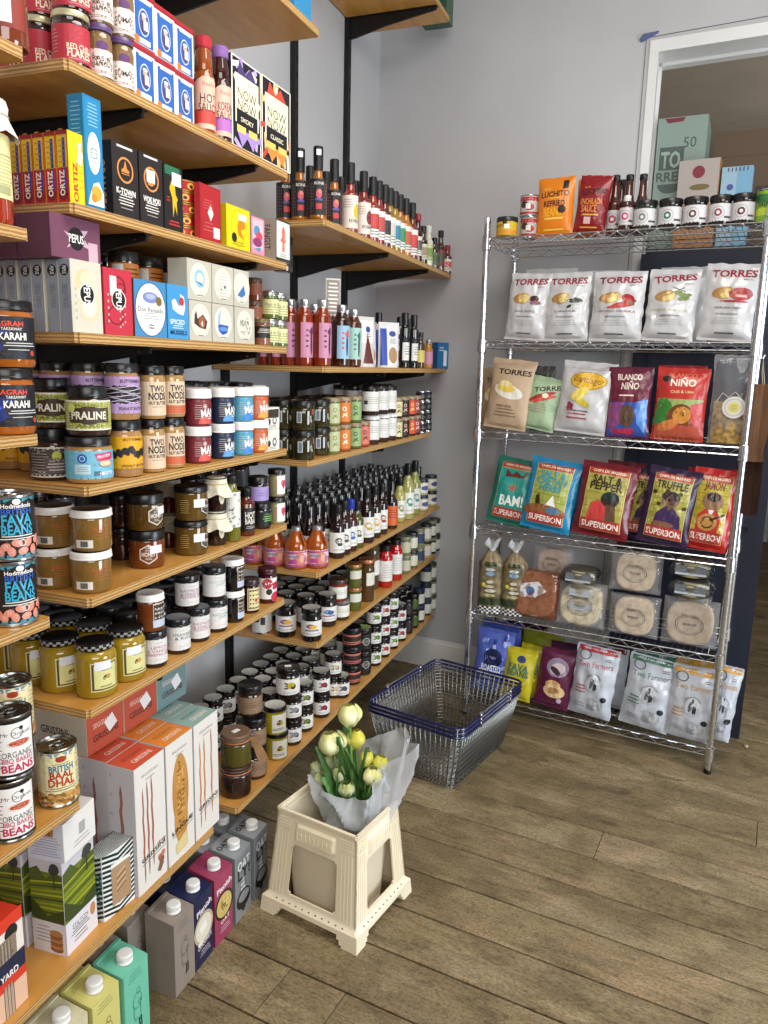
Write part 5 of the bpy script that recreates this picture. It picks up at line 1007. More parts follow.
def stick_(z0): g = G(); g.box((0, -.0149, z0), (.014, .0008, .016), mat('#e9e9ec', .5)); return ('price_sticker', g.mesh('price_sticker'), None, 'white price sticker on the cap')
k_boneS = dict(k_bone); k_boneS['parts'] = k_bone['parts']+[stick_(.187)]
lput(k_boneS, 'F1', 300, .07, -58, 'orange hot sauce bottle, black label, cap sticker, farther left', r=.0265)
lput(k_boneS, 'F1', 318, .006, -58, 'orange hot sauce bottle, black label, cap sticker, at corner', r=.0265)
lput(k_bone, 'F1', 334, .02, -52, 'orange hot sauce bottle with black label, beside the corner one', r=.0265)
lrow(k_bone, 'F1', [285, 310, 326, 341], [.125, .13, .11, .09], -50, 'half-hidden orange hot sauce bottle, back row,', 'of the hot sauce shelf', 'back row hot sauce bottles', r=.0265)
def a_ed(c): return lambda A: (A.r(0, 0, 1, 1, '#e0d2c8'), A.e(.25, .05, .24, .45, c), A.t('EDIBLE', .1, -.55, .1, '#2c2624', fit=.3), A.lines(-.3, .5, .3, .3, 4, '#a59a92', .3))
caps = '#0c0c0d'; seq = [(350, '84240f', '#c9b43a', 'pear on its label'), (363, '7a1e10', '#7a2434', 'dark red fruit on its label')]
for px, lq, ac, ds in seq:
    lput(bottle('hot_sauce_bottle', .026, .215, '#'+lq, caps, .0145, .064, .54, .0125, (None, .064, .1, 2.4), a_ed(ac), caprough=.45), 'F1', px, .004, -44, 'tall red hot sauce bottle with %s' % ds, r=.026)
def a_st(c1, c2): return lambda A: (A.r(0, 0, 1, 1, c1), A.r(.1, .1, .5, .5, c2), A.lines(.1, -.6, .5, .3, 3, '#4a4a4a', .3))
specs = [(372, '#8c2a18', '#e6e2de', '#c23a34', 'white and red'), (378, '#7a1c14', '#e6e2de', '#b8484a', 'white with pink squares'), (384, '#5c1410', '#dfdcd8', '#2a2a2a', 'white and black'), (389, '#8c6a1c', '#e2e0dc', '#c9c4bc', 'plain white'), (394, '#9a7a20', '#cfd8dc', '#2f7c9c', 'teal'), (399, '#a5601c', '#d4dcd4', '#3c8c54', 'green'), (405, '#b0701c', '#dcd2c8', '#b8543a', 'brick red'), (411.5, '#6e2c14', '#e4d8d2', '#c23a3a', 'white and scarlet')]
for px, lq, c1, c2, ds in specs: lput(bottle('hot_sauce_bottle', .0245, .215, lq, caps, .014, .06, .54, .0125, (None, .064, .095, 2.4), a_st(c1, c2), caprough=.45), 'F1', px, .004, -40, 'hot sauce bottle in the tall front row, %s label' % ds, r=.0245)
for px, h, lq, cp, c1, c2, ds in ((417, .185, '#3a1010', '#8c1f2c', '#d4cfc4', '#3a3a3a', 'with wine red cap'), (422.5, .15, '#2a1a14', '#0c0c0d', '#cfc4ae', '#8c7a5a', 'short, with black cap and tan label'), (428, .165, '#c9c8b4', '#d4d4cc', '#b9c48a', '#6c8c3c', 'short, milky with white cap'), (434, .13, '#2c2418', '#0c0c0d', '#5a6a4a', '#3c4a34', 'small and dark green'), (440, .175, '#3a2418', '#0c0c0d', '#7a2c24', '#3a4a3a', 'thin with long neck'), (447, .13, '#5a1414', '#8c2230', '#d8d2c8', '#b8302c', 'last, with red cap')):
    lput(bottle('hot_sauce_bottle', .021, h, lq, cp, .0125, .026, .6, .011, (None, h*.32, h*.4, 2.4), a_st(c1, c2)), 'F1', px, .004, -40, 'hot sauce bottle at the far end, %s' % ds, r=.021)
lrow(bottle('hot_sauce_bottle', .0245, .21, '#6e2c14', caps, .014, .045, .56, .0125, ('#2a2426', .066, .1, 2.4), None), 'F1', [355, 368, 380, 390, 400, 409], [.075, .07, .07, .065, .06, .06], -40, 'half-hidden tall bottle, second row,', 'of the hot sauce shelf', 'second row tall sauce bottles', r=.0245)
# F2 ------------------------------------------------------------------
def a_wo(c, c2): return lambda A: (A.r(.1, 0, .5, 1, c), A.lines(-.04, .1, .08, 1.2/2, 4, c2, .4), A.e(.22, -.15, .07, .7, '#3a2a4a'), A.p([(.05, .5), (.3, .8), (.35, .4), (.25, .2)], c2))
def ob(lq, c, c2, h=.2): return bottle('sauce_bottle', .0285, h, lq, '#c9cbce', .016, .024, .74, .014, (None, .078, .105, 2.0), a_wo(c, c2), capmetal=.9, caprough=.3, shoulder=.5)
k_pk_ = ob('#7c2a10', '#c083a0', '#5c2c4a')
for px, ins, ph, ds in ((322, .004, -38, 'rightmost, nearest the board edge'), (304, .05, -38, 'third from the right'), (290, .09, -38, 'fourth from the right, half covered'), (276, .13, -38, 'seen low under the carton shelf'), (264, .17, -38, 'deepest, seen low under the carton shelf')):
    lput(k_pk_, 'F2', px, ins, ph, 'orange-red bottle with pink label, %s' % ds, 'orange-red pink label bottles', r=.0285)
lput(ob('#301610', '#8fb4cf', '#c25a4a', .197), 'F2', 341, .006, -48, 'dark bottle with blue label right of the orange-red bottles', r=.0285)
lput(ob('#4c2414', '#9cc4b8', '#3c6c64', .192), 'F2', 353, .016, -48, 'dark bottle with pale teal label beside the pouches', r=.0285)
lrow(ob('#6c2410', '#a0506a', '#7a2c5a'), 'F2', [300, 314, 330, 345], .1, -40, 'half-hidden silver-capped bottle', 'behind the orange-red ones', 'silver capped bottles behind', r=.0285)
g = G(); g.box((0, 0, .06), (.05, .002, .12), mat('#d8d4cc', .5)); A = Art(.046, .11, .03); A.r(0, 0, 1, 1, '#8f857c'); A.lines(0, 0, .8, .9, 8, '#e6e2dc', .4); A.bake(g, facemap((0, -.001, .06), (1, 0, 0), (0, 0, 1)))
gs = G(); gs.tube([(0, 0, -.16), (0, 0, .01)], .002, BLKM); gs.box((0, 0, -.163), (.04, .03, .005), BLKM)
o = inst(kind('card_sign', 'sign', ('card', g.mesh('card')), ('stand', gs.mesh('stand'))), (FX-.085, yof(333, FX-.085, 1.72), Z['F2']+.166), radians(40), 'small tilted grey card sign sticking up behind silver-capped bottles')
def pouch(w, h, t, mats, face, side='#1f3f8c', name='spice_pouch'):
    # stand-up pouch: fat gusset at the foot, flat seal on top
    def S(s):
        return lambda u, v: ((u-.5)*w*(1-.03*sin(pi*v)), s*t/2*((1-v)**.7*.9+.02)*(1-abs(2*u-1)**3)**.6+s*.001, v*h)
    g = G(); a = mat(mats, .35); b = mat(side, .35); g.grid(lambda u, v: S(-1)(u, v), 10, 12, a); g.grid(lambda u, v: S(1)(1-u, v), 10, 12, b)
    g.grid(lambda u, v: ((u-.5)*w, (v-.5)*t*.9*(1-abs(2*u-1)**3)**.6+(v-.5)*.002, .0), 10, 2, b)
    for k_ in (0, 1): g.grid(lambda u, v, k_=k_: (S(-1)(k_, v)[0], S(-1)(k_, v)[1]*(1-u)+S(1)(k_, v)[1]*u, v*h), 2, 12, b)
    g.grid(lambda u, v: (S(-1)(u, 1)[0], S(-1)(u, 1)[1]*(1-v)+S(1)(u, 1)[1]*v, h), 10, 1, a)
    A = Art(w*.86, h*.9, .012); face(A); A.bake(g, lambda u, v, d: (S(-1)((u/w)+.5, min(1, max(0, (v+h/2)/h)))[0], S(-1)(u/w+.5, min(1, max(0, (v+h/2)/h)))[1]-d-.0006, v+h/2), .35)
    return dict(name=name, cat='pouch', parts=[(name, g.mesh(name, weld=False), None, None)])
def a_pchA(A): A.r(0, .45, .9, .5, '#d9d8d6'); A.p([(-.7, -.95), (.7, -.95), (.0, .4)], '#5c2418'); A.e(.1, .55, .3, .14, '#3a4a8c'); A.lines(.1, .3, .4, .1, 2, '#6a6a6a', .3)
def a_pchB(A): A.r(.3, 0, .7, 1, '#d9d8d8'); A.r(-.7, -.1, .34, .9, '#2444a4'); A.e(.3, .55, .4, .14, '#3a4a8c'); A.lines(.3, .2, .4, .14, 3, '#6a6a6a', .3); A.e(.3, -.5, .5, .4, '#a5825a')
lput(pouch(.078, .175, .05, '#c9c6c2', a_pchA), 'F2', 365, .01, -30, 'white peaked spice pouch with dark brown window', r=.03)
lput(pouch(.09, .17, .05, '#d4d2d0', a_pchB), 'F2', 388, .012, -40, 'blue and white spice pouch between brown pouch and black bottles', r=.03)
for i, (px, ins) in enumerate(((367, .08), (381, .08), (396, .07))): lput(pouch(.08, .17, .05, '#b9b8b8', a_pchB), 'F2', px, ins, -35, 'spice pouch in the second row, %s' % ORD[i], 'spice pouches behind', r=.03)
def a_bl(A): A.r(.1, -.1, .5, .7, '#dcdad6'); A.lines(.1, 0, .3, .4, 4, '#6a6a6a', .3)
k_blk = bottle('oil_bottle', .02, .215, '#141412', '#0f0f10', .014, .05, .72, .0125, ('#0c0c0d', .07, .1, 2.2), a_bl)
lrow(k_blk, 'F2', [404, 413], .006, -40, 'slim black bottle', 'right of the spice pouches', 'slim black bottles', r=.02)
lrow(k_blk, 'F2', [378, 399, 408], .11, -40, 'slim black bottle showing behind the pouches,', 'of three', 'slim black bottles behind', r=.02)
lput(bottle('syrup_bottle', .02, .15, '#4a3c2c', '#2a2a2c', .012, .02, .66, .011, ('#d4c46a', .05, .05, 2), None), 'F2', 420, .008, -40, 'small bottle with yellow label before the pink one', r=.02)
lput(bottle('syrup_bottle', .021, .125, '#b87a2c', '#b9bbbe', .012, .018, .66, .011, ('#c98aa6', .045, .055, 2), None, capmetal=.8), 'F2', 428, .006, -40, 'little amber bottle with pink label near shelf end', r=.021)
lput(carton('salt_box', 'box', .07, .04, .12, '#2468a0', lambda A: (A.r(0, 0, 1, 1, '#2468a0'), A.r(.4, -.2, .3, .6, '#d8e0e8'), A.lines(-.3, .5, .5, .2, 2, '#d8e0e8')), bg('#1c5484')), 'F2', 440, .01, -30, 'blue packet at the far end of the silver-cap shelf', r=.03)
# F3 ------------------------------------------------------------------
def stack(k, sh, px, ins, phi, desc, group, h, r, n=2, y=None):
    for lv in range(n): lput(k, sh, px, ins, phi+random.uniform(-4, 4), '%s %s' % (['lower', 'upper', 'topmost'][lv], desc), group, r=r, dz=lv*(h+.0004))
def a_pes(A):
    A.r(-.12, 0, .09, .6, '#b9c4d0'); [A.r(-.17+.015*i, 0, .003+.002*(i % 2), .5, '#2a2a2a') for i in range(8)]; A.r(.4, .6, .03, .3, '#c25a3a'); A.e(.3, -.3, .05, .3, '#8f8a78', rot=.5); A.e(.28, 0, .05, .2, '#8f8a78', rot=-.4)
k_pes = jar('pesto_jar', 'jar', .036, .088, '#2e2a14', '#0c0c0d', .015, (None, .04, .055, 2.4), a_pes, neck=.97)
stack(k_pes, 'F3', 303, .003, -64, 'square-ish dark green pesto jar with barcode at corner', 'dark pesto jars', .088, .036)
stack(k_pes, 'F3', 283, .05, -64, 'dark green pesto jar left of the barcode one', 'dark pesto jars', .088, .036)
stack(k_pes, 'F3', 266, .1, -64, 'dark green pesto jar farthest left in shadow', 'dark pesto jars', .088, .036)
stack(k_pes, 'F3', 319, .012, -50, 'dark green pesto jar right of the barcode one', 'dark pesto jars', .088, .036)
def a_two(c, c2): return lambda A: (A.r(0, 0, 1, 1, c), A.ring(0, .35, .24, .05, c2, 1), A.r(.0, -.3, .16, .07, c2, .7), A.r(.05, -.3, .14, .06, c2, -.5))
def sj(c, c2, cont, r=.026, h=.09, lid='#8c7a5c'): return jar('spread_jar', 'jar', r, h, cont, lid, .013, (c, h*.45, h*.7, 2.4), a_two(c, c2), neck=.97)
stack(sj('#b9bf94', '#7c8c5a', '#6c7a3a'), 'F3', 332, .004, -40, 'pale green label spread jar', 'pale green spread jars', .09, .026)
stack(sj('#cf7a34', '#efe2cc', '#9a4a1c'), 'F3', 343, .004, -52, 'orange label spread jar', 'orange label spread jars', .09, .026)
stack(sj('#8ca86c', '#2c4a34', '#4a5c2c'), 'F3', 354, .004, -52, 'green label spread jar with dark emblem', 'green label spread jars', .09, .026)
lput(sj('#cf7060', '#3a1c1c', '#9a3c2c'), 'F3', 362.5, .004, -46, 'salmon label spread jar, single', r=.026)
def a_cr(A): A.r(0, 0, 1, 1, '#dcdbd6'); A.lines(0, .1, .4, .4, 4, '#8a8a86', .2); A.r(-.3, -.1, .08, .2, '#3c3c3c')
k_cr_ = jar('chocolate_spread_jar', 'jar', .031, .105, '#2a1410', '#e4e4e2', .014, ('#dcdbd6', .052, .07, 2.6), a_cr, neck=.95); k_crb = jar('chocolate_spread_jar', 'jar', .033, .105, '#2a1410', '#0c0c0d', .014, ('#dcdbd6', .052, .07, 2.6), a_cr, neck=.95)
for px, nm in ((371, 'first'), (381, 'second'), (389, 'third')):
    lput(k_cr_, 'F3', px, .004, -50, 'lower white label spread jar, %s column right of salmon jar' % nm, 'white label spread jars', r=.031)
    lput(k_crb, 'F3', px-1, .004, -50, 'upper white label spread jar, %s column right of salmon jar' % nm, 'white label spread jars', r=.031, dz=.1054)
for px, c, c2, nm in ((396, '#d8cfa0', '#4a2a1c', 'cream'), (403, '#2a1c18', '#d8b0a0', 'dark brown'), (410, '#c8502c', '#e8c06c', 'scarlet and yellow'), (415, '#7a2c2c', '#d9c8c0', 'maroon')):
    stack(sj(c, c2, '#2c1a14', .026, .082), 'F3', px, .004, -46, '%s label jar near the far end of the pesto shelf' % nm, None, .082, .026)
k_sm = can(.022, .045, '#17181a', lambda A: (A.r(0, 0, 1, 1, '#17181a'), A.lines(0, 0, .4, .4, 2, '#8a8a88')), name='small_tin')
for j, px in enumerate((421, 427)):
    for lv in range(4): lput(k_sm, 'F3', px, .006, 0, 'small black tin, %s of its stack, %s stack at pesto shelf end' % (['lowest', 'second', 'third', 'top'][lv], ['left', 'right'][j]), 'small black tins', r=.022, dz=lv*.0454)
for ins, base in ((.085, 292), (.16, 280)):
    for j in range(7):
        for lv in (0, 1): lput(k_pes if j < 4 else k_crb, 'F3', base+j*15.5, ins, -50, 'dark lidded jar partly hidden behind the pesto shelf front row', 'back row jars on the pesto shelf', r=.036, dz=lv*(.0884 if j < 4 else .1054))
# F4 ------------------------------------------------------------------
def a_ket(A):
    A.r(0, 0, 1, 1, '#dcc4d4'); A.p([(-1, .9), (1, .9), (1, .6), (.3, .75), (-.3, .5), (-1, .7)], '#a8487c'); A.e(.12, -.15, .2, .9, '#c87860', rot=.2); A.e(.18, .0, .08, .5, '#d9a090'); A.t('ketchup', -.1, .3, .16, '#2f7c9c', fit=.2, bold=.03)
    A.r(-.12, -.35, .14, .3, '#b04a8c'); A.r(0, -.88, 1, .14, '#a8487c'); A.e(-.4, 0, .2, .8, '#c87860'); A.t('KETCHUP', .38, -.2, .3, '#a8487c', fit=.14)
def tag_pink():
    g = G(); m_ = mat('#c98aa8', .6); g.tube([(.014*cos(a), .014*sin(a), .118) for a in [2*pi*i/12 for i in range(12)]], .002, m_, closed=True)
    g.grid(lambda u, v: (.016+.012*v, -.016-.012*sin(v*pi/2)+(u-.5)*.014, .12-.045*v), 2, 4, m_); return ('hang_tag', g.mesh('hang_tag'), None, 'pink paper neck tag')
k_ket = bottle('ketchup_bottle', .0375, .135, '#9c4a10', '#b9bbbe', .015, .012, .5, .0135, (None, .036, .052, 2.9), a_ket, shoulder=.55, capmetal=.8); k_ket['parts'].append(tag_pink())
for px, ins, ds in ((317, .003, 'at the front corner of its shelf'), (296, .055, 'second from the shelf corner'), (275, .105, 'third from the shelf corner'), (254, .15, 'fourth, half hidden by the honey shelf')):
    lput(k_ket, 'F4', px, ins, -62, 'amber ketchup bottle with pink label, %s' % ds, 'pink label ketchup bottles', r=.0375)
def a_wl2(c): return lambda A: (A.r(0, 0, 1, 1, '#dedcd6'), A.e(0, .2, .2, .3, c), A.e(.03, .15, .12, .2, '#dedcd6'), A.e(.08, -.15, .16, .16, c), A.lines(0, -.7, .4, .1, 2, '#8a8a86', .3))
def db(lq, h, c, cap='#121214', r=.026, lc='#dedcd6', cp=.0155, ch=.035, art=None): return bottle('vinegar_bottle', r, h, lq, cap, cp, ch, .58, .013, (None, h*.3, h*.38, 2.4), art or a_wl2(c), shoulder=.35)
F4B = [(337, '#1f0e0c', .185, '#2c2c2e', 'with white label beside ketchup'), (343.5, '#2a100c', .19, '#4a2c2c', 'with narrow white label'), (350, '#3c0f12', .185, '#2c5aa8', 'with royal blue cap'), (356.5, '#4a4a1c', .17, '#4c5a2c', 'filled with olive green'), (366, '#1c0c0c', .2, '#b9963c', 'broad, with golden script label'), (374, '#1c0c0c', .2, '#c9a03c', 'behind the golden script one'), (381, '#240e0e', .2, '#8c2434', 'with dark red writing')]
for px, lq, h, c, ds in F4B: lput(db(lq, h, c, cap='#1c2f9c' if 'blue cap' in ds else '#121214', r=.031 if 'broad' in ds else .026), 'F4', px, .004, -52, 'dark vinegar bottle %s' % ds, r=.026)
lput(bottle('chilli_oil_bottle', .027, .22, '#1a1210', '#101012', .011, .03, .48, .0105, (None, .055, .08, 2.0), lambda A: (A.r(0, 0, 1, 1, '#cf6030'), A.lines(0, .2, .5, .5, 4, '#8c2c14', .3))), 'F4', 391, .004, -52, 'dark long-necked bottle with bright orange label', r=.027)
lput(db('#a5a05a', .19, '#7c8c4a'), 'F4', 399, .02, -50, 'pale dressing bottle behind the orange label bottle', r=.026)
lput(db('#9c9c5c', .24, '#3c8c7c', r=.03, ch=.05), 'F4', 407, .006, -50, 'tall pale green dressing bottle with large white label', r=.03)
lput(db('#8c8c4c', .24, '#3c8c7c', r=.028, ch=.05), 'F4', 414, .016, -50, 'tall pale green dressing bottle, second of two', r=.028)
for px, nm in ((422, 'first'), (431, 'second'), (436, 'last')):
    stack(jar('sauce_jar', 'jar', .028, .075, '#a8a474', '#1a2a3a', .014, ('#dedcd0', .034, .045, 2.4), lambda A: A.e(.1, 0, .3, .5, '#4a4a8c'), neck=.93), 'F4', px, .006 if nm != 'last' else .04, -46, 'cream sauce jar, %s column at bottle shelf end' % nm, 'cream sauce jars', .075, .028)
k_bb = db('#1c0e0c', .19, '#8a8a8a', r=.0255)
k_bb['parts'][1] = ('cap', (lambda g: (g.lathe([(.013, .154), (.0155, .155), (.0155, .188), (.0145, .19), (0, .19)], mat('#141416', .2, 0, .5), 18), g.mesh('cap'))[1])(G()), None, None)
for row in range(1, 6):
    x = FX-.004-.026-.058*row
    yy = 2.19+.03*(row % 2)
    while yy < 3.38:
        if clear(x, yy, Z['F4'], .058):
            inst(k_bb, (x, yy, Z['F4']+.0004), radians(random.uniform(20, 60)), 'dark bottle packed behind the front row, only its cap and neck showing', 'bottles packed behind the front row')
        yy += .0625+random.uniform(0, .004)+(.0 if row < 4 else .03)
# F5 ------------------------------------------------------------------
def a_car(c, c2): return lambda A: (A.r(0, 0, 1, 1, '#dcdad8'), A.e(-.05, .3, .2, .3, c), A.e(.08, .2, .16, .3, c2), A.r(0, -.25, .3, .08, '#7a2c6c'), A.lines(0, -.7, .5, .14, 2, '#8a8a86', .3))
def cj(c, c2, cont='#160c0e', r=.0335, h=.115, lid='#0c0c0d', lt='#a6a6a0'): return jar('chutney_jar', 'jar', r, h, cont, lid, .017, ('#dcdad8', h*.42, h*.46, 2.4), a_car(c, c2), neck=.93, lidtop=lt, lidrough=.2)  # pale lt colour paints the white reflection on the black lid
lput(can(.034, .1, '#d2d0cc', lambda A: (A.r(0, 0, 1, 1, '#d2d0cc'), [A.r(-.1+.012*i, -.1, .006, .3, '#3a3a3a') for i in range(12)])), 'F5', 262, .07, -50, 'white can with barcode under the mustard shelf end', r=.034)
lput(cj('#8c2c6c', '#d9a92c'), 'F5', 286, .03, -62, 'black-lidded chutney jar with yellow and purple drawing', r=.0335)
lput(cj('#7a2444', '#d9b93c', h=.11), 'F5', 311.5, .003, -62, 'black-lidded chutney jar with large numeral, at shelf corner', r=.0335)
lput(cj('#3c78b0', '#2c5a8c', h=.112), 'F5', 327, .02, -52, 'chutney jar with blue artwork right of the corner jar', r=.0335)
def a_pale(A): A.r(0, 0, 1, 1, '#e0dfd6'); A.lines(0, .1, .5, .4, 3, '#9c9c8c', .25)
lput(jar('chutney_jar', 'jar', .03, .072, '#2c2014', '#6a6a68', .012, ('#e0dfd6', .034, .042, 2.6), a_pale, neck=.95), 'F5', 341, .006, -46, 'lower jar of a pair, plain white label', r=.03)
lput(jar('chutney_jar', 'jar', .032, .08, '#7a2c1c', '#3c2c28', .014, ('#c9c89c', .034, .042, 2.6), a_pale, neck=.95), 'F5', 338, .008, -50, 'upper jar of a pair, pale yellow label', r=.032, dz=.0724)
k_cop = jar('pickle_jar', 'jar', .0275, .088, '#54581f', '#a5724a', .012, ('#cfcfc0', .05, .03, 1.0), None, neck=.97, lidmetal=.5)
stack(k_cop, 'F5', 354, .006, -40, 'green pickle jar with copper lid', 'copper lidded pickle jars', .088, .0275)
lput(jar('onion_jar', 'jar', .032, .165, '#4c3214', '#a8704c', .013, ('#d4d2c4', .09, .05, .8), lambda A: None, neck=.97, lidmetal=.5), 'F5', 366, .004, -20, 'tall pickled onion jar with copper lid', r=.032)
lput(jar('onion_jar', 'jar', .034, .2, '#4a3a24', '#3a3430', .018, ('#dcdad4', .09, .06, 1.0), lambda A: None, neck=.95, lidtop='#8a8a84'), 'F5', 371, .045, -30, 'tall dark-lidded jar behind the pickled onions', r=.034)
for px, nm in ((385, 'left'), (395, 'right')): lput(bottle('passata_bottle', .03, .175, '#a8120e', '#0c0c0d', .022, .024, .72, .0205, ('#dcdad6', .07, .085, 2.0), lambda A: (A.r(0, 0, 1, 1, '#dcdad6'), A.lines(0, 0, .4, .7, 6, '#a5a29c', .2))), 'F5', px, .006, -46, 'bright red passata bottle with white label, %s of the two' % nm, r=.03)
for i, (px, cont, lab) in enumerate(((405, '#6c6c4c', '#b9b8a0'), (412, '#5c5a3c', '#cfceb8'), (419, '#8a8a64', '#2c3c6c'), (426, '#b0ac84', '#dcdad0'), (431, '#2c2c24', '#dcdad0'), (435, '#3c3c34', '#c9c8b8'))):
    stack(jar('antipasti_jar', 'jar', .026, .082, cont, ['#7c7a6a', '#23262a'][i % 2], .013, (lab, .036, .045, 2.2), None, neck=.94), 'F5', px, .005, -44, 'antipasti jar, %s column right of the red bottles' % ['first', 'second', 'third', 'fourth', 'fifth', 'sixth'][i], 'antipasti jars', .082, .026)
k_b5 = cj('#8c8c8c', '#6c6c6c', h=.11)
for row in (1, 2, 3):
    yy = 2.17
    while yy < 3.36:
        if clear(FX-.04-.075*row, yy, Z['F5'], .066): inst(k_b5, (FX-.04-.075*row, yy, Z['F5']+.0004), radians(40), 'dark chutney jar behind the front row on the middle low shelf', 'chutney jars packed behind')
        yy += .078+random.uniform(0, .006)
# F6 ------------------------------------------------------------------
def kilner(cont, lidc):
    g = G(); gl = glassy(cont); r = .0425
    g.lathe([(0, .002), (r*.85, 0), (r*.97, .003), (r, .01), (r, .058), (r*.97, .064), (r*.9, .068), (r*.9, .072)], gl, 28)
    l = G(); l.lathe([(r*.95, .0735), (r*1.0, .075), (r*1.0, .078), (r*.96, .08), (r*.96, .088), (r*.9, .091), (0, .091)], mat(lidc, .4), 28)
    s = G(); s.lathe([(r*.94, .0705), (r*1.01, .071), (r*1.01, .0738), (r*.94, .0742)], mat('#c0704a', .6), 28)
    w = G(); 
    for z_ in (.066, .082): w.tube([(r*1.02*cos(a), r*1.02*sin(a), z_) for a in [2*pi*i/28 for i in range(28)]], .0011, STEEL, n=5, closed=True)
    w.tube([(r*1.02, 0, .066), (r*1.18, 0, .07), (r*1.2, 0, .08), (r*1.02, 0, .083)], .0013, STEEL); w.tube([(r*1.05, .006, .05), (r*1.22, .004, .06), (r*1.2, 0, .08)], .0013, STEEL)
    g2 = G(); kr = noisy('kraft', '#8f6b47', '#a57f58', nscale=30, rough=.8) if 'kraft' not in MATS else MATS['kraft']; MATS['kraft'] = kr
    U = Vector((.3, -.25, -.9)).normalized(); V = Vector((.8, -.55, .3)).normalized()
    o_ = Vector((r*.95, -r*.75, .074)); vs = []
    for a_, b_ in ((-.004, -.009), (.05, -.014), (.07, -.014), (.07, .014), (.05, .014), (-.004, .009)):
        vs.append(o_+U*a_+V*b_)
    n_ = U.cross(V).normalized()*.0006; vs2 = [v+n_ for v in vs]; g2.raw([tuple(v) for v in vs+vs2], [tuple(range(6)), tuple(range(6, 12))[::-1]]+[(i, i+6, (i+1) % 6+6, (i+1) % 6) for i in range(6)], kr)
    g2.tube([(r*1.0, -r*.2, .07), (r*.98, -r*.5, .074), tuple(o_)], .0007, mat('#b9a888', .9), n=4)
    return dict(name='clip_top_jar', cat='jar', parts=[('jar_body', g.mesh('jar_body'), None, None), ('lid', l.mesh('lid'), None, None), ('rubber_seal', s.mesh('rubber_seal'), None, 'orange rubber seal'), ('wire_clip', w.mesh('wire_clip'), None, None), ('paper_tag', g2.mesh('paper_tag'), None, 'brown kraft paper tag')])
kl = kilner('#241009', '#3c2418'); kl['parts'].pop()
lput(kl, 'F6', 236, .004, -40, 'clip-top jar of dark preserve, lower one of two', 'clip-top jars', r=.0425)
kk = kilner('#4a4410', '#6e5440'); sg = G(); sg.box((0, 0, .0915), (.022, .014, .0006), mat('#e8e6e0', .5), rot=Matrix.Rotation(.4, 3, 'Z')); kk['parts'].append(('price_sticker', sg.mesh('price_sticker'), None, 'white price sticker'))
lput(kk, 'F6', 236, .004, -38, 'clip-top jar of green relish with white sticker, upper one', 'clip-top jars', r=.0425, dz=.0916)
def a_kraft(A): A.r(0, 0, 1, 1, '#8a6f58'); A.lines(0, .1, .4, .4, 3, '#5c4634', .25)
k_kr = jar('relish_jar', 'jar', .035, .092, '#2a120c', '#0c0c0d', .018, ('#8a6f58', .036, .05, 2.6), a_kraft, neck=.95)
for lv in (0, 1, 2): lput(k_kr, 'F6', [255, 254, 250][lv], [.01, .012, .03][lv], -46, '%s jar with brown kraft label beside clip-top jars' % ['lowest', 'middle', 'topmost'][lv], 'kraft label jars', r=.035, dz=lv*.0924)
def a_pic(A): A.r(.08, 0, .34, 1, '#dedcd4'); A.e(.05, .2, .1, .2, '#4a3a14'); A.e(.12, .0, .12, .2, '#c9b81c'); A.e(.02, .0, .1, .16, '#5a4a1c'); A.lines(0, -.6, .3, .16, 2, '#5a5a50', .4)
def pic(lt): return jar('piccalilli_jar', 'jar', .034, .086, '#a39414', '#0c0c0d', .013, (None, .037, .058, 2.2), a_pic, neck=.95, lidtop=lt, lidrough=.2)  # black lid, its top coloured lighter as a painted reflection
lput(pic('#b4b4ac'), 'F6', 277, .004, -52, 'yellow piccalilli jar, lower of the pair', 'yellow piccalilli jars', r=.034)
lput(pic('#b4b4ac'), 'F6', 275, .006, -44, 'yellow piccalilli jar, upper of the pair', 'yellow piccalilli jars', r=.034, dz=.0864)
def a_3n(c, c2='#2c1c24'): return lambda A: (A.r(.0, 0, 1, 1, '#dedcd8'), A.t('3', -.1, .15, .4, c2, fit=.08, bold=.06), A.e(.06, .2, .14, .4, c, rot=.3), A.e(.14, .05, .1, .36, c2), A.e(.1, .25, .08, .2, c), A.lines(.02, -.65, .3, .14, 2, '#8a8a86', .3))
def nj(c, c2='#2c1c24', r=.0305, h=.08, cont='#1c0e0c', lid='#0c0c0d', lt='#a8a8a0'): return jar('chutney_jar', 'jar', r, h, cont, lid, .013, ('#dedcd8', h*.43, h*.52, 2.4), a_3n(c, c2), neck=.95, lidtop=lt, lidrough=.2)  # lt puts the pale sheen of the black lid into its colour
COLS = [(292, '#8a8a94', 'grey', 2, .006), (304, '#6c7a2c', 'leaf green', 2, .012), (321, '#8c1c34', 'crimson', 2, .004), (333, '#c9b98c', 'sand', 2, .03), (341, '#4a4a54', 'barcode grey', 1, .004)]
for px, c, nm, n, ins in COLS:
    k = nj(c, h=.082, r=.0305)
    for lv in range(n): lput(k, 'F6', px, ins, -52, '%s chutney jar with %s drawing, low shelf' % (['lower', 'middle', 'upper'][lv] if n > 1 else 'single', nm), r=.0305, dz=lv*.0824)
kt = nj('#b9a82c', h=.098, r=.037, lt='#0c0c0d'); sg = G(); sg.box((0, 0, .0975), (.02, .014, .0006), mat('#e8e6e0', .5)); kt['parts'].append(('price_sticker', sg.mesh('price_sticker'), None, 'white price sticker'))
lput(kt, 'F6', 288, .004, -56, 'large black chutney jar with white lid sticker on a stack', r=.037, dz=.1648); 
lput(nj('#8a8a94'), 'F6', 285, .06, -50, 'hidden chutney jar under the large stickered jar', r=.037)
def a_rel(c): return lambda A: (A.r(0, 0, 1, 1, c), A.r(0, .1, .5, .5, '#2c1c1c'), A.lines(0, -.7, .5, .14, 1, '#2c1c1c', .5))
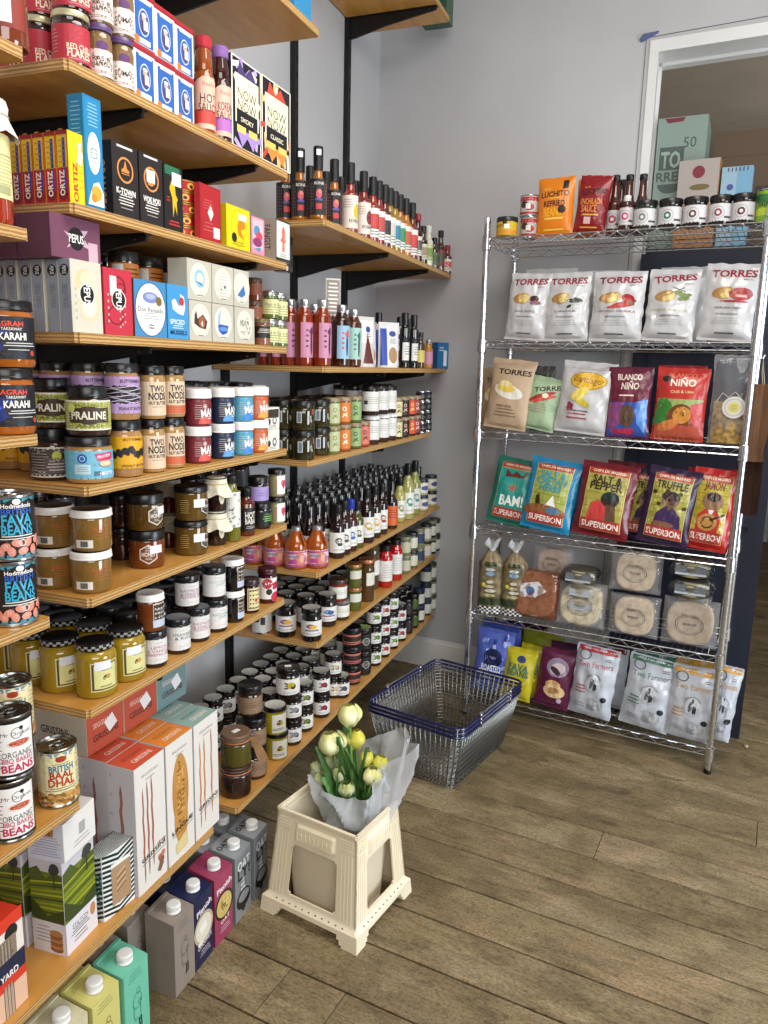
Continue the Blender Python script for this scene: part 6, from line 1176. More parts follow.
k_rl = jar('relish_jar', 'jar', .034, .075, '#1c1010', '#0c0c0d', .018, ('#b8685a', .032, .038, 2.6), a_rel('#b8685a'), neck=.97)
stack(k_rl, 'F6', 352, .01, -50, 'wide relish jar with dusty pink label', 'pink label relish jars', .075, .034, 3)
k_gd = jar('relish_jar', 'jar', .03, .095, '#15130f', '#0c0c0d', .014, ('#1c1c1c', .045, .06, 2.6), lambda A: (A.r(0, 0, 1, 1, '#1c1c1c'), A.ring(0, 0, .5, .05, '#a5a59c', 1), A.lines(0, 0, .3, .2, 3, '#a5a59c')), neck=.97, lidtop='#8c9c5c')
stack(k_gd, 'F6', 363.5, .008, -48, 'tall black relish jar with ring emblem and green lid top', 'black relish jars', .095, .03, 2)
for i, (px, c) in enumerate(((374, '#5c8c2c'), (383, '#a8342c'), (391.5, '#6c9c3c'), (399.5, '#a82c34'))):
    stack(nj(c, ['#2c3c1c', '#7a1c1c'][i % 2], h=.084, r=.0295), 'F6', px, .004, -48, 'jar with %s drawing, %s column of four toward the wall' % (['green', 'red'][i % 2], ['first', 'second', 'third', 'fourth'][i]), 'two-colour label jars', .084, .0295, 3 if i < 3 else 2)
for i, (px, lab, lid) in enumerate(((407, '#2c2024', '#0c0c0d'), (413, '#4a5c2c', '#0c0c0d'), (419, '#dcdcd4', '#1c2c4c'), (426, '#cfd2cc', '#22304c'), (431, '#d4d8cc', '#2c3a2c'))):
    stack(jar('sauce_jar', 'jar', .027, .082, ['#16100e', '#1c1c10', '#26241c', '#3c3c30', '#8a8a6c'][i], lid, .014, (lab, .036, .045, 2.2), None, neck=.94), 'F6', px, .005, -44, 'sauce jar by the back wall, %s column of five' % ['first', 'second', 'third', 'fourth', 'fifth'][i], 'sauce jars by the back wall', .082, .027, 3 if i > 2 else 2)
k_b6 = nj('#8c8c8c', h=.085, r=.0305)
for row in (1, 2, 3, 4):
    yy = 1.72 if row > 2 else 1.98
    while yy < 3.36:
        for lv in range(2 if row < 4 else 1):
            if clear(FX-.036-.068*row, yy, Z['F6']+lv*.0854, .064, .05): inst(k_b6, (FX-.036-.068*row, yy, Z['F6']+.0004+lv*.0854), radians(40), 'dark jar with painted lid sheen packed behind the front row of the lowest shelf', 'jars packed behind on the lowest shelf')
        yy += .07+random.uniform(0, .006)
# cardboard on the very top shelf ---------------------------------------------------
lput(carton('gift_box', 'box', .1, .12, .12, '#2c7ca8', bg('#2c84b4'), None), 'M0', 283, .02, 0, 'turquoise box on the top left shelf seen from below', r=.06)
lput(carton('gift_box', 'box', .1, .12, .14, '#2c4a34', bg('#34583c'), None), 'F0', 436, .015, 0, 'dark green box on the top centre shelf seen from below', r=.06)
# ================================================================== goods on the wire rack
def rput(k, px, v, zi, rot, label, group=None, dz=0, tilt=0):
    z = (RZ[zi] if zi < 10 else 0)+.0006+dz; u = uof(px, v, z+.04); p = rk(u, v, z); return inst(k, p, RYAW+radians(rot), label, group, tilt)
def nz(x, y, z): return noise.noise(Vector((x, y, z)))
def bag(name, cat, w, h, t, front, back=None, art=None, seed=0, crimp=.07, foil=.25, metal=.0, wr=1.25, taper=0, sag=0, aw=.9, ah=.96, top=None, fold=0, bottom=None):
    """pillow bag with crimped seals; artwork follows the bulging front"""
    def T(u, v):
        a = max(0, 1-abs(u)**2.6)**.75; vv = (v-crimp*.5)/(1-crimp*1.5); vv = min(1, max(0, vv)); b = (max(0, sin(pi*vv**.85)))**.5
        return t/2*a*b
    def S(u, v, s):                       # u -1..1, v 0..1
        ed = (1-.045*sin(pi*v))*(1-taper*v)
        x = u*w/2*ed; n1 = nz(u*2.2+seed, v*4.5, seed*3.1+s)*.0075+nz(u*6+seed, v*9, seed+s*2)*.0032
        pw = (abs(u)**2*.8+.35)*(1 if crimp < v < 1-crimp else .3)
        y = s*(T(u, v)+.0008)+n1*wr*pw*(.3+T(u, v)/(t/2+1e-6)); x += nz(v*6, seed, s)*.003*wr*abs(u)
        if v > 1-crimp or v < crimp*.6: y += .0012*sin(u*60)
        z = v*h-sag*sin(pi*min(1, v))*abs(u)*.0+(.004*nz(u*3, seed, 7) if v > .97 else 0)
        if fold and v > .82: k_ = (v-.82)/.18; y += fold*k_*k_*(.6+.8*(u+1)/2); z -= abs(fold)*.5*k_*k_
        return x, y, z
    g = G(); mf = front if not isinstance(front, str) else mat(front, foil, metal); mb = mat(back, foil, metal) if back else mf
    nu, nv = 22, 30
    g.grid(lambda a, b: S(2*a-1, b, -1), nu, nv, mf); g.grid(lambda a, b: S(1-2*a, b, 1), nu, nv, mb)
    for k_ in (-1, 1): g.grid(lambda a, b, k_=k_: tuple(p*(1-a)+q*a for p, q in zip(S(k_, b, -k_), S(k_, b, k_))) if k_ == -1 else tuple(p*(1-a)+q*a for p, q in zip(S(k_, b, -1), S(k_, b, 1))), 1, nv, mf)
    g.grid(lambda a, b: tuple(p*(1-b)+q*b for p, q in zip(S(2*a-1, 1, -1), S(2*a-1, 1, 1))), nu, 1, mf)
    def mp(u, v, d):
        uu = max(-1, min(1, u/(w/2))); vv = max(0, min(1, v/h+.5)); p = S(uu, vv, -1); return (p[0], p[1]-d-.0009, p[2])
    if art: A = Art(w*aw, h*ah, .009); art(A); A.bake(g, mp, foil+.05, step=.00022, metal=metal*.5)
    # shift so its lowest point rests on z=0 and it is closed along the foot
    return dict(name=name, cat=cat, parts=[(name, g.mesh(name), None, None)])
def rbag(pa, pb, ytop, zi, v, t, name, label, front, art, seed, lean=6, cat='crisp bag', hmul=1, rot=0, group=None, dz=0, **kw):
    z = RZ[zi]+.0008+dz; ua, ub = uof(pa, v, z+.1), uof(pb, v, z+.1); h = (rzof(ytop, (ua+ub)/2, v+.03)-z)*hmul*.97; w = (ub-ua)*.93
    k = bag(name, cat, w, h, t, front, art=art, seed=seed, **kw)
    u = (ua+ub)/2-.004; p = rk(u, v+t*.25, z)
    R = Matrix.Rotation(RYAW, 4, 'Z') @ Matrix.Rotation(radians(rot), 4, 'Y') @ Matrix.Rotation(radians(-lean), 4, 'X')
    o = inst(k, p, 0, label, group); o.rotation_euler = R.to_euler()
    me = k['parts'][0][1]; zm = min((R @ v_.co).z for v_ in me.vertices); o.location = (p.x, p.y, z-zm); return o
def potato(A, x, y, s=1):
    A.e(x-.22*s, y+.01, .34*s, .13*s, '#a57c44', rot=.2); A.e(x-.02*s, y, .42*s, .17*s, '#b58a50', rot=.15); A.e(x+.1*s, y-.01, .28*s, .13*s, '#d8c37e', rot=.3); A.e(x-.1*s, y+.035, .16*s, .05*s, '#c49c66', rot=.2)
def a_tor(extra, sub, c='#8c1c30', rot=0, subc='#3a3a3a'):
    def f(A):
        A.t('TORRES', .04, .76, .1, c, fit=.92, rot=rot, bold=.05); A.t('SELECTA', .66, .6, .018, '#5a5a5a', fit=.2)
        potato(A, -.22, .22)
        if extra == 'truffle': A.e(.42, .22, .26, .1, '#3c2624'); A.e(.5, .1, .3, .07, '#8a5a66'); A.e(.35, .08, .14, .05, '#a57884')
        if extra == 'caviar': A.e(.42, .12, .42, .11, '#b9bab4'); A.e(.42, .13, .34, .07, '#26281f'); A.e(.62, .17, .24, .05, '#2c2e22', rot=-.3); A.e(.2, -.04, .14, .04, '#2c2e22', rot=.4)
        if extra == 'paprika': A.e(.3, .04, .6, .07, '#9c2a2a', rot=.25); A.e(.2, -.02, .6, .06, '#b03a34', rot=.15); A.e(.5, .2, .3, .12, '#a83030', rot=-.3); A.e(.62, .06, .16, .04, '#4c6c2c')
        if extra == 'olive':
            for q in ((.3, .32), (.5, .26), (.62, .17), (.44, .15), (.7, .26)): A.e(q[0], q[1], .17, .055, '#6f7f3c', rot=.2)
            A.r(.15, .36, .4, .008, '#3c4a24', .5); A.r(.3, .42, .3, .008, '#3c4a24', -.3)
        if extra == 'ham': A.e(.45, .2, .5, .17, '#a03a3c'); [A.e(.3+.07*i, .2+.05*((i*3) % 3-1), .07, .03, '#d8a8a0', rot=i) for i in range(6)]; A.e(.2, .0, .6, .03, '#a83a3c')
        A.t(sub, .0, -.18, .03, subc, fit=.56 if len(sub) < 14 else .8, bold=.0); A.lines(.0, -.34, .6, .05, 1, '#8f8f8f', .4); A.lines(.0, -.52, .62, .1, 3, '#9f9f9f', .2); A.r(.0, -.85, .4, .02, '#5a5a5a')
    return f
WB = noisy('white_foil', '#bcbcbe', '#cacacb', nscale=6, rough=.26, coat=.35)
for i, (a, b, yt, ex, sb, c, ln, rt) in enumerate(((503, 547, 272, 'truffle', 'BLACK TRUFFLE', '#3a3a3a', 5, 3), (543, 591, 270, 'caviar', 'CAVIAR', '#3a3a3a', 6, -1), (588, 645, 269, 'paprika', 'SMOKED PAPRIKA', '#8c3a3a', 5, 1), (642, 698, 267, 'olive', 'EXTRA VIRGIN OLIVE OIL', '#9a9a4c', 7, 2), (697, 757, 262, 'ham', 'IBERIAN HAM', '#4a4a4a', 5, 3))):
    rbag(a, b, yt, 1, .06, .07, 'crisp_bag', 'white crisp bag with maroon lettering picturing potatoes and %s' % ['black truffle', 'caviar', 'red peppers', 'green olives', 'sliced ham'][i], WB, a_tor(ex, sb, subc=c, rot=[.06, 0, .02, .1, .02][i]), 3+i*7, lean=ln, rot=rt, wr=2.1)
for i, (a, b, yt) in enumerate(((520, 575, 266), (566, 620, 268), (655, 712, 264))): rbag(a, b, yt, 1, .2, .07, 'crisp_bag', 'white crisp bag in the second row behind the maroon-lettered ones, %s' % ORD[i], WB, None, 31+i*5, lean=4, group='white crisp bags behind')
# tier three
def a_tan(A): A.t('TORRES', .15, .62, .075, '#241a14', fit=.86, bold=.05); A.e(.0, .05, .8, .2, '#dcd6cc', rot=-.2); A.e(-.15, .14, .5, .12, '#d9bc4c', rot=-.1); A.e(-.2, .26, .34, .1, '#d9c98c'); A.t('FRIED EGG', -.1, -.38, .03, '#4a3a2c', fit=.4); A.lines(0, -.56, .6, .14, 3, '#7c664c', .3)
def a_grn(A): A.t('TORRES', .3, .6, .09, '#26301f', fit=.9, rot=.25, bold=.05); A.e(-.05, .25, .9, .1, '#9c2c28', rot=.45); A.e(.1, .16, .8, .08, '#c8503c', rot=.4); A.e(.2, .3, .2, .1, '#e6e0d0'); A.lines(-.1, -.2, .6, .2, 4, '#a5806c', .25)
def a_tgr(A): A.t('TORRES', 0, .7, .08, '#1c1c1c', fit=.8, bold=.05)
rbag(479, 508, 366, 2, .11, .05, 'crisp_bag', 'tan crisp bag peeking out behind the first tan one', '#9c8468', a_tan, 5, lean=5, foil=.5)
rbag(530, 553, 364, 2, .16, .05, 'crisp_bag', 'dark grey crisp bag behind the pale green one', '#4c4c4a', a_tgr, 6, lean=4, foil=.4)
rbag(482, 528, 357, 2, .04, .06, 'crisp_bag', 'tan crisp bag with fried egg picture at left of its tier', '#b39a7e', a_tan, 8, lean=6, rot=5, foil=.5, fold=.01)
rbag(517, 556, 377, 2, .06, .06, 'crisp_bag', 'pale green crisp bag with red chillies, between tan and white', '#9db592', a_grn, 9, lean=9, rot=9, foil=.42)
def a_san(A):
    A.t('SPICY CHORIZO', .0, .86, .035, '#8c2c3c', fit=.7, bold=.01); A.e(.05, .48, .78, .26, '#7c6a2c'); A.e(.05, .48, .75, .245, '#d9a82c'); A.t('Santiago', .05, .48, .09, '#6c4a1c', fit=.56, rot=-.06, bold=.0); A.ring(.05, .48, .36, .004, '#c9b98c', 1.6)
    A.e(-.2, .1, .4, .13, '#d8c24c', rot=.6); A.e(-.1, -.12, .44, .1, '#cfb844', rot=-.5); A.e(-.3, -.02, .3, .09, '#e0cf6c', rot=.2); [A.o(-.6+.12*(j % 2), -.22-.05*j, .06, '#8c2c44') for j in range(4)]; A.lines(-.2, -.4, .6, .06, 1, '#6a6a6a', .3); A.lines(-.2, -.55, .5, .12, 2, '#a53a44', .3)
rbag(553, 611, 361, 2, .05, .07, 'crisp_bag', 'white crisp bag with yellow oval badge', WB, a_san, 11, lean=6, rot=4, crimp=.09, wr=2.2)
def a_bla(A):
    A.r(0, .48, 1, .52, '#641c34'); A.t('BLANCO', .0, .74, .09, '#e0d0c4', fit=.62, bold=.04); A.t('NIÑO', .05, .5, .1, '#e0d0c4', fit=.45, bold=.04); A.lines(-.1, .2, .5, .05, 1, '#e0d0c4', .4)
    A.r(0, -.5, 1, .5, '#2c50a0'); A.p([(-1, -.05), (-.2, 0), (-.3, -.6), (-.8, -.9), (-1, -.6)], '#8c4474'); A.p([(-.3, -.1), (.3, -.15), (.2, -.7), (-.2, -.65)], '#3a2a2c'); A.e(.0, -.4, .4, .34, '#5a4434'); A.p([(.4, .0), (1, .1), (.9, -.9), (.5, -.6)], '#5c8cd0'); A.p([(-.7, -.8), (.4, -.75), (.3, -1), (-.7, -1)], '#b02c50')
def a_bls(A):
    A.t('BLANCO', .0, .82, .07, '#d9704c', fit=.6, bold=.03); A.t('NIÑO', .05, .64, .1, '#e9dccb', fit=.55, bold=.04); A.o(-.68, .72, .09, '#1c1c1c', k=1.4); A.t('Chilli & Lime', .05, .36, .04, '#e9c98c', fit=.5, rot=.03); A.r(0, .03, 1, .12, '#8fa05a')
    for q in ((-.75, 0), (-.55, -.1), (-.8, -.25), (-.6, -.35), (-.85, -.5)): A.e(q[0], q[1], .3, .16, '#3c7c34', rot=q[0]*3)
    A.e(.1, -.35, .6, .36, '#6c3a1c', rot=.3); A.e(.15, -.3, .4, .24, '#c98a3c', rot=.2); A.p([(.5, .0), (1, .1), (1, -.7), (.55, -.5)], '#c24a4a'); A.r(.0, -.82, 1, .24, '#b0503c'); A.e(-.4, -.6, .5, .14, '#c97a44', rot=.4)
rbag(605, 653, 365, 2, .05, .06, 'tortilla_chip_bag', 'maroon and blue tortilla chip bag', '#571a30', a_bla, 12, lean=5, rot=-1, cat='chip bag')
rbag(653, 705, 363, 2, .13, .05, 'tortilla_chip_bag', 'red tortilla chip bag in the back, only its top showing', '#8c1c20', None, 16, lean=3, cat='chip bag')
rbag(651, 708, 366, 2, .05, .06, 'tortilla_chip_bag', 'bright red tortilla chip bag with green leaves', '#b8322c', a_bls, 13, lean=4, rot=1, cat='chip bag')
CLR = bpy.data.materials.new('clear_film'); CLR.use_nodes = True
def film(m_, col, al, ro=.12):
    b = m_.node_tree.nodes['Principled BSDF']; b.inputs['Base Color'].default_value = lin(col); b.inputs['Alpha'].default_value = al; b.inputs['Roughness'].default_value = ro; b.inputs['Specular IOR Level'].default_value = .9; b.inputs['Coat Weight'].default_value = .5
    return m_
film(CLR, '#c9c9cc', .22, .06); CLD = film(bpy.data.materials.new('dark_clear_film') if True else None, '#3c4048', .45) if False else None
m_ = bpy.data.materials.new('smoky_film'); m_.use_nodes = True; SMK = film(m_, '#2c3038', .5, .1)
m_ = bpy.data.materials.new('brown_film'); m_.use_nodes = True; BRF = film(m_, '#8c4a28', .45, .12)
def pasta_pack():
    b = bag('film_bag', 'x', .14, .32, .06, CLR, seed=21, wr=2.0, crimp=.05)['parts'][0][1]
    g = G(); n = 20; ps = noisy('golden_pasta', '#6e5226', '#c2a05a', nscale=55, rough=.6, bump=.6)
    g.grid(lambda u, v: ((2*u-1)*.064*(1-.1*v), -.024*(1-abs(2*u-1)**3)*sin(pi*min(1, .15+v*.85))**.4-.001, .004+v*.15), 10, 10, ps); g.grid(lambda u, v: ((1-2*u)*.064*(1-.1*v), .024*(1-abs(2*u-1)**3)*sin(pi*min(1, .15+v*.85))**.4+.001, .004+v*.15), 10, 10, ps)
    l = G(); A = Art(.078, .078, .01); A.o(0, 0, 1, '#d8d6d0'); A.o(0, 0, .5, '#d9cf7c'); A.ring(0, 0, .8, .03, '#a9a8a2'); A.lines(0, 0, .3, .3, 4, '#8a8436', .3); A.bake(l, facemap((.012, -.036, .135), (1, 0, 0), (0, 0, 1)))
    c = G(); c.raw([(-.065, .004, .165), (.065, .004, .165), (.063, .004, .31), (-.063, .004, .31)], [(0, 1, 2, 3)], mat('#1c2436', .4)); 
    t = G(); t.tube([(-.05, -.02, .15), (-.03, -.03, .185), (-.01, -.028, .17), (.012, -.034, .19), (.03, -.03, .17)], .0016, mat('#d6d0c0', .8), n=5)
    return kind('pasta_bag', 'pasta bag', ('pasta', g.mesh('pasta')), ('film', b), ('round_label', l.mesh('round_label')), ('dark_header', c.mesh('dark_header')), ('tie', t.mesh('tie')))
rput(pasta_pack(), 728, .08, 2, 0, 'clear bag of golden pasta with round white label')
# tier four -------------------------------------------------
def a_sup(panel, fl, fc, fig):
    def f(A):
        A.r(0, .0, .82, .86, '#c9b878'); A.r(0, .0, .79, .84, panel); A.r(0, .8, .79, .09, '#a8342c'); A.t('CHIPS DE MADRID', 0, .8, .035, '#e6dcbc', fit=.66, bold=.02)
        for i in range(7): A.r(0, .6-.2*i, .79, .006, '#6c7a34')
        if fig == 'bam':
            A.r(0, -.02, .79, 1.4/2, '#1f8c84')
            for i in range(16): a = i*pi/8; A.p([(.08*cos(a-.1), .1+.05*sin(a-.1)), (.62*cos(a), .1+.42*sin(a)), (.08*cos(a+.1), .1+.05*sin(a+.1))], ['#3fb0a4', '#c9a83c'][i % 2])
            A.p([(-.5, .66), (-.2, .5), (0, .62), (.3, .5), (.55, .68), (.5, .45), (-.5, .42)], '#5c2418'); [A.p([(.0, .1), (.3*cos(i*.785), .1+.13*sin(i*.785)), (.12*cos(i*.785+.4), .1+.06*sin(i*.785+.4))], '#c8402c') for i in range(8)]; A.t('BAM!', .05, -.3, .16, '#e9ece4', fit=.6, rot=.05, bold=.06)
        else:
            A.t(fl[0], 0, .58, .1, fc, fit=.12*len(fl[0])*.82 if len(fl[0]) < 7 else .68, bold=.03)
            if len(fl) > 1: A.t(fl[1], 0, .38, .1, fc, fit=.66, bold=.03)
            if len(fl) > 2: A.t(fl[2], 0, .18, .09, fc, fit=.5, bold=.03)
        if fig == 'sail': A.p([(-.2, -.45), (.2, .0), (.45, -.4)], '#e9e9e4'); A.p([(-.6, -.1), (-.45, .0), (-.25, -.45), (-.5, -.5)], '#3a2418'); A.e(-.1, -.5, 1, .2, '#8c5a34'); A.e(.3, -.45, .3, .1, '#3c7ca8')
        if fig == 'red': A.p([(-.6, -.6), (-.5, -.1), (-.2, .0), (.1, -.1), (.2, -.4), (.1, -.6)], '#c2403c'); A.o(.25, .05, .22, '#2c2422', k=1.2); A.e(.25, .14, .34, .1, '#14302c'); A.p([(.1, -.1), (.5, -.1), (.6, -.6), (.2, -.6)], '#5c4434')
        if fig == 'lady': A.o(.05, .18, .2, '#7c5640', k=1.2); A.e(.05, .28, .4, .14, '#241c22'); A.p([(-.55, -.55), (-.45, -.2), (-.1, .02), (.2, .02), (.6, -.2), (.68, -.55)], '#3c2850'); A.p([(-.08, .1), (.18, .1), (.12, -.08), (0, -.08)], '#7c5640'); A.e(-.1, -.48, .5, .08, '#7c5640')
        if fig == 'lady': [A.e(-.7+.28*i, [.35, .05, .42, .1, .38, .02][i], .1, .05, '#3a3418') for i in range(6)]
        if fig == 'guitar': A.p([(-.6, -.6), (-.55, -.15), (-.2, .05), (.25, .05), (.6, -.2), (.5, -.6)], '#b8302c'); A.o(.05, .22, .24, '#8c6a4c', k=1.1); A.e(.05, .33, .34, .12, '#1c1c20'); A.p([(-.1, .0), (.2, .0), (.05, -.2)], '#e6e2dc'); A.e(-.05, -.32, .5, .22, '#b98a4c', rot=.3); A.ring(-.05, -.32, .16, .02, '#3c2414'); A.r(.42, -.16, .4, .03, '#3c2414', .5)
        A.r(0, -.7, .79, .15, '#a8342c'); A.t('SUPERBON', 0, -.7, .085, '#efeae0', fit=.74, bold=.06)
    return f
rbag(560, 583, 462, 3, .12, .05, 'crisp_bag', 'bright blue crisp bag partly hidden behind the front blue one', '#1a6e98', None, 18, lean=4, rot=2)
rbag(484, 532, 458, 3, .07, .06, 'crisp_bag', 'teal green crisp bag with comic burst artwork', '#1c6c5c', a_sup('#9fa54a', [], '', 'bam'), 14, lean=12, rot=6, crimp=.08)
rbag(518, 572, 459, 3, .035, .065, 'crisp_bag', 'bright blue crisp bag with white sail artwork', '#1f80ac', a_sup('#9aa24a', ['SALT &', 'CRETAN', 'HERBS'], '#2c8ca0', 'sail'), 15, lean=10, rot=6, crimp=.08)
rbag(598, 640, 460, 3, .15, .05, 'crisp_bag', 'dark red crisp bag tucked behind the front dark red one', '#5c1420', None, 19, lean=6, rot=3)
rbag(570, 631, 463, 3, .04, .065, 'crisp_bag', 'dark red crisp bag showing a figure in red', '#6c1622', a_sup('#a39a44', ['SALT &', 'PEPPER'], '#2c2014', 'red'), 16, lean=7, rot=5, crimp=.08)
rbag(622, 660, 469, 3, .125, .05, 'crisp_bag', 'deep purple crisp bag, the rear one of two', '#2c1a34', a_sup('#a39a44', ['TRUFFLE'], '#2c2014', 'lady'), 17, lean=5, rot=5, crimp=.08)
rbag(635, 692, 468, 3, .035, .065, 'crisp_bag', 'deep purple crisp bag showing a woman in purple, front one', '#301c3c', a_sup('#9c983e', ['TRUFFLE'], '#2c2014', 'lady'), 20, lean=7, rot=6, crimp=.08)
rbag(682, 734, 466, 3, .155, .05, 'crisp_bag', 'scarlet crisp bag at the back right of its tier', '#8c1a1c', None, 23, lean=4)
rbag(681, 731, 468, 3, .05, .065, 'crisp_bag', 'scarlet crisp bag showing a guitar player', '#b0241e', a_sup('#b0a02c', ['JAMON'], '#7c2c1c', 'guitar'), 22, lean=7, rot=5, crimp=.08)
# tier five: wraps --------------------------------------------------
def wrap(w, h, t, fm, bread='#c4ab8c', seed=0, lab=True, b2='#a08463', white=False, flat=False):
    g = G(); bm_ = MATS.get('bread'+bread) or noisy('flatbread', b2, bread, nscale=38, rough=.75, contrast=(.25, .6)); MATS['bread'+bread] = bm_
    n = 30; R = min(w, h)*.46
    prof = []; k_ = 8
    for i in range(k_): prof += [(R*(.985+.015*nz(i, seed, 1)), t*.06+t*.85*i/k_), (R*.96, t*.06+t*.85*(i+.85)/k_)]
    prof = [(0, t*.05)]+prof+[(R*.9, t*.94), (0, t*.95)]
    g.lathe(prof, bm_, 36, smooth=False, sq=3)
    R3 = Matrix.Rotation(pi/2, 3, 'X'); g.v = [tuple(R3 @ Vector(v)) for v in g.v]; g.v = [(x, y, z+h/2) for x, y, z in g.v]
    f = G(); 
    def S(u, v, s):
        a = max(0, 1-abs(u)**6)**.5*max(0, 1-abs(v)**6)**.5
        return (u*w/2*(1+.03*nz(v*3, seed, 4)), -t/2+s*((t/2+.003)*a+.001)+nz(u*5, v*5, seed+s)*.004, h/2+v*h/2*(1+.03*nz(u*3, seed, 9)))
    f.grid(lambda a, b: S(2*a-1, 2*b-1, -1), 18, 18, fm); f.grid(lambda a, b: S(1-2*a, 2*b-1, 1), 18, 18, fm)
    l = G(); A = Art(R*1.3, R*1.3, .01); c = '#3c3a36'
    if white: A.p([(-1, .6), (.3, .9), (.9, .3), (.2, -.2), (-.9, -.3)], '#d0d2d6'); A.o(-.2, .2, .3, '#3c6ca0')
    elif bread != 'x': A.ring(0, -.1, .72, .018, c, 1.3); A.ring(0, -.1, .6, .01, c, 1.3); A.t('WRAP', 0, -.08, .1, c, fit=.44); A.t('Mission Wraps' if False else 'Tortilla', 0, .5, .12, '#6c5a3a', fit=.6)
    A.bake(l, facemap((0, -t-.004, h/2), (1, 0, 0), (0, 0, 1)), off=.0)
    return kind('wrap_pack', 'wrap pack', ('flatbread_stack', g.mesh('flatbread_stack')), ('film', f.mesh('film')), ('print', l.mesh('print', weld=False)))
def rwrap(px, yt, yb, w_px, v, zi, label, lean=8, dz=0, **kw):
    z = RZ[zi]+.001+dz; u = uof(px, v, z+.05); sc = (uof(px+10, v, z+.05)-uof(px-10, v, z+.05))/20; w = w_px*sc; h = (yb-yt)*sc*1.0
    k = wrap(w, h, kw.pop('t', .05), **kw); R = Matrix.Rotation(RYAW, 4, 'Z') @ Matrix.Rotation(radians(-lean), 4, 'X')
    o = inst(k, (0, 0, 0), 0, label); o.rotation_euler = R.to_euler(); zm = min((R @ q.co).z for p in k['parts'] for q in p[1].vertices); p = rk(u, v+kw.get('t', .05), z); o.location = (p.x, p.y, z-zm); return h
FB = '#c9b596'
rwrap(531, 572, 620, 48, .03, 4, 'pack of wraps in reddish-brown film, front left', fm=BRF, bread='#b98d6c', b2='#7c4c30', seed=1, white=True, lean=10)
rwrap(578, 581, 626, 49, .03, 4, 'pack of wraps right of the reddish-brown one', fm=CLR, bread='#d4c6a0', b2='#8c8058', seed=2, lean=10)
rwrap(632, 598, 641, 50, .03, 4, 'lower pack of wraps in the centre stack', fm=CLR, bread=FB, seed=3, lean=6)
rwrap(634, 553, 596, 52, .035, 4, 'upper pack of wraps in the centre stack, shiny creased film', fm=CLR, bread=FB, seed=4, lean=5, dz=.178)
rwrap(688, 602, 653, 56, .03, 4, 'pack of wraps at the right end, lowest', fm=CLR, bread='#baa88c', seed=5, lean=5)
rwrap(551, 540, 572, 40, .12, 4, 'pale pink pack of wraps at the back, upper left', fm=CLR, bread='#b59a88', seed=6, lean=4, dz=.158)
rwrap(553, 570, 612, 40, .12, 4, 'pack of wraps at the back under the pale pink one', fm=CLR, bread='#a58c74', seed=9, lean=4)
def slab_pack(w, d, h, fm, seed, lc):
    g = G(); bm_ = MATS['bread'+FB]; 
    for i in range(5): g.lathe([(0, h*.1+h*.16*i), (d*.47, h*.1+h*.16*i), (d*.49, h*.1+h*.16*i+h*.07), (d*.47, h*.1+h*.16*(i+.9)), (0, h*.1+h*.16*(i+.9))], mat(['#8c8264', '#a09676'][i % 2], .8), 24)
    f = G(); 
    def S(a, b, s):
        u, v = 2*a-1, 2*b-1; k_ = max(0, 1-abs(u)**5)**.5*max(0, 1-abs(v)**5)**.5
        return (u*w/2, v*d/2, h/2+s*(h/2*k_+.0005)+nz(u*5, v*5, seed+s)*.003)
    f.grid(lambda a, b: S(a, b, 1), 16, 16, fm); f.grid(lambda a, b: S(1-a, b, -1), 16, 16, fm)
    l = G(); l.grid(lambda u, v: ((u-.5)*w*.66, -d/2*(.97-.08*v), h*(.25+.5*v)), 6, 2, mat(lc, .3)); return kind('wrap_pack', 'wrap pack', ('flatbread_stack', g.mesh('s')), ('film', f.mesh('film')), ('white_label', l.mesh('white_label')))
kS = slab_pack(.15, .13, .066, SMK, 3, '#a9b2ba'); kS2 = slab_pack(.165, .13, .07, SMK, 5, '#a9b2ba')
rput(slab_pack(.13, .12, .055, CLR, 6, '#a9b2ba'), 583, .10, 4, 0, 'wrap pack lying flat, lowest under the flat grey packs', 'flat wrap packs', dz=.0)
rput(slab_pack(.13, .12, .055, CLR, 7, '#a9b2ba'), 583, .10, 4, 0, 'wrap pack lying flat, middle under the flat grey packs', 'flat wrap packs', dz=.059)
rput(slab_pack(.13, .12, .055, CLR, 8, '#a9b2ba'), 583, .10, 4, 0, 'wrap pack lying flat, third up under the grey pack', 'flat wrap packs', dz=.118)
rput(kS, 581, .085, 4, 2, 'flat grey wrap pack on top, with silver label strip', dz=.179)
rput(slab_pack(.14, .12, .05, CLR, 9, '#a9b2ba'), 693, .12, 4, 0, 'wrap pack lying flat in the back right pile, lowest', 'back right flat packs', dz=0)
for j in range(2): rput(kS2, 692, [.08, .085][j], 4, [0, 3][j], 'olive-grey wrap pack in the right pile, %s' % ['lower', 'top'][j], 'back right flat packs', dz=.194+j*.0735)
for j in range(3): rput(slab_pack(.14, .12, .045, CLR, 11+j, '#a9b2ba'), 693, .14, 4, 0, 'wrap pack lying flat in the back right pile, support %s' % ['one', 'two', 'three'][j], 'back right flat packs', dz=.053+j*.046)
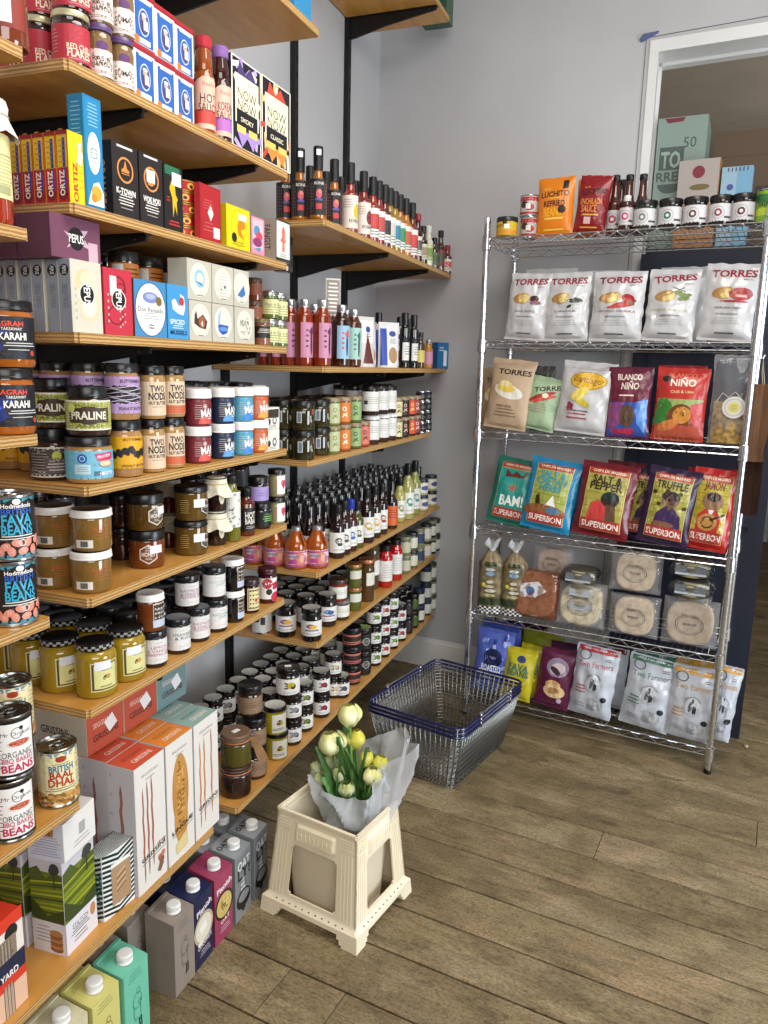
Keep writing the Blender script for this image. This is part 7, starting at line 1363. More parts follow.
def checkbag(seed):
    g = G(); mt = noisy('crispbread_bag', '#3c2c20', '#8c7c5a', nscale=26, rough=.35, contrast=(.35, .65), coat=.3); w, t, h = .1, .07, .25
    def S(u, v, s):
        tp = 1 if v < .78 else 1-.72*((v-.78)/.22)**.8; return (u*w/2*tp, s*t/2*max(0, 1-abs(u)**3)**.6*tp*(1-.1*v)+nz(u*4, v*6, seed+s)*.004, v*h)
    g.grid(lambda a, b: S(2*a-1, b, -1), 14, 22, mt); g.grid(lambda a, b: S(1-2*a, b, 1), 14, 22, mt); g.grid(lambda a, b: tuple(p*(1-b)+q*b for p, q in zip(S(1-2*a, 0, -1), S(1-2*a, 0, 1))), 14, 1, mt)
    A = Art(w*.95, h, .008)
    for i in range(10):
        for j in range(4): A.r(-.9+.2*i, -.97+.055*j, .1, .0275, '#16181a' if (i+j) % 2 else '#d8d8d4')
    A.e(0, .25, .4, .07, '#7c9cb0'); A.e(.0, .38, .4, .05, '#b9bcb8'); A.e(.0, 0, .3, .05, '#c2bfab'); A.e(-.05, -.15, .42, .05, '#b3ad8c'); A.e(.05, -.28, .46, .05, '#c2bfab'); A.e(.0, -.42, .5, .05, '#a9a474'); A.r(0, .55, .5, .06, '#2c3a1c'); A.r(0, -.62, .9, .1, '#2c3a20'); A.e(-.5, -.1, .2, .06, '#c9b23c')
    A.bake(g, lambda u, v, d: (lambda p: (p[0], p[1]-d-.0008, p[2]))(S(max(-1, min(1, u/(w/2))), max(0, min(1, v/h+.5)), -1)), .35, step=.0002)
    c = G(); cm = noisy('white_cloth_tie', '#b9bcc4', '#e2e4e8', nscale=30, rough=.7); n = 16
    c.grid(lambda u, v: ((.012+.014*v+.006*sin(u*2*pi*4)*v)*cos(u*2*pi), (.012+.012*v+.006*sin(u*2*pi*4)*v)*sin(u*2*pi), h-.004+.03*v*(1+.4*sin(u*2*pi*3))), 24, 4, cm); c.lathe([(.0125, -.006), (.014, 0), (.0125, .006)], cm, 16, (0, 0, h-.004))
    return kind('crispbread_bag', 'bread bag', ('bag_body', g.mesh('bag_body', weld=False)), ('gathered_top', c.mesh('gathered_top')))
rput(checkbag(1), 490, .055, 4, 12, 'tied bag with chequered foot, leftmost of the pair').scale = (1.1, 1.1, 1.12)
rput(checkbag(2), 513, .075, 4, 12, 'tied bag with chequered foot, right one of pair').scale = (1.1, 1.1, 1.12)
# bottom tier -----------------------------------------------
def a_fav(A):
    rnd = random.Random(1)
    for i in range(24): A.e(rnd.uniform(-.85, .85), rnd.uniform(-.9, .9), .18, .06, rnd.choice(['#8fa0e0', '#2c3a8c', '#3c54b8', '#b0c0f0']), rot=rnd.uniform(0, 3))
    A.o(.05, .12, .3, '#16204c', k=1.1); A.t('TASTY', .05, .12, .04, '#c9d0f0', fit=.2); A.t('ROASTED', .0, -.22, .1, '#e6e8f4', fit=.6, bold=.05); A.t('FAVA BEAN', .0, -.4, .1, '#e6e8f4', fit=.72, bold=.05); A.t('SNACK', .0, -.58, .08, '#e6e8f4', fit=.4, bold=.05)
def a_yb(A): A.t('FAVA', .0, .28, .13, '#2c6c6c', fit=.74, bold=.05); A.t('BEANS', .0, .05, .13, '#2c6c6c', fit=.8, bold=.05); A.o(.1, .62, .14, '#2c3c6c', k=1.3); A.e(0, -.3, .7, .1, '#e8dc6c'); A.lines(.0, -.6, .5, .1, 2, '#8a7c1c', .4)
def a_mb(A): A.e(.1, .42, .7, .34, '#8c7c94'); A.e(.1, .38, .5, .2, '#c2b0b4', rot=.3); A.e(.0, .3, .4, .1, '#3a1a2c', rot=-.5); A.e(.0, -.2, .5, .16, '#c9a06c'); A.e(.1, -.42, .7, .24, '#d8b88c'); [A.o(-.1+.1*(i % 5), -.36-.05*(i//5), .06, '#a57c4c', k=1.4) for i in range(12)]; A.o(.5, -.72, .09, '#b8a8b4')
rbag(471, 511, 628, 5, .05, .05, 'snack_bag', 'periwinkle blue roasted bean snack bag beside the rack post', '#5264b8', a_fav, 41, lean=6, rot=2, cat='snack bag', foil=.4)
rbag(478, 520, 620, 5, .14, .05, 'snack_bag', 'periwinkle blue snack bag in the second row', '#34489c', None, 43, lean=5, cat='snack bag', foil=.4)
rbag(499, 532, 648, 5, .025, .05, 'snack_bag', 'yellow bean snack bag, front one', '#b9ac1a', a_yb, 44, lean=10, rot=4, cat='snack bag', foil=.35)
rbag(513, 541, 645, 5, .08, .045, 'snack_bag', 'yellow bean snack bag slightly behind, to the right', '#aea21c', a_yb, 45, lean=12, rot=4, cat='snack bag', foil=.35)
rbag(512, 556, 632, 5, .15, .05, 'snack_bag', 'olive green snack bag behind the yellow ones', '#747c14', None, 46, lean=8, rot=6, cat='snack bag', foil=.35)
rbag(533, 571, 649, 5, .025, .05, 'snack_bag', 'plum-coloured snack bag with nut picture, front', '#58183c', a_mb, 47, lean=9, rot=4, cat='snack bag', foil=.35)
rbag(546, 584, 642, 5, .13, .05, 'snack_bag', 'plum-coloured snack bag behind the front one', '#401030', None, 48, lean=8, cat='snack bag', foil=.35)
rbag(500, 545, 622, 5, .22, .05, 'snack_bag', 'dark plum snack bag deep at the back left', '#2c1028', None, 49, lean=6, cat='snack bag', foil=.35)
def a_tf(c, fl):
    def f(A):
        A.r(0, .93, 1.0, .07, c); A.t('Two Farmers', .02, .52, .085, c, fit=.9, rot=.04, bold=-.004); A.ring(-.62, .76, .14, .01, '#3a3a3a', 1.2); A.lines(.6, .72, .2, .05, 2, '#6a6a6a', .4)
        [A.e(.08+.16*cos(q*1.3), .0+.12*sin(q*1.9), .26, .18, ['#a4a8ad', '#8c9095', '#b4b8bd'][q % 3], rot=q) for q in range(9)]; A.e(.12, .1, .2, .16, '#d0d3d8', rot=.6); A.e(-.02, .02, .1, .2, '#55595e', rot=-.2); A.e(.12, -.1, .06, .12, '#303236'); A.e(.2, -.1, .05, .1, '#303236'); [A.e(.3+.2*cos(q*1.7), -.62+.09*sin(q*2.3), .22, .1, ['#9ca0a5', '#b8bcc1', '#84888d'][q % 3], rot=q) for q in range(8)]
        A.o(.7, -.42, .08, '#26282a', k=1.1); A.lines(-.6, -.22, .3, .14, 3, c, .3); A.lines(-.55, -.7, .34, .08, 2, '#8a8a8a', .3)
    return f
SF = noisy('silver_white_foil', '#a9aeb8', '#c6cbd4', nscale=5, rough=.24, coat=.4)
for i, (a, b, yt, c, nm, ln, rt) in enumerate(((567, 613, 646, '#a82c34', 'red', 6, 4), (618, 671, 657, '#3c6c54', 'green', 6, 5), (663, 716, 667, '#c08a2c', 'gold', 4, 3), (703, 733, 664, '#c08a2c', 'gold', 5, 5))):
    rbag(a, b, yt, 5, [.02, .018, .015, .07][i], .065, 'crisp_bag', 'white crisp bag with cursive %s lettering%s' % (nm, ', partly hidden behind the right post' if i == 3 else ''), SF, a_tf(c, ''), 51+i, lean=ln, rot=rt, crimp=.05, wr=2.2)
for i, (a, b, yt, c) in enumerate(((577, 628, 644, '#7c2430'), (628, 680, 652, '#2c5c44'), (668, 722, 658, '#a87c2c'))): rbag(a, b, yt, 5, .16, .06, 'crisp_bag', 'silver-white crisp bag in the row behind, %s' % ORD[i], SF, lambda A, c=c: A.r(0, .93, 1, .08, c), 61+i, lean=4)
# top tier --------------------------------------------------------
def a_luj(A): A.r(0, 0, 1, 1, '#c9a818'); A.r(0, -.5, 1, .3, '#d98a2c'); A.t('CHITO', -.1, .4, .2, '#3a3018', fit=.24, bold=.04); A.r(.18, .3, .1, .34, '#e9e7da'); A.r(.1, .85, .08, .2, '#1c1c1c')
rput(jar('salsa_jar', 'jar', .041, .078, '#7c5a14', '#1c1c1e', .016, ('#c9a818', .033, .05, 2.6), a_luj, neck=.97), 507, .055, 0, -10, 'yellow-label salsa jar at the left end of top tier')
def a_bc(c): return lambda A: (A.r(0, 0, 1, 1, '#b8b2aa'), A.r(0, .7, 1, .25, c), A.e(-.1, .1, .14, .4, '#3a2a24'), A.e(.1, -.2, .16, .4, c), A.r(.05, -.1, .08, .3, '#dcdad6'), A.r(0, -.85, 1, .12, c))
for lv in (0, 1): rput(can(.036, .08, '#b8b2aa', a_bc('#a82c34')), 529.5, .09, 0, 0, '%s red and grey can beside the orange pouch' % ['lower', 'upper'][lv], dz=lv*.0804)
def a_beans(A):
    A.r(0, 0, 1, 1, '#d87a10'); A.t('GRAN', -.5, .62, .03, '#e8c85c', fit=.2); A.t('LUCHITO', .0, .42, .1, '#241a10', fit=.86, rot=.02, bold=.06); A.lines(.0, .28, .4, .03, 1, '#e8c050', .5); A.t('REFRIED', .0, .08, .1, '#4a1410', fit=.66, bold=.06); A.t('BEANS', -.1, -.22, .15, '#e8a81c', fit=.56, bold=.06); A.o(.48, -.14, .14, '#2a1a14', k=1.1); A.lines(0, -.45, .76, .06, 1, '#e8c050', .6); A.r(.62, .74, .16, .15, '#1c1410'); A.lines(0, -.84, .8, .06, 1, '#e8c050', .5)
def a_ench(A):
    A.r(0, 0, 1, 1, '#84141c'); A.t('GRAN', -.5, .58, .03, '#e8a85c', fit=.2); A.t('LUCHITO', .05, .42, .1, '#1c1014', fit=.86, rot=.08, bold=.06); A.t('ENCHILADA', -.05, .06, .1, '#d9883c', fit=.8, bold=.05); A.t('SAUCE', -.15, -.2, .13, '#d9883c', fit=.56, bold=.06); A.lines(0, -.42, .8, .05, 1, '#d99a3c', .6); A.r(-.15, -.62, .24, .12, '#d9b0b0'); A.lines(0, -.86, .8, .05, 1, '#d99a3c', .5)
rbag(575, 600, 176, 0, .12, .05, 'sauce_pouch', 'orange pouch edge behind the deep red sauce pouch', '#c2701a', None, 73, lean=4, cat='pouch', wr=.5, foil=.3)
rbag(536, 576, 176, 0, .06, .045, 'sauce_pouch', 'bright orange refried beans pouch', '#d87a10', a_beans, 71, lean=4, cat='pouch', wr=.35, foil=.28, crimp=.04, rot=-1)
rbag(573, 608, 175, 0, .06, .045, 'sauce_pouch', 'deep red sauce pouch leaning to the right', '#84141c', a_ench, 72, lean=5, cat='pouch', wr=.8, foil=.22, crimp=.04, rot=5)
def a_rnd(c): return lambda A: (A.r(0, 0, 1, 1, '#c9c7ca'), A.ring(.0, 0, .72, .03, '#8a868c'), A.o(.0, 0, .44, c), A.o(.0, 0, .2, '#e0dcdc'), A.r(.32, -.55, .12, .12, '#4a4a4c'), A.lines(-.4, 0, .14, .5, 5, '#a5a2a6', .25))
k_bs = bottle('sauce_bottle', .026, .215, '#4a1c12', '#141414', .0145, .022, .5, .013, ('#c9c7ca', .055, .065, 2.6), a_rnd('#a03a54'))
rput(k_bs, 613, .12, 0, 0, 'dark sauce bottle just right of the red pouch'); rput(k_bs, 626.5, .13, 0, 0, 'dark sauce bottle with tall neck, middle of the three necks'); rput(k_bs, 640, .14, 0, 0, 'dark sauce bottle with tall neck, right of three')
rput(k_bs, 619, .2, 0, 0, 'dark sauce bottle deeper behind the three necks')
rput(bottle('sauce_bottle', .026, .125, '#3a1410', '#e6e4e0', .013, .02, .66, .012, ('#c9c7ca', .05, .06, 2.6), a_rnd('#c04870')), 626, .05, 0, 0, 'short bottle with white cap and pink emblem')
for px, c, nm in ((645, '#6c7a6c', 'grey-green'), (670, '#2c6c5c', 'teal'), (695, '#5c3a34', 'brown'), (720, '#8c3a44', 'dusky pink'), (743, '#5c2c34', 'dark maroon')):
    rput(jar('pickle_jar', 'jar', .041 if px in (645, 670, 695) else .037, .1, '#241a16' if px != 645 else '#2c3020', '#141414', .016, ('#c9c7ca', .041, .058, 2.8), a_rnd(c), neck=.95), px, .05, 0, -6, 'white-label jar on the top tier with %s round emblem' % nm)
rput(can(.038, .11, '#6c9c2c', lambda A: (A.r(0, 0, 1, 1, '#7ca82c'), A.r(0, .5, 1, .3, '#2c6c3c'), A.r(0, -.4, 1, .25, '#b8c83c'), A.t('GREEN', -.1, .1, .14, '#1c3a1c', fit=.2, bold=.05))), 768, .06, 0, 0, 'green can at the far right end of top tier')
# ================================================================== boxes beyond, on the dark ledge
def bx(xa, xb, yy, yt, d, name, col, label, front=None, left=None, z0=1.9956, rot=0, dz=0, art_top=None):
    # xa, xb picture columns at the depth yy
    def X(px): return bis(lambda q: proj(q, yy, z0+.1)[0] < px, -1, 2)
    a, b = X(xa), X(xb); h = zof(yt, (a+b)/2, yy)-z0-dz
    return inst(carton(name, 'cardboard box', b-a, d, h, col, front, left, art_top, bev=.002, rough=.6), ((a+b)/2, yy+d/2, z0+dz), BY+radians(rot), label)
def a_tbox(A):
    A.r(0, 0, 1, 1, '#7c8f86'); A.p([(-.75, .99), (.1, .99), (0, .93), (-.6, .92)], '#6c1c2c'); A.t('50', .35, .62, .08, '#3c4a44', fit=.26, bold=.0); A.r(-.35, .4, .5, .17, '#46524e'); A.t('TO', -.38, .38, .12, '#8ea298', fit=.4, bold=.06); A.t('RRES', -.35, .13, .07, '#46524e', fit=.56, bold=.06); A.e(-.35, .02, .5, .14, '#46524e', a0=pi, a1=2*pi); A.lines(0, -.6, .8, .3, 5, '#98aaa0', .2)
bx(652, 701, 3.5, 116, .24, 'storage_box', '#7c8f86', 'grey-green carton with large dark lettering in the opening', a_tbox, rot=2)
def a_obox(A): A.r(0, 0, 1, 1, '#a8764a'); A.r(0, .5, 1, .5, '#a59c96'); A.o(.0, .72, .14, '#7c2430'); A.e(.1, .38, .5, .07, '#6c5c34'); A.lines(-.4, -.3, .4, .3, 2, '#c9a88c', .3)
bx(675, 716, 3.43, 159, .06, 'storage_box', '#a8764a', 'small white and orange box in front of the grey-green carton', a_obox, lambda A: (A.r(0, 0, 1, 1, '#9c8878'), A.lines(0, 0, .6, .7, 4, '#5c4c40', .3)), rot=-3)
def a_bbox(A): A.r(0, 0, 1, 1, '#6c9cb8'); A.r(-.5, 0, .5, 1, '#8aaabc'); A.o(-.4, .5, .08, '#3c4a8c'); [A.r(-.6+.25*i, .93, .04, .05, '#3c4448') for i in range(6)]
bx(718, 749, 3.43, 166, .06, 'storage_box', '#7ca4bc', 'small pale blue box beside the white and orange one', a_bbox)
def a_kbox(A): A.r(0, 0, 1, 1, '#54402e'); A.t('TORRES', -.3, -.1, .2, '#2c1c1a', fit=.6, bold=.06); A.r(0, .6, 1, .015, '#4a3626')
bx(708, 800, 3.68, 128, .16, 'storage_box', '#54402e', 'large brown cardboard carton behind the small boxes', a_kbox)
# ================================================================== brown paper bags hung on the rack
def paperbags(col1, col2, w, h, n, seed):
    g = G(); m1 = noisy('brown_paper', col1, col2, scale=(8, 1, .6), nscale=9, rough=.85, bump=.3)
    for i in range(n):
        y = i*.0042; 
        g.grid(lambda a, b, i=i, y=y: ((a-.5)*w*(1+.05*nz(b*3, i, seed)) + .006*nz(b*4, i+5, seed), y+.0025*nz(a*3, b*5, i+seed)+.006*(1-b)*(i/n-.5), -h*(1-b)+.004*nz(a*2, i, seed)), 4, 12, m1)
        g.grid(lambda a, b, i=i, y=y: ((.5-a)*w*(1+.05*nz(b*3, i, seed)) + .006*nz(b*4, i+5, seed), y+.003+.0025*nz(a*3, b*5, i+seed)+.006*(1-b)*(i/n-.5), -h*(1-b)+.004*nz(a*2, i, seed)), 4, 12, m1)
    return g.mesh('paper_stack')
st = G(); st.tube([(0, .02, .0), (-.004, .015, .04), (.0, .01, .09), (.004, .012, .05), (.008, .02, .0)], .0013, mat('#b9ab90', .9), n=5); hk = G(); hk.tube([(-.03, .0, .095), (-.01, .0, .085), (.002, .005, .088), (.006, .008, .1)], .0018, CHROME, n=6)
pb = rk(RW+.034, .03, 1.3); 
inst(kind('paper_bag_bundle', 'paper bags', ('paper_bags', paperbags('#6e4f38', '#8f6b4e', .052, .27, 9, 2)), ('string', st.mesh('string')), ('hook', hk.mesh('hook'))), (pb.x-.012, pb.y, 1.47), RYAW+radians(-40), 'lighter brown paper bags hanging on string from right post')
pb = rk(RW+.036, .075, 1.3)
inst(kind('paper_bag_bundle', 'paper bags', ('paper_bags', paperbags('#352118', '#4a3022', .05, .30, 9, 5)), ('string', st.mesh('string')), ('hook', hk.mesh('hook'))), (pb.x-.014, pb.y-.0, 1.3), RYAW+radians(-40), 'dark brown paper bags hanging below the lighter bundle')
# ================================================================== shopping baskets
def basket(handles=True):
    W, D, h, ins = .405, .535, .234, .05; parts = []; ZN = mat('#aeb0ae', .36, 1, name='zinc_wire')
    def rr(hw, hd, z, r, n=5):
        P = []
        for cx, cy, a in ((hw-r, hd-r, 0), (-hw+r, hd-r, pi/2), (-hw+r, -hd+r, pi), (hw-r, -hd+r, 3*pi/2)):
            P += [(cx+r*cos(a+pi/2*i/n), cy+r*sin(a+pi/2*i/n), z) for i in range(n+1)]
        return P
    NV = mat('#141848', .3, 0, .4)
    g = G(); g.tube(rr(W/2, D/2, h, .04), .0054, NV, n=8, closed=True); parts.append(('rim', g.mesh('rim'), None, 'navy coated rim'))
    g = G(); r = .0016
    def f(u, t): return (u*(W/2-.004-ins*(1-t)*.9), t)
    def pt(side, s, t):
        hw = W/2-.003-ins*(1-t); hd = D/2-.003-ins*(1-t); z = .004+(h-.004)*t
        return (s*hw, -hd, z) if side == 0 else (s*hw, hd, z) if side == 1 else (-hw, s*hd, z) if side == 2 else (hw, s*hd, z)
    for side, n in ((0, 17), (1, 17), (2, 23), (3, 23)):
        for i in range(n+1): s = -.93+1.86*i/n; g.tube([pt(side, s, 0), pt(side, s, 1)], r, ZN, n=4)
    for k in range(9):
        t = k/9; hw = W/2-.003-ins*(1-t)-.0012; hd = D/2-.003-ins*(1-t)-.0012; g.tube(rr(hw, hd, .004+(h-.004)*t, .03+.01*t, 3), r if k else .002, ZN, n=4, closed=True)
    parts.append(('wire_sides', g.mesh('wire_sides', weld=False), None, None))
    g = G(); hw, hd = W/2-ins-.004, D/2-ins-.004
    for i in range(1, 20): x = -hw+2*hw*i/20; g.tube([(x, -hd, .003), (x, hd, .003)], r, ZN, n=4)
    for i in range(1, 14): y = -hd+2*hd*i/14; g.tube([(-hw, y, .0045), (hw, y, .0045)], r, ZN, n=4)
    parts.append(('wire_base', g.mesh('wire_base', weld=False), None, None))
    for s in (-1, 1):
        g = G(); x = s*(W/2+.001); g.tube([(x, -.125, h+.004), (x, -.1, h+.009), (x, .1, h+.009), (x, .125, h+.004)], .003, CHROME, n=6)
        for y in (-.125, .125): g.tube([(x+.008*cos(a), y, h+.003+.010*sin(a)) for a in [2*pi*i/12 for i in range(12)]], .0022, CHROME, n=5, closed=True); g.tube([(x, y-.004, h+.013), (x, y+.012, h+.016)], .0024, CHROME)
        parts.append(('handle', g.mesh('handle'), None, 'chrome folding handle'))
    return dict(name='shopping_basket', cat='basket', parts=parts)
kb = basket()
bc = Vector((-.718, 2.69, 0)); 
for i in range(3): inst(kb, (bc.x, bc.y, .0008+i*.0155), radians(-13), 'wire shopping basket with navy rim, %s of the nested stack' % ['lowest', 'middle', 'topmost'][i], 'nested shopping baskets')
# ================================================================== flower bucket
CRM = noisy('cream_plastic', '#e6dabc', '#efe4ca', nscale=5, rough=.42); CRI = noisy('cream_plastic_bucket', '#dccfb6', '#e2d6be', nscale=5, rough=.45)
def frame_collar():
    g = G(); Hh = .305; b0 = (.150, .136); t0 = (.128, .104); th = .005
    def half(z): k = z/Hh; return b0[0]+(t0[0]-b0[0])*k, b0[1]+(t0[1]-b0[1])*k
    # window outline per side as fraction: s in -1..1 across, z
    def side(ax, sg):
        def P(s, z, o=0):
            hx, hy = half(z)
            if ax == 0: return (s*hx, sg*(hy+o), z)          # front/back faces
            return (sg*(hx+o), s*hy, z)
        zt, zb = .215, .07; wt, wb = .56, .56                # opening
        cols = [-1, -.86, -wb, -wb+.12, 0, wb-.12, wb, .86, 1]
        # build as a fine grid and drop cells inside the opening or the foot arch
        nx, nzv = 40, 48
        def inside(s, z):
            k = (z-zb)/(zt-zb)
            if 0 < k < 1:
                w_ = wb+(wt-wb)*k; c = .13
                if abs(s) < w_:
                    dx = max(0, abs(s)-(w_-c)); dz = max(0, zb+.018-z, z-(zt-.018)); 
                    return (dx/c)**2+(dz/.018)**2 < 1
            if z < .04: 
                lim = .7-.14*z/.034
                return abs(s) < lim and z < .034
            return False
        Zs = [Hh*i/nzv for i in range(nzv+1)]; Ss = [-1+2*i/nx for i in range(nx+1)]
        idx = {}; keep = set()
        for i in range(nx):
            for j in range(nzv):
                if not inside((Ss[i]+Ss[i+1])/2, (Zs[j]+Zs[j+1])/2): keep.add((i, j))
        def off(s, z):
            o = 0
            if z < .055: o = .011*(1 if z < .045 else (.055-z)/.01)       # base flange stands proud
            if .235 < z < .275 and abs(s) < .5: o = max(o, .007)          # raised name plate
            if z > .297: o = max(o, .004)
            return o
        for layer in (0, 1):
            vs = []; mp_ = {}
            for (i, j) in sorted(keep):
                for a, b in ((i, j), (i+1, j), (i+1, j+1), (i, j+1)):
                    if (a, b) not in mp_: mp_[(a, b)] = len(vs); vs.append(P(Ss[a]*(1+(.011/b0[0])*(1 if Zs[b] < .05 else 0)), Zs[b], off(Ss[a], Zs[b]) if layer == 0 else -th))
            fs = []
            flip = (sg < 0) == (ax == 0)
            for (i, j) in keep:
                q = [mp_[(i, j)], mp_[(i+1, j)], mp_[(i+1, j+1)], mp_[(i, j+1)]]
                if (layer == 0) != flip: q = q[::-1]
                fs.append(tuple(q))
            g.raw(vs, fs, CRM, True)
        # rims of openings joining both layers
        for (i, j) in keep:
            for (di, dj, a, b) in ((-1, 0, (i, j), (i, j+1)), (1, 0, (i+1, j+1), (i+1, j)), (0, -1, (i+1, j), (i, j)), (0, 1, (i, j+1), (i+1, j+1))):
                n_ = (i+di, j+dj)
                if n_ not in keep:
                    q = []
                    for (p_, l_) in ((a, 0), (b, 0), (b, 1), (a, 1)): q.append(P(Ss[p_[0]]*(1+(.011/b0[0])*(1 if Zs[p_[1]] < .05 else 0)), Zs[p_[1]], off(Ss[p_[0]], Zs[p_[1]]) if l_ == 0 else -th))
                    g.raw(q, [(0, 1, 2, 3)], CRM)
        # ribs on the corner posts
        for sgn in (-1, 1):
            for q in (.66, .74, .82, .9): g.tube([P(sgn*q, .062, .0005), P(sgn*q, .245, .0005)], .0011, CRM, n=4)
            for q in range(6):
                for r_ in range(4): p_ = P(sgn*(.62+.055*q), .258+.008*r_, .0005); g.box(p_, (.003, .003, .003), CRM)
        for q in range(9): g.box(P(-.42+.105*q, .25, .0075), (.0022, .0022, .018), CRM)
        for q in range(11): 
            if abs(-.75+.15*q) < .8: g.box(P(-.75+.15*q, .0505, .006), (.004, .004, .0015), mat('#6c5c44', .6))
    for ax in (0, 1):
        for sg in (-1, 1): side(ax, sg)
    return g.mesh('frame')
def bucket_in():
    g = G(); Hh = .292; b0 = (.1, .084); t0 = (.12, .096); z0 = .006; th = .003
    def ring(k, o): x, y = b0[0]+(t0[0]-b0[0])*k-o, b0[1]+(t0[1]-b0[1])*k-o; r = .02; z = z0+(Hh-z0)*k; return [(cx+r*cos(a+pi/2*i/4), cy+r*sin(a+pi/2*i/4), z) for cx, cy, a in ((x-r, y-r, 0), (-x+r, y-r, pi/2), (-x+r, -y+r, pi), (x-r, -y+r, 3*pi/2)) for i in range(5)]
    A = [ring(0, 0), ring(.04, 0), ring(.5, 0), ring(1, 0), ring(1, th), ring(.5, th), ring(.05, th)]; n = 20; vs = [p for r in A for p in r]; fs = []
    for k in range(len(A)-1): fs += [(k*n+i, k*n+(i+1) % n, (k+1)*n+(i+1) % n, (k+1)*n+i) for i in range(n)]
    fs.append(tuple(range(n))[::-1]); fs.append(tuple((len(A)-1)*n+i for i in range(n))); g.raw(vs, fs, CRI, True); return g.mesh('flower_bucket')
CB = Vector((-.77, 1.766, 0))
o = link('bucket_stand', frame_collar()); o.location = CB; o.rotation_euler = (0, 0, radians(-10.5)); put_props(o, 'cream plastic bucket stand with open sides, on the floorboards', 'stand')
o = link('flower_bucket', bucket_in()); o.location = CB+Vector((0, 0, .0005)); o.rotation_euler = (0, 0, radians(-10.5)); put_props(o, 'cream plastic bucket standing inside the open-sided stand', 'bucket')
# ------------------------------------------------------------------ flowers
def camrel(px, py, y):                   # a place at the given distance along the shop
    d = ray(px, py); t = y/d.y; return Vector((d.x*t, y, H+d.z*t))
PETAL = noisy('tulip_petal', '#d9d970', '#efeec0', scale=(1, 1, .5), nscale=30, rough=.45, contrast=(.3, .6)); PETY = noisy('tulip_petal_yellow', '#d2cc3c', '#ebe793', nscale=30, rough=.45); PETW = noisy('tulip_petal_pale', '#b9c47c', '#edeee0', nscale=36, rough=.5)
STEM = noisy('tulip_stem', '#6c9440', '#86a957', nscale=20, rough=.5); LEAF = noisy('tulip_leaf', '#3f6c36', '#5f8f4c', scale=(30, 1, 1), nscale=6, rough=.45)
for m_ in (PETAL, PETY, PETW, LEAF): m_.node_tree.nodes['Principled BSDF'].inputs['Subsurface Weight'].default_value = .15; m_.node_tree.nodes['Principled BSDF'].inputs['Subsurface Radius'].default_value = (.01, .012, .004)
def petal(L, w, op, m, seed, tip=.5):
    g = G()
    def S(u, v, s):
        ww = w*sin(pi*min(1, .1+.84*v**.9))**.5; x = (2*u-1)*ww/2; bulge = op*sin(pi*min(1, v*.92))**.8; curl = -.006*(2*u-1)**2*(1-v*.3)
        return (x, -bulge+(x*x)/(w*.75)-.004*max(0, v-.8)*5*tip+s*.0006+.0012*nz(u*3, v*4, seed), L*v-.004*abs(2*u-1)**2*v)
    g.grid(lambda a, b: S(a, b, -1), 8, 12, m); g.grid(lambda a, b: S(1-a, b, 1), 8, 12, m); return g.mesh('petal')
def tulip(head, foot, size, open_, m, label, seed, leaf=True, leafang=0):
    d = (head-foot); L = d.length; n = d.normalized()
    R = n.to_track_quat('Z', 'Y').to_matrix(); 
    o = link('tulip', None); o.location = foot; put_props(o, label, 'tulip', 'tulips in the bunch')
    g = G(); b = Vector((nz(seed, 1, 1), nz(seed, 2, 1), 0))*.03; P = [foot*0+d*t+b*sin(pi*t) for t in [i/8 for i in range(9)]]; g.tube(P, .0034, STEM, n=8); link('stem', g.mesh('stem'), o)
    for k in range(6):
        a = k*pi/3+seed; inner = k % 2
        me = petal(size*(1 if not inner else .96), size*.78, size*open_*(.86 if inner else 1), m, seed*3+k)
        p = link('petal', me, o); rot = R @ Matrix.Rotation(a, 3, 'Z') @ Matrix.Rotation(radians(6 if not inner else 2), 3, 'X'); p.matrix_basis = Matrix.Translation(d-n*.004) @ rot.to_4x4()
    g = G(); g.lathe([(0, -.004), (.005, -.003), (.009*size/.05, .004), (.006*size/.05, .01), (0, .012)], STEM, 12); c = link('flower_base', g.mesh('flower_base'), o); c.matrix_basis = Matrix.Translation(d-n*.002) @ R.to_4x4()
    if leaf:
        for q in range(3):
            g = G(); la = leafang+q*2.1; ll = L*(1.0-.12*q); wd = .046
            di = Vector((cos(la), sin(la), 0))
            def S(u, v, s): 
                c_ = d*(.25+v*.8*ll/L)+di*(.012+.04*v*v)+b*sin(pi*v); ww = wd*sin(pi*min(.97, .06+v*.92))**.75; sd = Vector((-di.y, di.x, 0)); return tuple(c_+sd*(2*u-1)*ww/2+di*(-.01*(1-(2*u-1)**2)+s*.0005))
            g.grid(lambda a_, b_: S(a_, b_, 1), 6, 14, LEAF); g.grid(lambda a_, b_: S(1-a_, b_, -1), 6, 14, LEAF); link('leaf', g.mesh('leaf'), o)
    return o
BF = CB+Vector((.045, .03, .0))          # where the stems meet
F_ = [(350, 716, 1.85, .052, .46, PETAL, 'pale yellow tulip, highest of the bunch'), (334, 744, 1.83, .056, .55, PETAL, 'big open pale yellow tulip at upper left'), (356, 740, 1.86, .045, .42, PETY, 'yellow tulip just below the highest'), (371, 776, 1.83, .043, .42, PETAL, 'rounded pale yellow tulip at the right'), (378, 764, 1.87, .04, .34, PETY, 'narrow yellow tulip bud at far right'), (366, 759, 1.85, .038, .3, PETY, 'greenish yellow bud in the middle of the bunch'),
     (348, 789, 1.8, .036, .46, PETW, 'white and green half-open tulip at the front'), (340, 774, 1.81, .036, .28, PETW, 'slim white and green bud left of centre'), (319, 768, 1.84, .034, .26, PETW, 'white-green bud at far left'), (330, 763, 1.86, .033, .26, PETW, 'white-green bud behind the far left one'), (321, 779, 1.82, .032, .28, PETW, 'pale bud low at the left among leaves')]
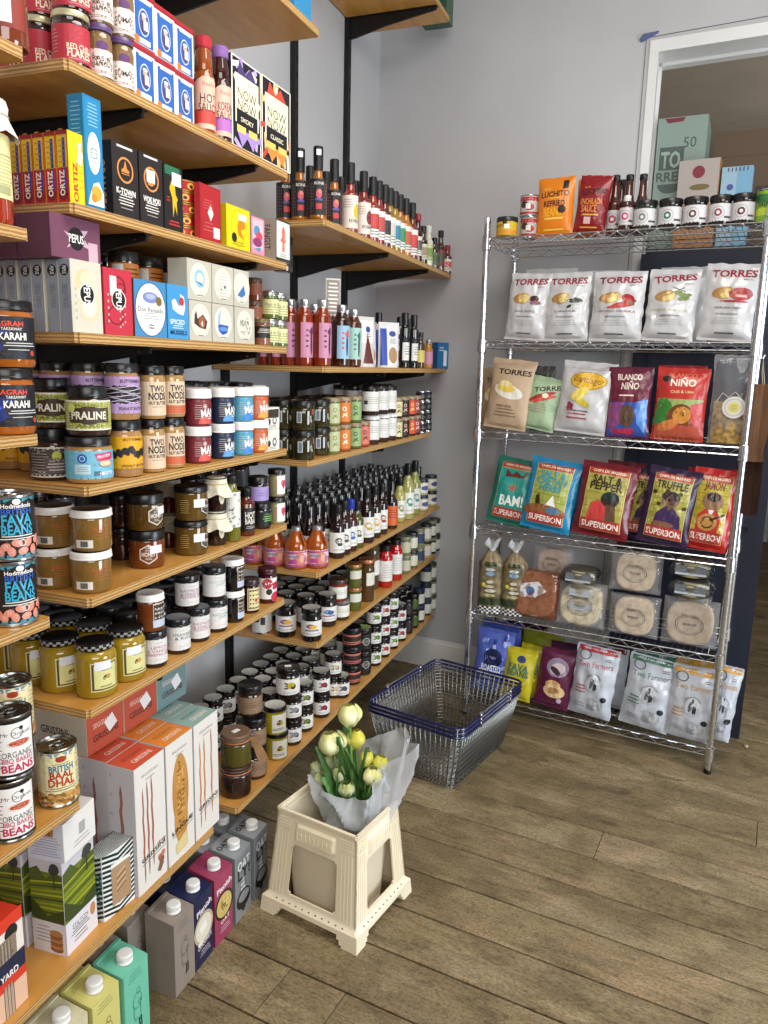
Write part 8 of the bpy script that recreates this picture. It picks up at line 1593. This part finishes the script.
for i, (px, py, yy, sz, op, m_, lb) in enumerate(F_):
    sz *= 1.24; op *= 1.15; hd = camrel(px, py+sz*330*.42, yy); ft = Vector((BF.x+.012*cos(i*2.4), BF.y+.012*sin(i*2.4), .1)); tulip(hd, ft, sz, op, m_, lb, i*1.7+.3, leafang=i*1.1+2.2)
# wrapping film
WRAP = bpy.data.materials.new('flower_wrap_film'); WRAP.use_nodes = True; b = WRAP.node_tree.nodes['Principled BSDF']
b.inputs['Base Color'].default_value = lin('#e6e9f2'); b.inputs['Alpha'].default_value = .52; b.inputs['Roughness'].default_value = .25; b.inputs['Transmission Weight'].default_value = .0; b.inputs['Coat Weight'].default_value = .3
def wrapper():
    g = G(); n = 120; m_ = 44; foot = BF+Vector((-.0, 0, .12))
    ctr = camrel(357, 790, 1.84)
    # outline of the open top, as picture columns/rows with distances, going round the bunch
    rim = [(311, 775, 1.79), (322, 788, 1.765), (340, 797, 1.75), (358, 799, 1.75), (370, 793, 1.76), (378, 778, 1.78), (385, 765, 1.80), (415, 744, 1.80), (402, 742, 1.83), (411, 727, 1.88), (392, 731, 1.91), (374, 738, 1.92), (355, 748, 1.93), (335, 762, 1.92), (320, 768, 1.88)]
    R = [camrel(*q) for q in rim]; k = len(R)
    def rimp(t):
        f_ = (t % 1)*k; i = int(f_); u = f_-i; p0, p1, p2, p3 = R[(i-1) % k], R[i % k], R[(i+1) % k], R[(i+2) % k]
        return .5*((2*p1)+(p2-p0)*u+(2*p0-5*p1+4*p2-p3)*u*u+(3*p1-p0-3*p2+p3)*u*u*u)
    def S(u, v, s):
        e = rimp(u); a = foot+Vector((.022*cos(2*pi*u+3.6), .022*sin(2*pi*u+3.6), 0)); p = a.lerp(e, v); 
        out = (e-foot); out.z = 0; out = out.normalized() if out.length > 1e-5 else Vector((1, 0, 0))
        f1 = nz(cos(2*pi*u)*2.6, sin(2*pi*u)*2.6, v*2.2); f2 = nz(cos(2*pi*u)*6, sin(2*pi*u)*6, v*6+4); f3 = nz(cos(2*pi*u)*13, sin(2*pi*u)*13, v*11+9)
        p += out*(.02*sin(pi*v)**1.1+(.024*(.35-abs(f1))*2+.008*(.3-abs(f2))*2*(1-.6*v)+.003*f3)*min(1, v*2.5)); p.z += (.005*f2+.002*f3)*v; return tuple(p)
    g.grid(lambda a, b_: S(a, b_, 1), n, m_, WRAP); 
    return g.mesh('flower_wrap')
o = link('flower_wrap', wrapper()); put_props(o, 'crumpled translucent white wrapping around the tulips in the bucket', 'flower wrap')
# ------------------------------------------------------------------ small debris on the floor
p = onz(746, 747, 0); g = G(); g.lathe([(0, 0), (.008, .001), (.009, .005), (.006, .009), (0, .01)], noisy('wood_chip', '#a08a6c', '#c2ad8c', nscale=90), 7, (0, 0, 0), smooth=False)
o = link('wood_crumb', g.mesh('wood_crumb')); o.location = p; put_props(o, 'tiny pale crumb on the boards right of the rack', 'crumb')
